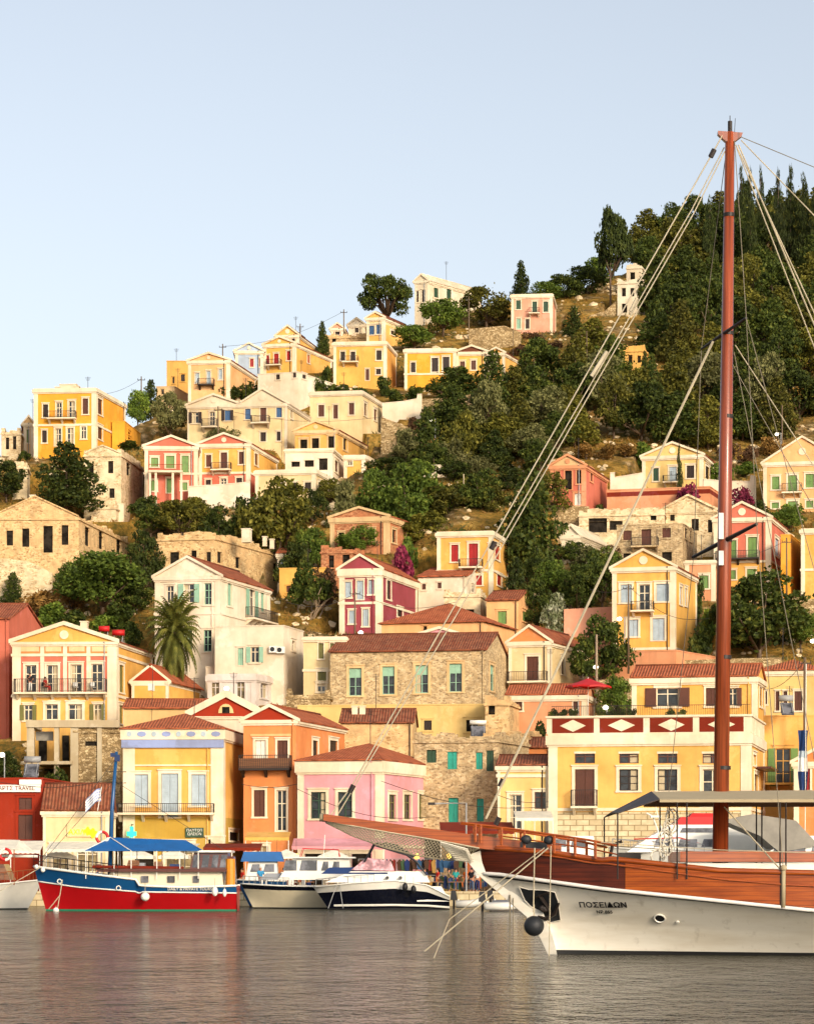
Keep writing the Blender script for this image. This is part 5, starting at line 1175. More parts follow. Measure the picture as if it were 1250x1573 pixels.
def mx(py): f_ = (1330 - py) / (1330 - 203); return 1108 + 13 * f_
for (xa, ya, xb_, yb_), r_ in (((1077, 536, 1146, 488), .05), ((1064, 856, 1162, 805), .07)):
    mb = MB(); a = at(xa, ya, Dg + 1.6); b = at(xb_, yb_, Dg - 1.6); m_ = Vector(((a.x + b.x) / 2, Dg, (a.z + b.z) / 2)); mb.tube([a, m_, b], [r_ * .6, r_, r_ * .6], 8); mb.build('spreader', 'iron', mast)
mb = MB(); mb.box(mt.x - .33, mt.x - .2, Dg - .28, Dg - .2, 2.1 + (1345-830)/F*Dg, 2.1 + (1345-790)/F*Dg); mb.box(mt.x - .33, mt.x - .2, Dg - .28, Dg - .2, 2.1 + (1345-870)/F*Dg, 2.1 + (1345-848)/F*Dg); mb.build('mast_fitting', 'white_metal', mast)
mb = MB(); 
for py_ in (330, 512, 640, 830, 1010, 1180):
    mb2 = MB(); t__ = (1330 - py_) / (1330 - 203); c2 = at(1108 + 13 * t__, py_, Dg); r__ = .215 - .09 * t__ + .012; mb2.tube([c2 - Vector((0, 0, .05)), c2 + Vector((0, 0, .05))], r__, 16); mb2.build('mast_band', 'iron', mast)
mz = Vector((19.2, Dg, 17.5)); mb.tube([Vector((19.0, Dg, 1.6)), mz], [.19, .11], 14); mb.build('mast', 'mastwood', gul, True)
# standing and running rigging
paint('stay', '7E7460', .7)
def rig(name, pts, r, mat='rope', sag=0):
    mb = MB()
    for i in range(len(pts) - 1): line(mb, pts[i], pts[i+1], r, sag)
    return mb.build(name, 'stay' if mat == 'ropedark' else mat, gul)
PTN = lambda px, py, d=0: at(px, py, Dg + d)
rig('forestay', [PTN(1109, 208, -.1), PTN(1094, 235, -.1), PTN(542, 1205, -.1), PTN(507, 1254, -.1)], .02, 'rope'); rig('forestay', [PTN(1112, 226, .1), PTN(1062, 322, .1), PTN(760, 845, .1), PTN(520, 1250, .1)], .017, 'rope')
rig('forestay', [PTN(1113, 232), PTN(1066, 326), PTN(766, 848), PTN(748, 880)], .017, 'rope'); rig('inner_forestay', [PTN(1095, 524), PTN(746, 1258, -.2)], .034, 'rope')
for px_, py_ in ((1094, 235), (757, 838), (770, 1203), (764, 1262), (540, 1212)):
    mb = MB(); c = PTN(px_, py_, -.1); mb.tube([c + Vector((.05, 0, .1)), c - Vector((.05, 0, .1))], .07, 8); mb.build('rigging_block', 'iron', gul)
rig('furled_halyard_bundle', [PTN(978, 458), PTN(968, 478)], .045, 'rope'); rig('furled_halyard_bundle', [PTN(932, 540), PTN(908, 578)], .06, 'rope')
for (a, b, r_) in (((1130, 222), (1646, 1330), .018), ((1134, 222), (1600, 1330), .021), ((1131, 226), (1560, 1330), .016), ((1138, 215), (1900, 1000), .016), ((1129, 530), (1330, 840), .014)):
    rig('backstay', [PTN(*a), PTN(*b)], r_)
rig('triatic_stay', [PTN(1138, 210), mz], .012, 'ropedark')
near_s = lambda px_, uu: bul(uu, 1, -1, .06)
rig('shroud', [PTN(1128, 215, -.1), PTN(1146, 489, -1.58), PTN(1162, 806, -1.6), bul(.349, 1, -1, .06)], .011, 'ropedark'); rig('shroud', [PTN(1128, 217, -.1), PTN(1146, 489, -1.55), bul(.478, 1, -1, .06)], .011, 'ropedark')
rig('shroud', [PTN(1127, 540, -.1), bul(.41, 1, -1, .06)], .011, 'ropedark'); rig('shroud', [PTN(1114, 240, .1), PTN(1077, 536, 1.58), PTN(1065, 856, 1.6), Vector((7.0, Dg + 2.6, 2.2))], .011, 'ropedark')
rig('shroud', [bul(.349, 1, -1, .06), PTN(1112, 1240, -1.4)], .02, 'rope')
rig('shroud', [PTN(1125, 560, -.1), bul(.623, 1, -1, .06)], .012, 'ropedark')
rig('dock_line', [PTN(842, 1303, -1.3), at(652, 1462, 68)], .02); rig('dock_line', [PTN(836, 1303, -1.3), at(690, 1413, 68.6), at(664, 1478, 66)], .014); rig('bobstay', [PTN(500, 1266), PTN(560, 1300), PTN(690, 1360), PTN(806, 1410)], .012, 'ropedark') if 0 else None
rig('anchor_rope', [PTN(783, 1375, -.2), PTN(783, 1474, -.2)], .02, 'ropedark'); rig('anchor_rope', [PTN(788, 1380, -.2), PTN(788, 1472, -.2)], .011, 'ropedark')
rig('hanging_rope', [PTN(821, 1303, -1.4), PTN(819, 1402, -1.4)], .018); rig('hanging_rope', [PTN(846, 1300, -1.6), PTN(843, 1480, -1.6)], .014)
rig('mooring_line', [PTN(742, 1303, -.3), PTN(708, 1322, -.4), PTN(672, 1392, -.4), PTN(640, 1350, 40)], .014) if 0 else None
# anchor pocket, anchor, round fender, name, portholes
def hy(X, z):
    lo = None
    for i in range(200):
        for j in (0,):
            v = z / max(.2, float(np.interp(abs(X - G_.xb), [a for a, b in G_.sheer], [b for a, b in G_.sheer]))); p = G_.pt(i / 199, v)
            if lo is None or abs(p.x - X) < lo[0]: lo = (abs(p.x - X), p.y)
    return lo[1]
def onh(px, py, off=.02):
    D = 68.5
    for _ in range(6): X = (px - 625) / F * D; z = CAMZ + (HOR - py) / F * D; D = hy(X, z) - off
    return Vector((X, D, z))
pk = [(797, 1363), (812, 1367), (835, 1368), (852, 1371), (857, 1385), (861, 1414), (845, 1418), (824, 1402), (806, 1384)]
mb = MB(); mb.poly([onh(x, y, .03) for x, y in pk]); ap = mb.build('anchor_recess', 'rubber', gul)
mb = MB(); Q = [onh(x, y, .045) for x, y in pk]
mb.tube(Q + [Q[0]], .012, 5); mb.build('recess_rim', 'hullwhite', ap)
mb = MB(); a = [onh(x, y, .12) for x, y in ((828, 1375), (838, 1390), (846, 1405))]; mb.tube(a, .05, 6); mb.tube([onh(826, 1408, .14), onh(838, 1412, .18), onh(852, 1404, .18), onh(858, 1388, .14)], [.03, .06, .06, .03], 6); mb.tube([onh(820, 1380, .12), onh(842, 1372, .14)], .03, 5)
mb.ball(onh(836, 1396, .12), .12, 8, 6, (1.2, .5, .9)); mb.build('anchor', 'iron', ap)
fender('dark round fender ball hanging under the bow of the gulet', 820, 1423, Dg - .7, .27, 'rubber', rope=.3)
def frame(h, px, py):
    best = None
    for i in range(241):
        for j in range(61):
            p = h.pt(i / 240, .2 + .8 * j / 60); e = abs(625 + F * p.x / p.y - px) + abs(HOR - F * (p.z - CAMZ) / p.y - py)
            if best is None or e < best[0]: best = (e, i / 240, .2 + .8 * j / 60, p)
    _, u, v, p = best; tx = (h.pt(u + .004, v) - h.pt(u - .004, v)); tx.z = 0; tx.normalize(); tz = (h.pt(u, v + .03) - h.pt(u, v - .03)); tz = (tz - tx * tz.dot(tx)).normalized(); n_ = tx.cross(tz)
    if n_.y > 0: n_ = -n_
    return p, tx, tz, n_
def hull_text(h, px, py, body, size, mat, parent, name, off=.03, sx=1):
    p, tx, tz, n_ = frame(h, px, py); o = text(body, size, (0, 0, 0), mat, None, 0, .004, name=name) if 0 else None
    cu = bpy.data.curves.new('t', 'FONT'); cu.body = body; cu.size = size; cu.extrude = .004; cu.align_x = 'CENTER'; cu.align_y = 'CENTER'; cu.resolution_u = 3; cu.offset = size * .02
    to = bpy.data.objects.new('t', cu); COL.objects.link(to); me = bpy.data.meshes.new_from_object(to.evaluated_get(bpy.context.evaluated_depsgraph_get())); bpy.data.objects.remove(to)
    me.materials.clear(); me.materials.append(M[mat]); me.name = name; c = p + n_ * off - Vector(parent['_o'])
    me.transform(Matrix(((tx.x * sx, tz.x, n_.x, c.x), (tx.y * sx, tz.y, n_.y, c.y), (tx.z * sx, tz.z, n_.z, c.z), (0, 0, 0, 1)))); o = bpy.data.objects.new(name, me); COL.objects.link(o); o.parent = parent; o['_o'] = list(parent['_o']); return o
hull_text(G_, 927, 1390, 'ΠΟΣΕΙΔΩΝ', .25, 'black', gul, 'boat_name', .05); hull_text(G_, 928, 1401.5, 'ΝΡ 855', .14, 'black', gul, 'registration_number', .04)
for px_, py_, r_ in ((1013, 1410, .13), (1041, 1415, .045)):
    p, tx, tz, n_ = frame(G_, px_, py_); P = [p + tx * r_ * math.cos(i * math.pi / 10) + tz * r_ * math.sin(i * math.pi / 10) for i in range(20)]
    mb = MB(); mb.prism([q + n_ * .035 for q in P], [q - n_ * .08 for q in P]); ph = mb.build('porthole', 'black' if r_ > .1 else 'gel', gul)
    if r_ > .1: mb = MB(); mb.tube([p + n_ * .035 + tx * r_ * 1.1 * math.cos(i * math.pi / 10) + tz * r_ * 1.1 * math.sin(i * math.pi / 10) for i in range(21)], .022, 5); mb.build('porthole_rim', 'gel', ph)
# deckhouse, awning, stanchions
mb = MB(); mb.box(7.3, 16, Dg - 1.5, Dg + 1.5, 1.5, 2.42); dh = mb.build('deckhouse', 'gel', gul); mb = MB(); mb.box(7.1, 16.1, Dg - 1.6, Dg + 1.6, 2.45, 2.72); mb.build('wooden_coaming', 'varnish', dh)
mb = MB(); mb.box(8.6, 16.1, Dg - 2.0, Dg - 1.8, 1.6, 2.28); mb.build('deck_bench', 'gel', gul)
aw = MB(); ya, yb_ = Dg - 2.3, Dg + 2.3; z_ = 3.98
aw.prism([(6.5, ya, z_), (18, ya, z_), (18, ya, z_ + .1), (6.5, ya, z_ + .07)], [(6.5, Dg, z_ + .25), (18, Dg, z_ + .25), (18, Dg, z_ + .45), (6.5, Dg, z_ + .35)])
aw.prism([(6.5, yb_, z_), (18, yb_, z_), (18, yb_, z_ + .16), (6.5, yb_, z_ + .1)], [(6.5, Dg, z_ + .25), (18, Dg, z_ + .25), (18, Dg, z_ + .45), (6.5, Dg, z_ + .35)])
awo = aw.build('awning', 'tanfab', gul); mb = MB(); A = Vector((5.42, ya, 3.68)); B = Vector((5.42, yb_, 3.68)); C_ = Vector((6.5, ya, z_ + .06)); D_ = Vector((6.5, yb_, z_ + .06)); E_ = Vector((6.5, Dg, z_ + .33)); 
t_ = Vector((0, 0, .03)); mb.prism([A, C_, E_, Vector((5.42, Dg, 3.75))], [A + t_, C_ + t_, E_ + t_, Vector((5.42, Dg, 3.78))]); mb.prism([B, D_, E_, Vector((5.42, Dg, 3.75))], [B + t_, D_ + t_, E_ + t_, Vector((5.42, Dg, 3.78))])
mb.build('front_flap', 's_dark', awo)
for X in (5.42, 6.95, 7.2, 9.6, 9.75, 11.5, 13.5, 15.5):
    for yy in (ya + .03, yb_ - .03):
        mb = MB(); mb.tube([(X, yy, 2.0), (X, yy, z_ if X > 6 else 3.7)], .022, 6); mb.build('awning_post', 'iron', gul)
mb = MB()
for sd in (-1, 1): mb.tube([Vector((5.0, Dg + sd * 2.2, 2.95)), Vector((8, Dg + sd * 2.5, 2.75)), Vector((16, Dg + sd * 2.6, 2.5))], .012, 5)
mb.build('lifeline', 'rope', gul)
mb = MB(); rg = random.Random(8)
mb.tube([(5.9, Dg - .3, 2.3), (5.9, Dg + .5, 2.3)], .28, 14); mb.box(5.6, 6.2, Dg - .25, Dg - .15, 2.0, 2.7); mb.tube([(5.3, Dg - .2, 2.2), (5.45, Dg - .2, 2.9), (5.7, Dg - .2, 3.0)], .05, 6); mb.build('windlass', 'iron', gul, False)
mb = MB()
for q in range(9):
    c = Vector((6.6 + .05 * q + rg.uniform(-.1, .1), Dg - 1.3, 2.6 + .13 * q)); r1, r2 = rg.uniform(.1, .2), rg.uniform(.14, .3); mb.tube([c + Vector((r1 * math.cos(t * .63), .1 * math.sin(t), r2 * math.sin(t * .63))) for t in range(11)], .022, 5)
mb.build('coiled_ropes', 'awn_white', gul)
for px_, py_ in ((808, 1290), (843, 1291)):
    mb = MB(); mb.ball(PTN(px_, py_, -1.15), .12, 10, 8, (1.2, .8, 1)); mb.build('deck_fender', 'rubber', gul, True)
mb = MB(); mb.box(3.0, 3.7, Dg - .6, Dg - .2, 2.75, 2.98); mb.build('deck_box', 'rubber', gul)
# --- moored boats
def yspan(px, D): return (px - 625) / F * D
def zz(py, D): return CAMZ + (HOR - py) / F * D
def rbx(mb, x0, x1, y0, y1, z0, z1, sx0=0, sx1=0, sy=.0):
    mb.prism([(x0, y0, z0), (x0, y1, z0), (x1, y1, z0), (x1, y0, z0)], [(x0 + sx0, y0 + sy, z1), (x0 + sx0, y1 - sy, z1), (x1 - sx1, y1 - sy, z1), (x1 - sx1, y0 + sy, z1)])
def rb():
    D = 154; X = lambda p: yspan(p, D); Z = lambda p: zz(p, D)
    h = Hull(X(52), X(366), D, 4.2, [(0, 2.62), (3.2, 2.22), (6.4, 1.84), (6.45, 1.5), (9, 1.4), (12.4, 1.5)], [(-.3, 1.0), (0, .72), (1, 0)], vb=-.3)
    o = thing('excursion_boat', 'red and blue wooden excursion boat with a blue awning and a blue mast', 'boat', (X(210), D, 0))
    sh = lambda p: p
    # split at a line that falls more gently than the sheer
    def band(f0, f1, off=0, n=60):
        mb = MB()
        for sd in (-1, 1):
            def g(a, b):
                p1 = h.pt(a, 1, sd); x = abs(p1.x - h.xb); H_ = p1.z; zs = f0(x) + (f1(x) - f0(x)) * b; return h.pt(a, zs / H_, sd, off)
            mb.grid(g, n, 6)
        return mb
    zl = lambda x: float(np.interp(x, [0, 2.5, 6.4, 12.4], [1.76, 1.42, 1.13, 1.05])); top = lambda x: float(np.interp(x, [a for a, b in h.sheer], [b for a, b in h.sheer]))
    band(lambda x: .1, zl).build('hull', 'redhull', o, True); band(zl, lambda x: top(x)).build('blue_bulwark', 'bluehull', o, True); band(lambda x: -.5, lambda x: .098).build('boot_stripe', 'greenboot', o, True)
    mb = MB(); mb.poly([h.pt(1, -.2, -1), h.pt(1, -.2, 1), h.pt(1, 1, 1), h.pt(1, 1, -1)]); mb.build('transom', 'redhull', o)
    h.rail(1, .07, n=60).build('gunwale', 'gel', o, True)
    mb = MB()
    for sd in (-1, 1): mb.tube([h.pt(i / 50, zl(abs(h.pt(i / 50, 1).x - h.xb)) / h.pt(i / 50, 1).z, sd, .01) for i in range(51)], .045, 6)
    mb.build('rub_strake', 'gel', o, True); h.deck(.86).build('deck', 'deckwood', o)
    x0, x1 = X(160), X(346); mb = MB(); rbx(mb, x0, x1, D - 1.45, D + 1.45, 1.3, Z(1340), .5, .1, .08); cb = mb.build('cabin', 'creamhull', o)
    mb = MB(); rbx(mb, x0 - .2, x1 + .2, D - 1.75, D + 1.75, Z(1340), Z(1335)); mb.build('cabin_roof', 'dkwood', cb)
    for a, b in ((221, 232), (261, 272), (300, 309)):
        mb = MB(); mb.box(X(a), X(b), D - 1.53, D - 1.4, Z(1356), Z(1346)); mb.build('window', 'tint', cb)
    mb = MB(); rbx(mb, X(294), X(352), D - 1.3, D + 1.3, Z(1335), Z(1310), .25, 0, .1); wh = mb.build('wheelhouse', 'dkwood', o)
    for a, b in ((298, 308), (312, 322), (327, 336), (340, 349)):
        mb = MB(); mb.prism([(X(a), D - 1.31, Z(1333)), (X(b), D - 1.31, Z(1333)), (X(b) + .1, D - 1.23, Z(1314)), (X(a) + .1, D - 1.23, Z(1314))], [(X(a), D - 1.2, Z(1333)), (X(b), D - 1.2, Z(1333)), (X(b) + .1, D - 1.1, Z(1314)), (X(a) + .1, D - 1.1, Z(1314))]); mb.build('window', 'tint', wh)
    mb = MB(); rbx(mb, X(290), X(358), D - 1.5, D + 1.5, Z(1310), Z(1307)); mb.build('wheelhouse_roof', 'gel', wh)
    # ridge awning
    mb = MB(); za, zr = Z(1308), Z(1288); t_ = Vector((0, 0, .04)); 
    for sd in (-1, 1):
        P = [Vector((X(135), D + sd * 1.7, Z(1308))), Vector((X(206), D + sd * 1.7, za)), Vector((X(310), D + sd * 1.7, za)), Vector((X(285), D, zr - .15)), Vector((X(170), D, zr))]
        mb.prism(P, [q + t_ for q in P])
    a_ = mb.build('awning', 'canvas_blue', o)
    mb = MB()
    for sd in (-1, 1): mb.tube([(X(135), D + sd * 1.72, Z(1308)), (X(170), D + sd * .1, zr + .05), (X(206), D + sd * 1.72, za)], .035, 5)
    mb.build('awning_frame', 'gel', a_)
    for p in (137, 180, 206, 245, 280, 308):
        for sd in (-1, 1): mb = MB(); mb.tube([(X(p), D + sd * 1.65, 1.9), (X(p), D + sd * 1.65, za)], .03, 5); mb.build('awning_post', 'gel', o)
    mb = MB(); mb.tube([(X(168), D, 1.6), (X(172), D, Z(1245)), (X(179), D, Z(1155))], [.13, .12, .09], 10); ms = mb.build('mast', 'bluehull', o, True)
    mb = MB(); mb.box(X(176), X(184), D - .15, D + .15, Z(1170), Z(1160)); mb.box(X(170), X(178), D - .1, D + .1, Z(1163), Z(1157)); mb.build('mast_head', 'canvas_navy', ms)
    for y_ in (1186, 1203): mb = MB(); mb.tube([(X(164), D, Z(y_)), (X(194), D, Z(y_))], .025, 5); mb.build('crosstree', 'iron', ms)
    mb = MB()
    for a in ((176, 1200, 60, 1330), (176, 1200, 350, 1310), (178, 1165, 56, 1330)): line(mb, at(a[0], a[1], D), at(a[2], a[3], D), .015)
    mb.build('stay', 'ropedark', o)
    mb = MB()
    for i in range(13): p = h.pt(i / 28, 1, -1); q = h.pt(i / 28, 1, 1); mb.tube([p, p + Vector((0, 0, .7))], .018, 4); mb.tube([q, q + Vector((0, 0, .7))], .018, 4)
    for sd in (-1, 1):
        for dz in (.35, .7): mb.tube([h.pt(i / 28, 1, sd) + Vector((0, 0, dz)) for i in range(13)], .015, 4)
    mb.build('bow_rail', 'iron', o)
    mb = MB(); mb.tube([(X(146), D - 1.3, Z(1332)), (X(285), D - 1.3, Z(1334))], .09, 8); mb.build('furled_sail', 'brownred', o)
    mb = MB(); rbx(mb, X(195), X(214), D - .6, D + .6, Z(1336), Z(1322), .15, .1); mb.build('deck_locker', 'deckwood', o)
    hull_text(h, 291, 1365.5, 'DAILY & PRIVATE TOURS', .27, 'gel', o, 'lettering', .05, .86)
    mb = MB(); mb.tube([at(96, 1352, D - 2), at(92, 1376, D - 2), at(75, 1397, D - 1.8)], .03, 5); mb.tube([at(96, 1352, D - 2), at(88, 1398, D - 1.8)], .03, 5); mb.build('anchor_warp', 'rope', o)
    for i, (px, py, r_, l_) in enumerate(((223, 1378, .26, 1), (330, 1370, .18, 1.6), (345, 1372, .12, 2.0))):
        fender(['round white fender amidships on the red boat', 'fat white fender near the stern of the red boat', 'slim white fender at the very stern of the red boat'][i], px, py, D - 2.4, r_, 'gel', l_)
    fender('small white buoy floating at the bow of the red boat', 86, 1399, D - 2.6, .17, 'gel', rope=.1)
    mb = MB(); mb.tube([(X(356), D - 1.2, 1.5), (X(356), D - 1.2, Z(1320))], .28, 10); mb.build('orange_barrel', 'c_orange2', o)
    mb = MB(); rbx(mb, X(348), X(362), D - .6, D + 1.3, 1.4, Z(1316), .1, .1); mb.build('stern_locker', 'dkwood', o)
    for i, (a, b) in enumerate(((150, 158), (216, 226), (238, 252), (262, 280))):
        mb = MB(); rbx(mb, X(a), X(b), D - 1.1, D - .3, Z(1336), Z(1328 - 2 * (i % 3)), .05, .05, .05); mb.build('deck_crate', ['dkwood', 'grey_rubber', 'deckwood', 'canvas_navy'][i], o)
    for a in ((56, 1332), (66, 1337)): mb = MB(); mb.ball(at(a[0], a[1], D - .6), .14, 8, 6); mb.build('hawse_fitting', 'gel', o)
    mb = MB(); mb.tube([h.pt(.03, .98), h.pt(.03, .98) + Vector((-2.2, -1.5, -1.4)), h.pt(.03, .98) + Vector((-4.0, -2.6, -2.4))], .025, 5); mb.build('mooring_rope', 'rope', o)
    for i in range(7):
        c = h.pt(.12 + .1 * i, .72 - .04 * (i % 2), -1, .05); mb = MB(); mb.tube([c + Vector((.13 * math.cos(t * .785), -.02, .13 * math.sin(t * .785))) for t in range(9)], .035, 6); mb.build('scupper_ring', 'gel', o) if i in (0, 3) else None
    return h
paint('c_orange2', 'D88A20', .5)
rb()
def motor(label, name, px0, px1, D, beam, sheer, mats, cab, extra=None, stem=((-.3, 1.3), (0, .95), (1, 0)), cat='boat', boot='bootblack', flip=False):
    X = lambda p: yspan(p, D); Z = lambda p: zz(p, D); xb, xs = (X(px1), X(px0)) if flip else (X(px0), X(px1))
    h = Hull(xb, xs, D, beam, [(a, Z(b)) for a, b in sheer], list(stem), pmax=1.2, pmin=.65, tr=.85)
    o = thing(name, label, cat, ((xb + xs) / 2, D, 0)); v = .05
    h.shell(-.25, v, 30, 3).build('boot_stripe', boot, o, True)
    for nm, v1, m in mats: h.shell(v, v1, 40, 6).build(nm, m, o, True); v = v1 + .0005
    h.rail(1, .05, n=40).build('gunwale', 'gel', o, True); h.deck(.95).build('deck', 'gel', o)
    for nm, (a, b, y0, y1, s0, s1, wd), m, wins in cab:
        mb = MB(); rbx(mb, X(a), X(b), D - wd, D + wd, Z(y0), Z(y1), s0, s1, .12); c = mb.build(nm, m, o)
        for (wa, wb, wy0, wy1) in wins:
            fr = (wy0 - y0) / (y1 - y0) * .12; ff_ = (wy1 - y0) / (y1 - y0) * .12; mb = MB()
            mb.prism([(X(wa), D - wd + fr - .02, Z(wy0)), (X(wb), D - wd + fr - .02, Z(wy0)), (X(wb), D - wd + ff_ - .02, Z(wy1)), (X(wa) + .15, D - wd + ff_ - .02, Z(wy1))],
                     [(X(wa), D - wd + fr + .04, Z(wy0)), (X(wb), D - wd + fr + .04, Z(wy0)), (X(wb), D - wd + ff_ + .04, Z(wy1)), (X(wa) + .15, D - wd + ff_ + .04, Z(wy1))]); mb.build('window', 'tint', c)
    if extra: extra(o, h, X, Z, D)
    return o
def rails(o, h, u0, u1, n, ht=.6, mat='steel'):
    mb = MB()
    for sd in (-1, 1):
        P = [h.pt(u0 + (u1 - u0) * i / n, 1, sd, -.05) for i in range(n + 1)]
        for p in P: mb.tube([p, p + Vector((0, 0, ht))], .016, 4)
        mb.tube([p + Vector((0, 0, ht)) for p in P], .02, 4)
    mb.build('guard_rail', mat, o)
def ex_black(o, h, X, Z, D):
    rails(o, h, .02, .45, 9, .45)
    mb = MB(); mb.prism([(X(540), D - 1.25, Z(1337)), (X(606), D - 1.3, Z(1338)), (X(600), D - 1.1, Z(1323)), (X(563), D - 1.0, Z(1318))], [(X(540), D + 1.25, Z(1337)), (X(606), D + 1.3, Z(1338)), (X(600), D + 1.1, Z(1323)), (X(563), D + 1.0, Z(1318))]); mb.build('windscreen', 'pinktint', o)
    mb = MB(); rbx(mb, X(494), X(596), D - 1.2, D + 1.2, Z(1343), Z(1333), .5, .1, .25); mb.build('canvas_cover', 'canvas_navy', o)
    mb = MB()
    for sd in (-1, 1): mb.tube([(X(560), D + sd * 1.3, Z(1325)), (X(575), D + sd * 1.25, Z(1297)), (X(600), D + sd * 1.2, Z(1296)), (X(640), D + sd * 1.3, Z(1325)), (X(655), D + sd * 1.35, Z(1345))], [.07, .07, .06, .06, .05], 6)
    mb.build('radar_arch', 'black', o); mb = MB(); mb.prism([(X(574), D - 1.3, Z(1300)), (X(608), D - 1.3, Z(1297)), (X(638), D - 1.3, Z(1316)), (X(634), D - 1.3, Z(1318))], [(X(574), D + 1.3, Z(1300)), (X(608), D + 1.3, Z(1297)), (X(638), D + 1.3, Z(1316)), (X(634), D + 1.3, Z(1318))]); mb.build('bimini', 'black', o)
    for p in (595, 615): mb = MB(); mb.tube([(X(p), D - 1.52, Z(1349)), (X(p), D - 1.40, Z(1349))], .11, 10); mb.build('porthole', 'tint', o)
    mb = MB(); rbx(mb, X(640), X(690), D - 1.2, D + 1.2, Z(1385), Z(1362), .2, .5, .1); mb.build('swim_platform', 'gel', o)
    mb = MB()
    for a, b in (((518, 1357), (504, 1396)), ((521, 1357), (527, 1396))): line(mb, at(*a, D - 1), at(*b, D - 2.2), .022)
    mb.build('anchor_chain', 'steel', o)
    mb = MB(); mb.tube([h.pt(i / 30, .16, -1, .03) for i in range(2, 31)], .07, 6); mb.build('waterline_stripe', 'gel', o)
motor('black and white motor cruiser with a navy canvas cover on its foredeck', 'motor_cruiser', 481, 690, 160, 3.3, [(0, 1363), (2.5, 1357), (5, 1353), (7, 1360), (8.4, 1378)], [('hull', .72, 'blackhull'), ('topsides', 1, 'gel')],
      [('foredeck', (500, 660, 1356, 1339, 1.6, .3, 1.25), 'gel', [])], ex_black)
for i, (px, py) in enumerate(((622, 1363), (635, 1367))): fender(['black fender on the flank of the black motor cruiser', 'black fender nearest the stern of the black motor cruiser'][i], px, py, 158, .17, 'black', 1.5)
def ex_white(o, h, X, Z, D):
    rails(o, h, .02, .4, 8, .5)
    mb = MB()
    for sd in (-1, 1): mb.tube([(X(460), D + sd, Z(1320)), (X(466), D + sd, Z(1304)), (X(520), D + sd, Z(1306)), (X(522), D + sd, Z(1320))], .03, 5)
    mb.tube([(X(466), D - 1, Z(1304)), (X(466), D + 1, Z(1304))], .03, 5); mb.build('flybridge_rail', 'redfab', o)
    mb = MB(); rbx(mb, X(400), X(470), D - .8, D + .8, Z(1352), Z(1342), .4, .2, .2); mb.build('canvas_cover', 'grey_rubber', o)
    mb = MB(); mb.tube([(X(497), D, Z(1318)), (X(499), D, Z(1283))], .025, 5); mb.build('aerial', 'gel', o)
motor('cream and black fishing cruiser with a white three-window cabin', 'fishing_cruiser', 370, 560, 165, 3.6, [(0, 1358), (2.5, 1361), (5, 1362), (8, 1362)], [('hull', .80, 'creamhull'), ('black_band', 1, 'blackhull')],
      [('cabin', (428, 540, 1352, 1319, 1.0, .1, 1.3), 'gel', [(436, 457, 1338, 1322), (461, 488, 1338, 1322), (494, 505, 1338, 1324), (510, 522, 1338, 1324)]), ('cabin_roof', (440, 546, 1319, 1317, 0, 0, 1.5), 'gel', [])], ex_white, stem=((-.3, 1.2), (0, .8), (1, 0)))
def ex_left(o, h, X, Z, D):
    rails(o, h, .0, .9, 22, .7, 'varnish')
    mb = MB(); P = [Vector((X(-80), D - 1.8, Z(1306))), Vector((X(30), D - 1.8, Z(1306))), Vector((X(52), D - .2, Z(1310))), Vector((X(30), D, Z(1292))), Vector((X(-80), D, Z(1290)))]; mb.prism(P, [q + Vector((0, 0, .05)) for q in P])
    P = [Vector((q.x, 2 * D - q.y, q.z)) for q in P]; mb.prism(P, [q + Vector((0, 0, .05)) for q in P]); mb.build('awning', 'awn_white', o)
    for p in (-60, -20, 28): mb = MB(); mb.tube([(X(p), D - 1.7, 1.5), (X(p), D - 1.7, Z(1306))], .035, 5); mb.build('awning_post', 'varnish', o)
    mb = MB(); mb.tube([(X(58), D, Z(1316)), (X(-40), D - .5, Z(1314))], .09, 8); mb.build('boom', 'gel', o)
    mb = MB(); rbx(mb, X(-80), X(20), D - 1.2, D + 1.2, Z(1352), Z(1328), 0, .4, .1); mb.build('cabin', 'deckwood', o)
motor('white wooden tour boat with a varnished railing at the left edge', 'tour_boat', -150, 66, 160, 3.8, [(0, 1352), (3, 1360), (8, 1360)], [('hull', 1, 'gel')], [], ex_left, flip=True)
def ex_fly(o, h, X, Z, D):
    for a, b in ((1, 1258), (2, 1240)): pass
    mb = MB(); mb.tube([(X(1010), D - 1, Z(1284)), (X(1000), D - 1, Z(1255)), (X(990), D - 1, Z(1250))], .05, 6); mb.tube([(X(1016), D - 1, Z(1284)), (X(1004), D - 1, Z(1240))], .03, 5); mb.box(X(996), X(1012), D - 1.3, D - .7, Z(1257), Z(1254)); mb.build('radar_mast', 'gel', o)
    mb = MB(); mb.tube([(X(970), D - 1.5, Z(1290)), (X(1040), D - 1.5, Z(1288)), (X(1090), D - 1.5, Z(1302))], .04, 6); mb.build('red_handrail', 'redfab', o)
    rails(o, h, .02, .5, 9, .5)
motor('white flybridge yacht with red covers behind the gulet awning', 'flybridge_yacht', 935, 1215, 150, 4.2, [(0, 1302), (3, 1308), (9.7, 1318)], [('hull', 1, 'gel')],
      [('cabin', (958, 1190, 1310, 1284, 1.5, .3, 1.6), 'gel', [(1000, 1030, 1302, 1290), (1036, 1066, 1302, 1290), (1072, 1104, 1302, 1290)]), ('flybridge', (1000, 1170, 1284, 1268, 1.0, .3, 1.4), 'gel', [(1040, 1090, 1280, 1273)]), ('red_cover', (1030, 1104, 1268, 1256, .5, .2, 1.2), 'redfab', []), ('folded_red_cover', (1056, 1104, 1256, 1250, .2, .1, .8), 'redfab', [])], ex_fly)
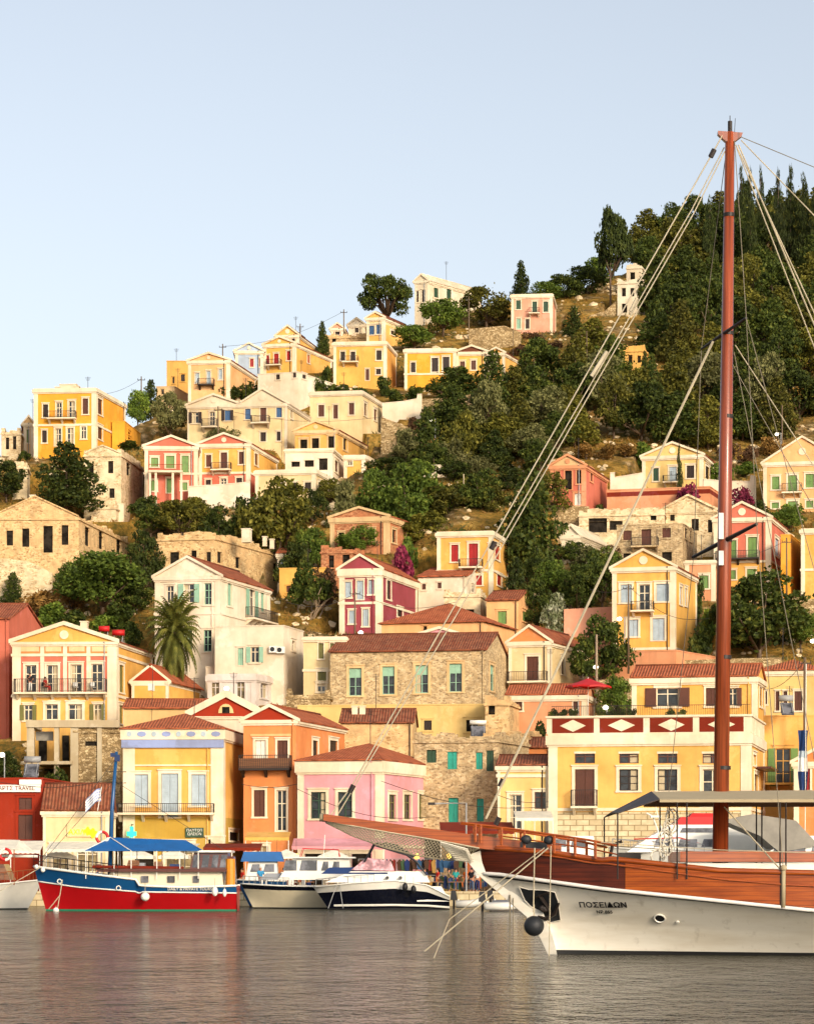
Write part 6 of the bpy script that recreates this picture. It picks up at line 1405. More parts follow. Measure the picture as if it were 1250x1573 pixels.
def ex_big(o, h, X, Z, D):
    mb = MB(); mb.prism([(X(1105), D - 1.8, Z(1262)), (X(1150), D - 1.8, Z(1252)), (X(1215), D - 1.8, Z(1262)), (X(1250), D - 1.8, Z(1300)), (X(1190), D - 1.8, Z(1310)), (X(1160), D - 1.8, Z(1285))],
                       [(X(1105), D + 1.8, Z(1262)), (X(1150), D + 1.8, Z(1252)), (X(1215), D + 1.8, Z(1262)), (X(1250), D + 1.8, Z(1300)), (X(1190), D + 1.8, Z(1310)), (X(1160), D + 1.8, Z(1285))]); mb.build('grey_awning', 'canvas_grey', o)
motor('large white yacht with a swept grey awning at the right edge', 'motor_yacht', 1110, 1420, 145, 4.4, [(0, 1318), (3, 1325), (11, 1330)], [('hull', 1, 'gel')],
      [('cabin', (1150, 1400, 1322, 1285, 2.5, .3, 1.7), 'gel', [(1180, 1230, 1312, 1296), (1238, 1290, 1312, 1296)])], ex_big)
motor('small white cabin boat seen through the bow rail of the gulet', 'cabin_boat', 800, 935, 150, 2.8, [(0, 1322), (3, 1326), (6, 1330)], [('hull', 1, 'gel')],
      [('cabin', (815, 915, 1324, 1285, 1.3, .2, 1.1), 'gel', [(845, 868, 1302, 1290), (874, 898, 1302, 1290)])])
motor('small boat with a bright blue canopy moored behind the red boat', 'canopy_boat', 362, 440, 172, 2.2, [(0, 1352), (3.4, 1354)], [('hull', 1, 'bluehull')],
      [('canopy', (371, 436, 1324, 1309, .2, .2, 1.0), 'canvas_blue', []), ('wheelhouse', (378, 428, 1354, 1324, .2, .1, .8), 'gel', [(385, 400, 1340, 1328), (405, 422, 1340, 1328)])])
def dinghy(label, px0, px1, D, mat, motor_=True):
    x0, x1 = yspan(px0, D), yspan(px1, D); L = x1 - x0; o = thing('inflatable_dinghy', label, 'dinghy', ((x0 + x1) / 2, D, 0)); mb = MB()
    P = []
    for i in range(25):
        t = i / 24; a = -math.pi / 2 + math.pi * t
        P.append(Vector((x1 - .6 + .6 * math.cos(a), D + .75 * math.sin(a), .3 + .15 * math.cos(a))))
    P = [Vector((x0, D - .75, .28))] + P + [Vector((x0, D + .75, .28))]; mb.tube(P, .24, 10); mb.build('tube', mat, o, True)
    mb = MB(); mb.box(x0 + .2, x1 - .3, D - .6, D + .6, .1, .2); mb.build('floor', 'grey_rubber', o); mb = MB(); mb.box(x0 + .1, x0 + .2, D - .6, D + .6, .1, .6); mb.build('transom', 'gel', o)
    if motor_: mb = MB(); rbx(mb, x0 - .35, x0 + .1, D - .18, D + .18, .55, 1.15, .05, .1, .05); mb.box(x0 - .2, x0 - .05, D - .06, D + .06, -.4, .56); mb.build('outboard_motor', 'black', o)
dinghy('pale grey dinghy with a black outboard just behind the black cruiser', 700, 738, 163, 'gel'); dinghy('white inflatable dinghy tied up beneath the gulet bowsprit', 744, 800, 152, 'gel'); dinghy('grey inflatable dinghy half hidden behind the white one', 756, 820, 166, 'grey_rubber')
# ------------------------------------------------------------------ people
def skin(name, nodes, edges, mat, parent, root=0, sub=1):
    me = bpy.data.meshes.new(name); me.from_pydata([n[0] for n in nodes], edges, []); o = bpy.data.objects.new(name, me); COL.objects.link(o)
    m = o.modifiers.new('s', 'SKIN'); 
    for i, n in enumerate(nodes):
        me.skin_vertices[0].data[i].radius = (n[1], n[1] * (n[2] if len(n) > 2 else 1)); me.skin_vertices[0].data[i].use_root = (i == root)
    s_ = o.modifiers.new('d', 'SUBSURF'); s_.levels = sub
    dg = bpy.context.evaluated_depsgraph_get(); m2 = bpy.data.meshes.new_from_object(o.evaluated_get(dg)); bpy.data.objects.remove(o)
    m2.materials.clear(); m2.materials.append(M[mat]); m2.name = name; m2.polygons.foreach_set('use_smooth', [True] * len(m2.polygons)); c = bpy.data.objects.new(name, m2); COL.objects.link(c); c.parent = parent; return c
paint('skin', 'B98262', .6); paint('hair', '2E2018', .7); paint('hairgrey', 'C8C2B8', .7)
for kk, h in dict(c_black='1C1C22', c_red='B82A22', c_blue='3A8AB8', c_navy='22305A', c_white='DEDAD0', c_jeans='3E4E6A', c_tan='9A835E', c_pink='D26A80', c_teal='2E8E8A', c_orange='DA6A24', c_yellow='E0B838', c_green='3E7E46').items(): paint(kk, h, .85, .2)
def person(label, x, y, z, face=0, pose='stand', top='c_black', bot='c_jeans', hair='hair', seat=.48, hgt=1.7, group=None):
    o = thing('person', label, 'person', (x, y, z), group); f_ = hgt / 1.7
    if pose == 'stand':
        hip = (0, 0, .92); kn = [(-.1, .0, .5), (.11, -.05, .5)]; an = [(-.11, .02, .08), (.13, .03, .08)]; to = [(-.12, -.14, .03), (.14, -.13, .03)]
        el = [(-.25, .03, 1.12), (.27, .0, 1.13)]; wr_ = [(-.22, -.14, .95), (.2, -.2, 1.0)]
    elif pose == 'lean':
        hip = (0, .05, .9); kn = [(-.1, .02, .48), (.11, 0, .48)]; an = [(-.11, .08, .08), (.12, .05, .08)]; to = [(-.12, -.08, .03), (.14, -.1, .03)]
        el = [(-.26, -.12, 1.14), (.27, -.12, 1.14)]; wr_ = [(-.15, -.34, 1.1), (.15, -.34, 1.1)]
    else:
        hip = (0, 0, seat + .08); kn = [(-.13, -.42, seat + .06), (.14, -.42, seat + .05)]; an = [(-.13, -.4, .08), (.15, -.46, .08)]; to = [(-.13, -.55, .03), (.16, -.6, .03)]
        el = [(-.26, -.06, seat + .3), (.27, -.06, seat + .3)]; wr_ = [(-.18, -.3, seat + .2), (.16, -.3, seat + .24)]
    dz = hip[2]; ch = (0, hip[1] + .0, dz + .36); nk = (0, hip[1] - .01, dz + .53); sh_ = [(-.18, hip[1], dz + .48), (.18, hip[1], dz + .48)]
    hd = (0, hip[1] - .03, dz + .63); ht = (0, hip[1] - .02, dz + .76)
    N_ = [(hip, .13, .8), ((0, hip[1], dz + .18), .12, .75), (ch, .15, .72), (nk, .055), (hd, .078, 1.1), (ht, .072, 1.1)]; E = [(0, 1), (1, 2), (2, 3), (3, 4), (4, 5)]
    for i in (0, 1):
        b = len(N_); N_ += [(sh_[i], .062), (el[i], .042), (wr_[i], .028), (tuple(Vector(wr_[i]) + Vector((0, -.07, -.03))), .036, .6)]; E += [(2, b), (b, b+1), (b+1, b+2), (b+2, b+3)]
        hd_ = Vector(wr_[i]) + Vector((0, -.07, -.03))
        for q in range(5):          # fingers and thumb
            N_.append((tuple(hd_ + Vector(((q - 1.5) * .018, -.07 + (.02 if q == 4 else 0), -.03 - .006 * q))), .009)); E.append((b + 3, len(N_) - 1))
        b = len(N_); hp = (hip[0] + (-.09, .09)[i], hip[1], hip[2] - .05); N_ += [(hp, .095), (kn[i], .058), (an[i], .04), (to[i], .035)]; E += [(0, b), (b, b+1), (b+1, b+2), (b+2, b+3)]
    bd = skin('body', N_, E, 'skin', o)
    T_ = [((0, hip[1], dz + .02), .145, .82), ((0, hip[1], dz + .18), .137, .8), (ch, .168, .76), ((0, hip[1], dz + .47), .09)]; TE = [(0, 1), (1, 2), (2, 3)]
    for i in (0, 1): b = len(T_); T_ += [(sh_[i], .077), (tuple(Vector(sh_[i]).lerp(Vector(el[i]), .75)), .058)]; TE += [(2, b), (b, b + 1)]
    skin('shirt', T_, TE, top, o)
    T_ = [((0, hip[1], dz + .04), .14, .8), (hip, .148, .82)]; TE = [(0, 1)]
    for i in (0, 1): b = len(T_); hp = (hip[0] + (-.09, .09)[i], hip[1], hip[2] - .05); T_ += [(hp, .108), (kn[i], .072), (tuple(Vector(kn[i]).lerp(Vector(an[i]), .8)), .055)]; TE += [(1, b), (b, b + 1), (b + 1, b + 2)]
    skin('trousers', T_, TE, bot, o, 1)
    mb = MB(); mb.ball((0, hip[1] + .015, dz + .735), .105, 12, 8, (.92, 1.05, .95)); c = mb.build('hair', hair, None, True); c.parent = o
    mb = MB()
    for sx in (-.032, .032): mb.ball((sx, hip[1] - .112, dz + .70), .011, 6, 4)
    c = mb.build('eyes', 'black', None); c.parent = o; mb = MB(); mb.ball((0, hip[1] - .12, dz + .675), .016, 6, 5, (.8, 1, 1.3)); c = mb.build('nose', 'skin', None); c.parent = o
    mb = MB(); mb.box(-.025, .025, hip[1] - .108, hip[1] - .10, dz + .635, dz + .643); c = mb.build('mouth', 'c_red', None); c.parent = o
    mb = MB()
    for i in (0, 1): mb.ball((to[i][0], (to[i][1] + an[i][1]) / 2 - .02, .035), .06, 8, 6, (.8, 2.0, .6))
    c = mb.build('shoes', 'c_black', None); c.parent = o
    o.rotation_euler.z = face; o.scale = (f_, f_, f_); return o
def foldchair(label, x, y, z, mat='c_white', rot=0, group=None):
    o = thing('chair', label, 'chair', (x, y, z), group); o2 = o
    def loc(mb, nm, m): c = mb.build(nm, m, None); c.parent = o
    mb = MB(); mb.box(-.22, .22, -.22, .22, .43, .46); loc(mb, 'seat', mat); mb = MB(); mb.box(-.22, .22, .19, .23, .55, .9); loc(mb, 'backrest', mat)
    for sx in (-.2, .2):
        for sy in (-.2, .2): mb = MB(); mb.tube([(sx, sy, 0), (sx, sy, .44 if sy < 0 else .9)], .018, 5); loc(mb, 'leg', 'iron')
    o.rotation_euler.z = rot
ffm = MISC['yellow and white pedimented mansion with a long balcony at the left'][0]
def onbal(px, py, d=.5): u, z = ffm.hit(px, py); q = ffm.q(u, z, d); return q
zb_ = ffm.hit(90, 1067)[1] + .14
for lb, px, pose, tp, bt, fc in (('person in a black top standing at the mansion balcony rail', 48, 'lean', 'c_black', 'c_white', .2), ('person in a red top sitting on the mansion balcony', 71, 'sit', 'c_red', 'c_red', 1.2)):
    q = onbal(px, 1067); person(lb, q[0], q[1], zb_, fc, pose, tp, bt)
    if pose == 'sit': foldchair('dark chair under the person on the mansion balcony', q[0], q[1] + .02, zb_, 'c_black', fc)
for px in (118, 144): q = onbal(px, 1067); foldchair('white chair on the left side of the balcony' if px == 118 else 'white chair near the right end of the mansion balcony', q[0], q[1], zb_, 'c_white', .3)
person('grey-haired person in a light blue shirt on the cream fishing cruiser', yspan(400, 164.7), 164.7, 1.3, .6, 'sit', 'c_blue', 'c_white', 'hairgrey')
rg = random.Random(21)
PG = 'passers-by on the quay'
for i, (px, tp, bt, ps) in enumerate([(436, 'c_white', 'c_jeans', 'stand'), (640, 'c_red', 'c_tan', 'stand'), (652, 'c_navy', 'c_tan', 'stand'), (700, 'c_teal', 'c_jeans', 'stand'), (716, 'c_orange', 'c_jeans', 'stand'), (733, 'c_white', 'c_navy', 'stand'), (751, 'c_pink', 'c_tan', 'stand'), (768, 'c_orange', 'c_tan', 'stand'), (246, 'c_white', 'c_jeans', 'stand'), (120, 'c_navy', 'c_tan', 'stand'), (104, 'c_red', 'c_jeans', 'stand')]):
    D = 180.5 + rg.uniform(0, 8); cn = {'c_white': 'white', 'c_red': 'red', 'c_navy': 'navy', 'c_teal': 'teal', 'c_orange': 'orange', 'c_pink': 'pink', 'c_jeans': 'denim', 'c_tan': 'tan'}
    person('person in %s top and %s trousers on the quay %s' % (cn[tp], cn[bt], {436: 'right of the blue canopy', 640: 'behind the black cruiser', 652: 'behind the black cruiser stern', 700: 'by the clothes stalls', 716: 'before the clothes stalls', 733: 'beside the dinghies', 751: 'above the white dinghy', 768: 'near the gulet stem', 246: 'behind the red boat cabin', 120: 'behind the red boat bow', 104: 'left of the red boat awning'}[px]), yspan(px, D), D, .88, rg.uniform(-1, 1), ps, tp, bt, group=PG)

spots = [(84, 'left of the cream shop'), (150, 'beside the life ring'), (172, 'under the blue mast'), (196, 'below the neon sign'), (222, 'in front of the blue-doored house'), (276, 'below the green sign'), (318, 'under the dark red awning'), (346, 'left of the orange house'), (372, 'before the orange house'), (410, 'beneath the yellow awning'), (450, 'by the pink house corner'), (474, 'under the pink awning'), (532, 'before the pink house'), (590, 'behind the cruiser arch'), (672, 'beside the first clothes rack'), (690, 'among the clothes racks'), (724, 'behind the dinghies'), (782, 'behind the gulet stem')]
tops_ = ['c_white', 'c_navy', 'c_red', 'c_tan', 'c_black', 'c_blue']; bots_ = ['c_jeans', 'c_tan', 'c_black', 'c_navy']; nm_ = dict(cn, c_black='black', c_blue='blue')
for i, (px, wh) in enumerate(spots):
    D = 180 + rg.uniform(0, 9); a, b = tops_[i % 6], bots_[(i * 3 + i // 4) % 4]
    person('person in %s top and %s trousers %s' % (nm_[a], nm_[b], wh), yspan(px, D), D, .88, rg.uniform(-2, 2), 'stand' if i % 3 else 'lean', a, b, group=PG)
# ------------------------------------------------------------------ roof things, signs, flags, poles, quay clutter
def P3(px, py, D): return at(px, py, D)
def bxp(mb, a, b, D, d0, d1): mb.box(yspan(a[0], D), yspan(b[0], D), D + d0, D + d1, zz(b[1], D), zz(a[1], D))
def ppbox(name, label, cat, x0, y0, x1, y1, D, dep, mat, part='body', group=None):
    o = thing(name, label, cat, (yspan((x0+x1)/2, D), D, zz(y1, D)), group); mb = MB(); bxp(mb, (x0, y0), (x1, y1), D, -dep, 0); mb.build(part, mat, o); return o
# corner building: diamond parapet, terrace railing, side balustrade, plants
lab = 'large yellow corner building with diamond parapet panels'; ff, sf, ze, zb, root = MISC[lab]
zt = ff.hit(1000, 1099)[1]; mb = MB(); ff.box(mb, -.12, ff.L + .12, ze + .12, zt - .15, -.35, .08); ff.box(mb, -.2, ff.L + .2, zt - .15, zt, -.4, .2)
sf.box(mb, .1, sf.L, zt - .15, zt - .004, -.4, .17); mb.build('parapet', 'wht', root)
mb = MB(); n = 14
for i in range(n): u = .3 + (sf.L - .5) * i / n; sf.box(mb, u, u + .18, ze + .12, zt - .15, -.1, .1)
mb.build('balustrade', 'wht', root)
for a, b in ((848, 912), (921, 988), (998, 1064), (1074, 1142)):
    u0, u1 = ff.hit(a, 1107)[0], ff.hit(b, 1107)[0]; z1, z0 = zt - .2, ze + .2; mb = MB(); ff.box(mb, u0, u1, z0, z1, .02, .095); p = mb.build('parapet_panel', 'brownred', root)
    uc, zc, w_, h_ = (u0 + u1) / 2, (z0 + z1) / 2, (u1 - u0) * .31, (z1 - z0) * .42; mb = MB(); Q = [(uc - w_, zc), (uc, zc - h_), (uc + w_, zc), (uc, zc + h_)]
    mb.prism([ff.q(*q, .09) for q in Q], [ff.q(*q, .14) for q in Q]); mb.build('diamond', 'wht', p)
mb = MB(); zr = zt + .75
for i in range(110): u = .3 + (ff.L - .4) * i / 109; ff.box(mb, u - .012, u + .012, zt, zr, -.32, -.29)
ff.box(mb, .2, ff.L, zr, zr + .04, -.33, -.28); mb.build('terrace_railing', 'iron', root)
mb = MB(); sf.box(mb, sf.hit(1160, 1180)[0], sf.hit(1172, 1180)[0], sf.hit(1165, 1183)[1], sf.hit(1165, 1180)[1], 0, 1.2); mb.build('door_canopy', 'dkwood', root)
TP = 'potted plants on the corner building terrace'
for i, px in enumerate((850, 866, 880, 940, 956, 970, 1030, 1048)):
    D = ff.q(0, 0)[1] + .6; x = yspan(px, D); o = thing('potted_plant', 'potted plant on the roof terrace of the corner building', 'potted plant', (x, D + .3, zt - .5), TP)
    mb = MB(); mb.tube([(x, D + .3, zt - .5), (x, D + .3, zt - .1)], [.16, .22], 10); mb.build('pot', 'terracotta' if 'terracotta' in M else 'brownred', o)
    c = bpy.data.objects.new('foliage', PROTO[('bushd', i % 3)][0]); COL.objects.link(c); c.parent = o; c.location = (0, 0, .35); c.scale = (.9, .9, .9)
# blue frieze
ff, sf, ze, zb, root = MISC['yellow house with a blue and white frieze and three pale blue doors']
mb = MB(); z1, z0 = ff.hit(260, 1137)[1], ff.hit(260, 1149)[1]; ff.box(mb, -.1, ff.L + .1, z0, z1, .0, .225); mb.build('blue_band', 'bandblue', root)
for i in range(8):
    u = .5 + (ff.L - 1) * i / 7; zc = (ze + z1) / 2 + .05; mb = MB(); r_ = .24; Q = [(u + r_ * math.cos(t * math.pi / 4) * (1.5 if i % 2 else .8), zc + r_ * .85 * math.sin(t * math.pi / 4)) for t in range(8)]
    mb.prism([ff.q(*q, .19) for q in Q], [ff.q(*q, .24) for q in Q]); mb.build('frieze_medallion', 'bandblue' if i % 2 else 's_light', root)
mb = MB(); zc = ff.hit(260, 1176)[1]; ff.box(mb, .9, ff.L - .9, zc - .05, zc + .06, -.02, .09); mb.build('string_course', 'wht', root)
# mansion frieze panels and oculus ring
ff, sf, ze, zb, root = MISC['yellow and white pedimented mansion with a long balcony at the left']
for a, b in ((32, 60), (70, 94), (106, 130), (141, 166)):
    (u0, z1), (u1, z0) = ff.hit(a, 993), ff.hit(b, 1001); mb = MB(); ff.box(mb, u0, u1, z0, z1, .0, .05); mb.build('frieze_panel', 'cream2', root)
for a in (62, 97, 133): (u0, z1), (u1, z0) = ff.hit(a, 988), ff.hit(a + 6, 1067); mb = MB(); ff.box(mb, u0, u1, z0, z1, .0, .058); mb.build('pilaster', 'wht', root)
ff, sf, ze, zb, root = MISC['orange house with a red pediment and a carved wooden balcony']
mb = MB(); (u0, z1), (u1, z0) = ff.hit(385, 1128), ff.hit(447, 1131); ff.box(mb, u0, u1, z0, z1, 0, .08); mb.build('string_course', 'peach', root)
mb = MB(); (u0, z1), (u1, z0) = ff.hit(371, 1166), ff.hit(447, 1182); ff.box(mb, u0, u1, z0, z1, .80, .86); mb.build('balcony_boards', 'deckwood', root)
ff, sf, ze, zb, root = MISC['broad red-pedimented house with an arched attic window']
u, z = ff.hit(347, 1090); mb = MB(); Q = [(u + .62 * math.cos(t * math.pi / 8), z - .3 + .75 * math.sin(t * math.pi / 8)) for t in range(9)]; mb.prism([ff.q(*q, 0) for q in Q], [ff.q(*q, .08) for q in Q]); w_ = mb.build('attic_window', 'cream', root)
mb = MB(); ff.box(mb, u - .3, u + .3, z - .3, z + .2, .05, .1); mb.build('pane', 'dark', w_)
# coral porch house: columned porch
ff, sf, ze, zb, root = MISC['coral pedimented house with a columned porch and green shutters']
(u0, z0), (u1, _) = ff.hit(229, 727), ff.hit(281, 727); mb = MB(); ff.box(mb, u0, u1, z0 - .12, z0 + .12, 0, 1.7); pr = mb.build('porch_roof', 'white', root)
mb = MB(); ff.box(mb, u0, u1, z0 + .75, z0 + .8, 1.62, 1.66)
for i in range(30): u = u0 + .03 + (u1 - u0 - .06) * i / 29; ff.box(mb, u - .012, u + .012, z0 + .12, z0 + .75, 1.63, 1.65)
mb.build('railing', 'brownred', pr)
for i, px in enumerate((231, 240, 266, 279)): u, _ = ff.hit(px, 740); mb = MB(); ff.box(mb, u - .13, u + .13, zb - 2, z0 - .12, 1.35, 1.6); mb.build('column', 'white', pr)
# unfinished concrete frame
D = 214; o = thing('concrete_frame', 'unfinished grey concrete frame with columns and a shaded porch behind', 'building', (yspan(110, D), D, zz(1172, D)))
mb = MB(); bxp(mb, (41, 1107), (184, 1118), D, -.5, .3); bxp(mb, (41, 1107.2), (52, 1117.8), D, .3, 6); mb.build('beam', 'concrete', o)
for a, b in ((42, 53), (84, 91), (109, 121), (150, 157)): mb = MB(); bxp(mb, (a, 1118), (b, 1260), D, -.35, .2); mb.build('column', 'concrete', o)
mb = MB(); bxp(mb, (52, 1170), (112, 1175), D, -.7, 5); mb.build('floor_slab', 'concrete', o); mb = MB(); bxp(mb, (54, 1118), (190, 1260), 219, 0, .3); mb.build('wall', 'oldyel', o)
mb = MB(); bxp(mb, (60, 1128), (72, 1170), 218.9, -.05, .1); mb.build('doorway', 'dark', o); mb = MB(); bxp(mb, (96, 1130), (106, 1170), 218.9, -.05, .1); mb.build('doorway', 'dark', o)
mb = MB(); bxp(mb, (55, 1124), (82, 1138), D + 1, -.05, .05); mb.build('tarpaulin', 'canvas_grey', o); mb = MB(); bxp(mb, (130, 1128), (152, 1138), D + 2, -.6, .3); mb.build('window_box', 'white', o)
# solar heaters and tanks
def tank(label, px, py, D, L, r, mat, panel=True, group=None):
    c = at(px, py, D); o = thing('solar_water_heater', label, 'water heater', (c.x, c.y, c.z - 1.2), group); mb = MB(); mb.tube([c - Vector((L / 2, 0, 0)), c + Vector((L / 2, 0, 0))], r, 14); mb.build('tank', mat, o, True)
    mb = MB()
    for sx in (-L * .35, L * .35): mb.tube([c + Vector((sx, 0, -r)), c + Vector((sx, .1, -1.2))], .03, 5); mb.tube([c + Vector((sx, 0, -r)), c + Vector((sx, -1.2, -1.2))], .03, 5)
    mb.build('frame', 'steel', o)
    if panel: mb = MB(); a = c + Vector((-L * .45, -.15, -r - .1)); b = c + Vector((L * .45, -.15, -r - .1)); d_ = Vector((0, -1.0, -1.0)); e_ = Vector((0, .05, -.05)); mb.prism([a, b, b + d_, a + d_], [a + e_, b + e_, b + d_ + e_, a + d_ + e_]); mb.build('panel', 'tint', o)
tank('silver solar water heater on the red shop roof', 50, 1167, 195, 1.2, .24, 'steel'); tank('silver solar water heater on the yellow roof at the right edge', 1207, 1073, 208, 1.1, .26, 'steel')
tank('left red water tank on the mansion roof', 160, 966, 237, .95, .26, 'redfab', False); tank('right red water tank on the mansion roof', 182, 972, 237, 1.1, .27, 'redfab', False); tank('red water tank on the coral house roof', 14, 948, 236, 1.9, .26, 'redfab', False)
tank('white solar heater on the terrace right of the stone hall', 734, 1110, 222, 1.4, .2, 'gel')
# parasol
D = 206; c = at(903, 1052, D); zf = zz(1100, D); o = thing('parasol', 'open bright red parasol on the corner building terrace', 'parasol', (c.x, D, zf)); mb = MB(); n = 8
for i in range(n):
    a0, a1 = 2 * math.pi * i / n, 2 * math.pi * (i + 1) / n; r0 = 1.85; zt_ = zz(1043, D); ze_ = zz(1055, D)
    A = Vector((c.x + r0 * math.cos(a0), D + r0 * math.sin(a0), ze_)); B = Vector((c.x + r0 * math.cos(a1), D + r0 * math.sin(a1), ze_)); m_ = (A + B) / 2 + Vector((0, 0, .06)); T0 = Vector((c.x, D, zt_ + .05)); mb.poly([A, m_, T0]); mb.poly([m_, B, T0])
    for q, w in ((A, m_), (m_, B)): mb.poly([q - Vector((0, 0, .14)), w - Vector((0, 0, .14)), w, q])
mb.build('canopy', 'redfab', o); mb = MB(); mb.tube([(c.x, D, zf), (c.x, D, zt_ + .12)], .035, 8); mb.build('pole', 'gel', o)
mb = MB()
for i in range(8): a0 = 2 * math.pi * i / 8; mb.tube([(c.x, D, ze_ - .25), (c.x + 1.8 * math.cos(a0), D + 1.8 * math.sin(a0), ze_ - .02)], .012, 4)
mb.build('ribs', 'gel', o)
# air conditioners
def ac(label, face_label, side, px, py, w=.85, group=None):
    ff, sf, ze, zb, root = MISC[face_label]; f = sf if side else ff; u, z = f.hit(px, py); q = f.q(u, z, .3); o = thing('air_conditioner', label, 'air conditioner', (q[0], q[1], z - .3), group)
    mb = MB(); f.box(mb, u - w/2, u + w/2, z - .3, z + .3, .05, .38); mb.build('casing', 'gel', o); mb = MB(); P = [f.q(u - .1 + .22 * math.cos(i * math.pi / 8), z + .22 * math.sin(i * math.pi / 8), .385) for i in range(16)]; mb.poly(P); mb.build('fan_grille', 'rubber', o)
ac('air conditioner on the side wall of the small yellow house', 'small yellow house with a red pediment and a wall air conditioner', 1, 236, 1056)
ac('left air conditioner on the white side wing', 'white side wing with two green doors below the mansion balcony', 0, 421, 998, .8); ac('right air conditioner on the white side wing', 'white side wing with two green doors below the mansion balcony', 0, 432, 999, .8)
# lettered signs
ff, sf, ze, zb, root = MISC['dark red waterfront shop with a long white name board']
o = thing('shop_sign', 'long white name board with dark letters on the red shop', 'sign', Vector(ff.q(ff.hit(20, 1216)[0], ff.hit(20, 1216)[1], .2))); (u0, z1), (u1, z0) = ff.hit(-60, 1206), ff.hit(63, 1217); mb = MB(); ff.box(mb, u0, u1, z0, z1, .1, .2); mb.build('board', 'gel', o)
rz = math.atan2(ff.e.y, ff.e.x); u, z = ff.hit(26, 1211.5); q = ff.q(u, z, .22); text('ΠΩΛΕΙΤΑΙ' if 0 else 'ΑΡΤΣ TRAVEL', .42, q, 'brownred', o, rz, .01)
mb = MB(); (u0, z1), (u1, z0) = ff.hit(30, 1198), ff.hit(64, 1205.6); ff.box(mb, u0, u1, z0, z1, .06, .16); mb.build('scroll_top', 'gel', o)
ff, sf, ze, zb, root = MISC['small cream shop with a steep brown roof beside the red shop']; rz = math.atan2(ff.e.y, ff.e.x)
u, z = ff.hit(126, 1279); o = thing('shop_sign', 'glowing yellow lettering on the small cream shop', 'sign', Vector(ff.q(u, z - .3, .2))); mb = MB(); (u0, z1), (u1, z0) = ff.hit(103, 1266), ff.hit(148, 1286); ff.box(mb, u0, u1, z0, z1, .03, .1); mb.build('board', 'cream2', o)
q = ff.q(ff.hit(118, 1278)[0], z, .13); text('ΑΧΙΛ', .52, q, 'sign_yellow', o, rz, .02)
for px, py, r_ in ((135, 1277, .26), (143, 1280, .3)):
    u, z = ff.hit(px, py); mb = MB(); P = [(u + r_ * (1 + .25 * math.cos(i * math.pi / 2)) * math.cos(i * math.pi / 8), z + r_ * (1 + .25 * math.cos(i * math.pi / 2)) * math.sin(i * math.pi / 8)) for i in range(16)]; mb.prism([ff.q(*p, .1) for p in P], [ff.q(*p, .16) for p in P]); mb.build('emblem', 'sign_yellow', o)
ff, sf, ze, zb, root = MISC['yellow house with a blue and white frieze and three pale blue doors']; rz = math.atan2(ff.e.y, ff.e.x)
u, z = ff.hit(205, 1279); o = thing('neon_sign', 'small glowing green neon sign under the blue-doored balcony', 'sign', Vector(ff.q(u, z - .4, .5))); mb = MB(); h_ = .42; ff.box(mb, u - .14, u + .14, z - h_, z + h_, .9, 1.0); ff.box(mb, u - .36, u + .36, z - .3, z + .05, .905, .995); mb.build('neon_shape', 'neon_green', o); mb = MB(); ff.box(mb, u - .02, u + .02, z, z + .6, .92, .98); ff.box(mb, u-.02, u+.02, z + .58, z + .62, 0, .95); mb.build('bracket', 'iron', o)
u, z = ff.hit(299, 1279); o = thing('shop_sign', 'dark green sign board with pale writing under the balcony', 'sign', Vector(ff.q(u, z - .4, .2))); mb = MB(); (u0, z1), (u1, z0) = ff.hit(285, 1272), ff.hit(313, 1287); ff.box(mb, u0, u1, z0, z1, .05, .12); mb.build('board', 's_dgreen', o); text('ΣΥΜΗ\nTAVERNA' if 0 else 'ΠΑΝΤΟΠ\nΩΛΕΙΟΝ', .28, ff.q(u, z, .135), 'gel', o, rz, .008)
# flags
def flag(label, px, py, D, w, h, pole, sag=0, mats=('canvas_navy', 'gel'), vert=False):
    c = at(px, py, D); o = thing('flag', label, 'flag', (c.x, c.y, c.z - h)); n = 9
    for i in range(n):
        mb = MB()
        def g(a, b):
            if vert: x = c.x + (a - .5) * w * .45 * (1 - .3 * b) + .06 * math.sin(b * 7 + a * 3); z = c.z - b * h; yy = c.y + .12 * math.sin(a * 9 + b * 2); return (x, yy, z)
            x = c.x - a * w; z = c.z - b * h - a * a * sag + .05 * math.sin(a * 8); return (x, c.y + .1 * math.sin(a * 9 + b), z)
        mb.grid(lambda a, b: g(a, (i + b) / n), 8, 1); mb.build('stripe', mats[i % len(mats)], o)
    if pole: mb = MB(); mb.tube([at(*pole[0], D), at(*pole[1], D)], .03, 6); mb.build('pole', 'gel', o)
flag('blue and white striped flag above the small cream shop', 155, 1212, 186, 1.1, .9, ((156, 1209), (150, 1246)), .9, ('bandblue', 'gel'))
flag('limp blue and white flag hanging beside the orange shop', 1233, 1122, 185, 1.6, 4.4, ((1238, 1020), (1236, 1330)), 0, ('canvas_navy', 'canvas_navy', 'canvas_navy', 's_light', 'gel', 'gel', 'canvas_navy', 'canvas_navy', 'canvas_navy'), True)
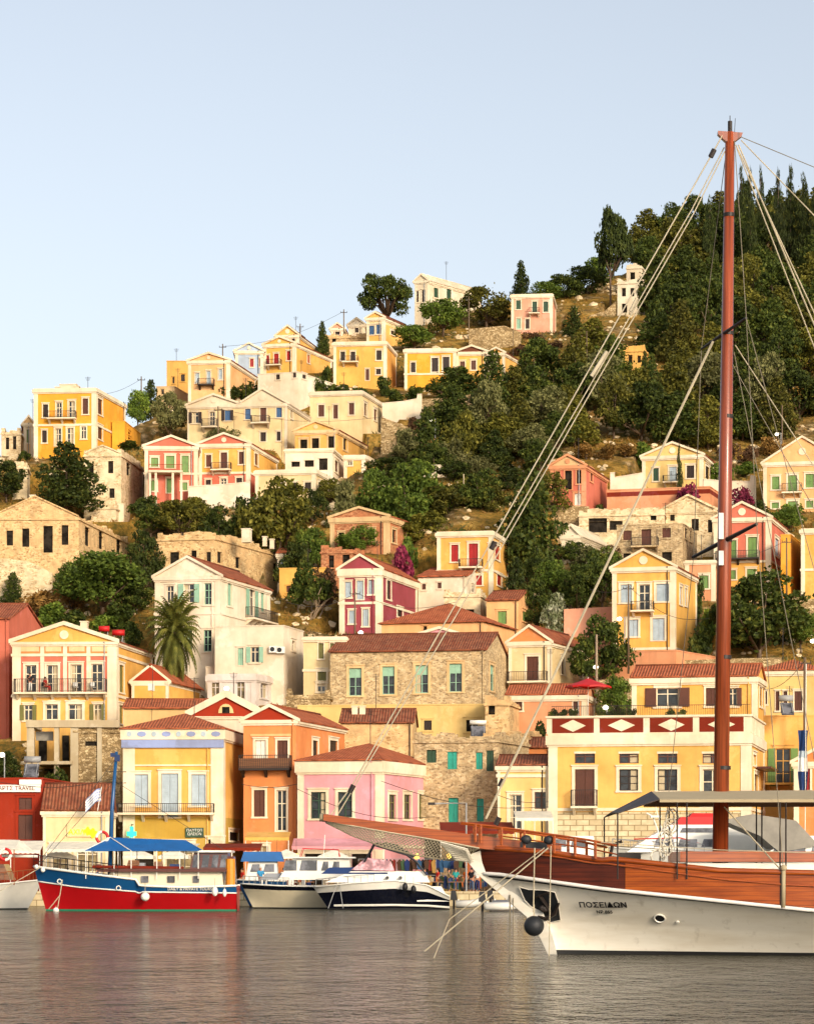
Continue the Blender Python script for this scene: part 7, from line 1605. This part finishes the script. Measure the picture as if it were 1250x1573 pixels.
# utility poles and lit street lamps
def pole(label, px, y0, y1, D=None, r=.1, mat='polew', arms=True, nm='utility_pole'):
    D = D or Dof(y1); a, b = at(px, y1, D), at(px, y0, D); o = thing(nm, label, 'pole', (a.x, a.y, a.z)); mb = MB(); mb.tube([a - Vector((0, 0, 1.5)), b], [r, r * .7], 8); mb.build('post', mat, o, True)
    if arms: mb = MB(); mb.box(b.x - .5, b.x + .5, b.y - .04, b.y + .04, b.z - .5, b.z - .42); [mb.tube([(b.x + s_, b.y, b.z - .42), (b.x + s_, b.y, b.z - .25)], .035, 6) for s_ in (-.45, .45)]; mb.build('crossarm', 'iron', o)
    return b
for a in (('pole on the skyline above the peach house', 342, 528, 560), ('pole on the skyline left of the blue loggia house', 528, 475, 512), ('pole on the skyline above the red-shuttered house', 461, 497, 525), ('pole in front of the olive tree by the rubble terrace', 720, 455, 525), ('pale tall pole in the green hollow at mid-slope', 712, 728, 820, 290, .1, 'concrete', False),
          ('pole before the round-vent ochre house', 965, 897, 1010, 238), ('leaning pale pole right of the red parasol', 916, 975, 1070, 232, .14, 'trunkpale', False), ('pole on the slope above the cream green-shuttered house', 1201, 622, 700, 316, .1, 'polew', False), ('thick dark pole beside the roof solar heater', 1236, 1010, 1240, 207, .16),
          ('pole right of the red and yellow house', 1208, 826, 905, 262), ('pole between the two double-gabled balconies', 335, 624, 672, 312), ('pole before the crimson house', 545, 905, 975, 250), ('slim pole left of the terrace yellow houses', 901, 508, 560, 350, .08, 'polew', False), ('pole on the skyline behind the orange mansion', 217, 578, 615, 338)):
    pole(*a)
def lamp(label, px, py, D, base, arm=.5):
    c = at(px, py, D); o = thing('street_lamp', label, 'street lamp', (c.x + arm, c.y, zz(base, D))); mb = MB(); mb.tube([(c.x + arm, D, zz(base, D) - 1), (c.x + arm, D, c.z + .15), (c.x, D, c.z + .2)], .05, 6); mb.build('post', 'steel', o); mb = MB(); mb.ball(c, .23, 12, 8, (1, 1, .75)); mb.build('lit_head', 'lamp', o, True)
for a in (('lit street lamp beside the broad grey-brown shrub', 662, 645, 318, 690), ('lit street lamp on the bank under the dense wood', 1193, 667, 318, 695), ('lit street lamp left of the leaning pale pole', 915, 1025, 233, 1075, .12), ('lit street lamp on the corner of the ochre round-vent house', 951, 951, 246, 1000), ('lit street lamp at the right edge below the big dark tree', 1248, 985, 236, 1030), ('lit street lamp before the lilac-white house', 348, 1058, 228, 1078, .2), ('lit street lamp beneath the crimson house', 554, 972, 245, 985, .1),
          ('lit street lamp at the left edge above the red shop', 3, 1160, 205, 1200, .2), ('lit lamp on the corner building terrace', 930, 1087, 205, 1100, .1)): lamp(*a)
D = 181; o = thing('lamp_post', 'tall grey quayside lamp post with one long arm', 'street lamp', (yspan(716, D), D, .9)); mb = MB(); mb.tube([(yspan(716, D), D, .9), (yspan(716, D), D, zz(1234, D)), (yspan(665, D), D, zz(1235, D))], .06, 8); mb.build('post', 'steel', o); mb = MB(); mb.box(yspan(657, D), yspan(668, D), D - .15, D + .15, zz(1237, D), zz(1233, D)); mb.build('lamp_head', 'iron', o)
# overhead wires
wi = thing('overhead_cable', 'thin dark overhead cables sagging between houses and poles', 'cable', at(600, 1000, 225))
def wire(a, b, sag, r=.022):
    mb = MB(); line(mb, at(*a), at(*b), r, sag, 12); mb.build('cable', 'ropedark', wi)
for a in (((342, 532, 345), (528, 478, 380), 1.2), ((217, 582, 338), (140, 606, 330), .6), ((335, 628, 311), (590, 640, 315), 1.0), ((965, 900, 238), (1090, 950, 230), 1.2), ((965, 902, 238), (905, 905, 244), .4), ((545, 910, 249), (700, 925, 242), 1.0), ((440, 925, 236), (545, 912, 249), .8), ((1208, 830, 262), (1096, 850, 262), .8), ((1236, 1015, 206), (1166, 1060, 210), .7),
          ((0, 1202, 188), (178, 1196, 186), .5), ((371, 1205, 196), (456, 1205, 195), .25), ((456, 1212, 194), (668, 1255, 192), .9), ((760, 1220, 196), (842, 1232, 194), .3), ((235, 1020, 228), (233, 1120, 215), 0), ((585, 1200, 194), (842, 1240, 192), .8)): wire(*a)
# awnings along the quay
def awning(label, x0, x1, y0, y1, D, mat, dep=2.4, posts=True, group=None):
    o = thing('awning', label, 'awning', (yspan((x0 + x1) / 2, D), D, .9), group); xa, xb = yspan(x0, D), yspan(x1, D); za, zb = zz(y0, D), zz(y1, D)
    mb = MB(); n = 12
    for i in range(n):
        a, b = xa + (xb - xa) * i / n, xa + (xb - xa) * (i + 1) / n
        mb.prism([(a, D, zb + .22), (b, D, zb + .22), (b, D + dep, za), (a, D + dep, za)], [(a, D, zb + .25), (b, D, zb + .25), (b, D + dep, za + .03), (a, D + dep, za + .03)])
        m_ = (a + b) / 2; mb.poly([(a, D - .003, zb + .25), (b, D - .003, zb + .25), (b, D - .003, zb + .05), (m_, D - .003, zb), (a, D - .003, zb + .05)])
    mb.build('canopy', mat, o)
    if posts:
        for x in (xa + .05, (xa + xb) / 2, xb - .05): mb = MB(); mb.tube([(x, D + .1, .88), (x, D + .1, zb + .24)], .035, 6); mb.build('post', 'gel', o)
awning('white scalloped awning before the small cream shop', 70, 168, 1294, 1310, 182, 'awn_white'); awning('pink and white shop awning under the pink house', 448, 590, 1288, 1306, 190, 'pink', 3.5); awning('red-brown shop awning behind the gulet bowsprit', 676, 790, 1262, 1282, 190, 'brownred', 4.5)
awning('yellow lit awning of the orange house', 376, 444, 1278, 1292, 190, 'yel', 3); awning('dark red awning over the cafe at the olive ground floor', 312, 400, 1296, 1308, 186, 'brownred', 3); awning('white striped awning at the foot of the red shop', -30, 62, 1292, 1312, 182, 'awn_white'); awning('cream awning left of the corner building', 792, 850, 1245, 1262, 190, 'awn_white', 4); awning('pale cafe awning behind the red boat', 180, 300, 1296, 1308, 187, 'awn_white', 4)
# clothes racks, shelves and tables of the stalls
for kk, h in dict(g_red='7A2A22', g_blue='2E4E6E', g_rose='9A5A58', g_och='A07A40', g_brown='4A3426', g_cream='A89A80', g_green='3E5238', g_orange='A0582E').items(): paint(kk, h, .9, .2)  # goods colours darkened to stand in for the shade of the stalls
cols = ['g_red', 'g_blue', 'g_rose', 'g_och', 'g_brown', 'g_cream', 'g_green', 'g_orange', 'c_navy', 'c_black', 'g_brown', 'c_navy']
rg = random.Random(77); dsc = {655: 'behind the black cruiser stern', 684: 'between the black cruiser and the dinghies', 712: 'above the grey dinghy', 742: 'nearest the gulet stem', 772: 'partly hidden by the gulet stem', 625: 'behind the black cruiser arch', 594: 'left of the black cruiser arch', 565: 'behind the cruiser windscreen'}
for px in dsc:
    D = 189 + rg.uniform(-.5, .5); x = yspan(px, D); o = thing('clothes_rack', 'rack of colourful hanging clothes and towels ' + dsc[px], 'clothes rack', (x, D, .88), 'clothes racks of the quay shops')
    mb = MB(); w_ = .68
    for sx in (-w_, w_): mb.tube([(x + sx, D, .88), (x + sx, D, 3.3)], .02, 5)
    for z_ in (3.28, 2.1): mb.tube([(x - w_, D, z_), (x + w_, D, z_)], .018, 5)
    mb.build('frame', 'steel', o)
    for rrow, zt_ in enumerate((3.26, 2.08)):
        for i in range(5):
            xx = x - w_ + .14 + 1.08 * i / 4; h_ = rg.uniform(.6, 1.1); mb = MB(); d0 = i * .012 + rg.uniform(-.3, .1)
            mb.prism([(xx - .03, D + d0 - .02, zt_), (xx + .03, D + d0 - .02, zt_), (xx + .2, D + d0 - .04, zt_ - .2), (xx + .13, D + d0 - .05, zt_ - h_), (xx - .12, D + d0 - .05, zt_ - h_ + .04), (xx - .2, D + d0 - .04, zt_ - .22)],
                     [(xx - .03, D + d0 + .02, zt_), (xx + .03, D + d0 + .02, zt_), (xx + .2, D + d0 + .0, zt_ - .2), (xx + .13, D + d0 - .01, zt_ - h_), (xx - .12, D + d0 - .01, zt_ - h_ + .04), (xx - .2, D + d0 + .0, zt_ - .22)])
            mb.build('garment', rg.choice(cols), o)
TBG = 'goods tables on the quay'
for px, w in ((668, 'left of the grey dinghy'), (700, 'behind the grey dinghy motor'), (730, 'above the white dinghy'), (762, 'under the gulet stem'), (610, 'behind the black cruiser'), (470, 'under the pink awning'), (180, 'behind the red boat bow')):
    D = 184; x = yspan(px, D); o = thing('goods_table', 'low table heaped with coloured goods ' + w, 'table', (x, D, .88), TBG); mb = MB(); mb.box(x - .6, x + .6, D - .35, D + .35, 1.6, 1.65); mb.build('tabletop', 'deckwood', o)
    for sx in (-.55, .55):
        for sy in (-.3, .3): mb = MB(); mb.tube([(x + sx, D + sy, .88), (x + sx, D + sy, 1.6)], .025, 5); mb.build('leg', 'iron', o)
    gr = thing('heap_of_goods', 'small coloured packets piled on the table ' + w, 'goods', (x, D, 1.65), 'packets piled on the quay tables')
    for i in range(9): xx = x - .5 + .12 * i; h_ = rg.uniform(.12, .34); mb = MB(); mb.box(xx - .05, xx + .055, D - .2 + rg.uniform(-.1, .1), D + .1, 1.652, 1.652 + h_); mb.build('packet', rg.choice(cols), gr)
for px, w in ((640, 'above the black cruiser stern'), (690, 'over the clothes racks'), (735, 'over the goods tables'), (455, 'under the pink awning'), (400, 'under the yellow awning'), (425, 'at the right of the yellow awning'), (270, 'behind the red boat wheelhouse'), (128, 'in the small cream shop')):
    D = 189.5; c = at(px, 1316, D); o = thing('hanging_lamp', 'warm glowing shop lamp ' + w, 'lamp', (c.x, c.y, c.z), 'warm shop lamps along the quay'); mb = MB(); mb.ball(c, .22, 10, 8); mb.build('bulb', 'warm', o); mb = MB(); mb.tube([c + Vector((0, 0, .2)), c + Vector((0, 0, 1.2))], .012, 4); mb.build('cord', 'ropedark', o)
CF = 'white cafe chairs on the quay'
for i, px in enumerate((96, 112, 140, 205, 232, 262, 288, 446, 462)): foldchair('white cafe chair on the quay', yspan(px, 181.5), 181.5 + (i % 2), .88, 'c_white', rg.uniform(-1, 1), CF)
def ring(label, px, py, D, r=.33):
    c = at(px, py, D); o = thing('life_ring', label, 'life ring', (c.x, c.y, c.z - r)); P = [c + Vector((r * math.cos(t * math.pi / 10), 0, r * math.sin(t * math.pi / 10))) for t in range(21)]
    mb = MB(); mb.tube(P[:6], .09, 8); mb.tube(P[10:16], .09, 8); mb.build('red_quarters', 'redfab', o); mb = MB(); mb.tube(P[5:11], .088, 8); mb.tube(P[15:], .088, 8); mb.build('white_quarters', 'gel', o)
ring('red life ring on the ridge of the red boat awning', 157, 1287, 153.6); ring('orange and white life ring on the left tour boat', 8, 1313, 157.5)

for px, wh in ((92, 'before the cream shop'), (214, 'behind the red boat awning'), (268, 'behind the red boat cabin'), (440, 'left of the pink house'), (512, 'before the pink house')):
    D = 185; x = yspan(px, D); z1 = zz(1307, D); o = thing('cafe_parasol', 'square cream cafe parasol ' + wh, 'parasol', (x, D, .88), 'cream cafe parasols'); mb = MB()
    for q in range(4): a0, a1 = math.pi / 4 + q * math.pi / 2, math.pi / 4 + (q + 1) * math.pi / 2; A = Vector((x + 1.5 * math.cos(a0), D + 1.5 * math.sin(a0), z1 - .4)); B = Vector((x + 1.5 * math.cos(a1), D + 1.5 * math.sin(a1), z1 - .4)); mb.poly([A, B, Vector((x, D, z1 + .1))]); mb.poly([A - Vector((0, 0, .2)), B - Vector((0, 0, .2)), B, A])
    mb.build('canopy', 'awn_white', o); mb = MB(); mb.tube([(x, D, .88), (x, D, z1 + .15)], .03, 6); mb.build('pole', 'deckwood', o)
    t_ = thing('cafe_table', 'round cafe table under the parasol ' + wh, 'table', (x + .7, D - .6, .88), 'cafe tables under the parasols'); mb = MB(); mb.tube([(x + .7, D - .6, 1.6), (x + .7, D - .6, 1.64)], .42, 14); mb.build('tabletop', 'gel', t_); mb = MB(); mb.tube([(x + .7, D - .6, .88), (x + .7, D - .6, 1.6)], .03, 6); mb.build('leg', 'iron', t_)
BL = 'bollards along the quay edge'
for px in range(20, 840, 46): D = 177; x = yspan(px, D); o = thing('bollard', 'short dark iron mooring bollard on the quay edge', 'bollard', (x, D, .9), BL); mb = MB(); mb.tube([(x, D, .88), (x, D, 1.15), (x, D, 1.2), (x, D, 1.3)], [.12, .1, .17, .15], 10); mb.build('post', 'iron', o, True)
for o in bpy.data.objects:
    for kx in ('_o', '_f'):
        if kx in o: del o[kx]
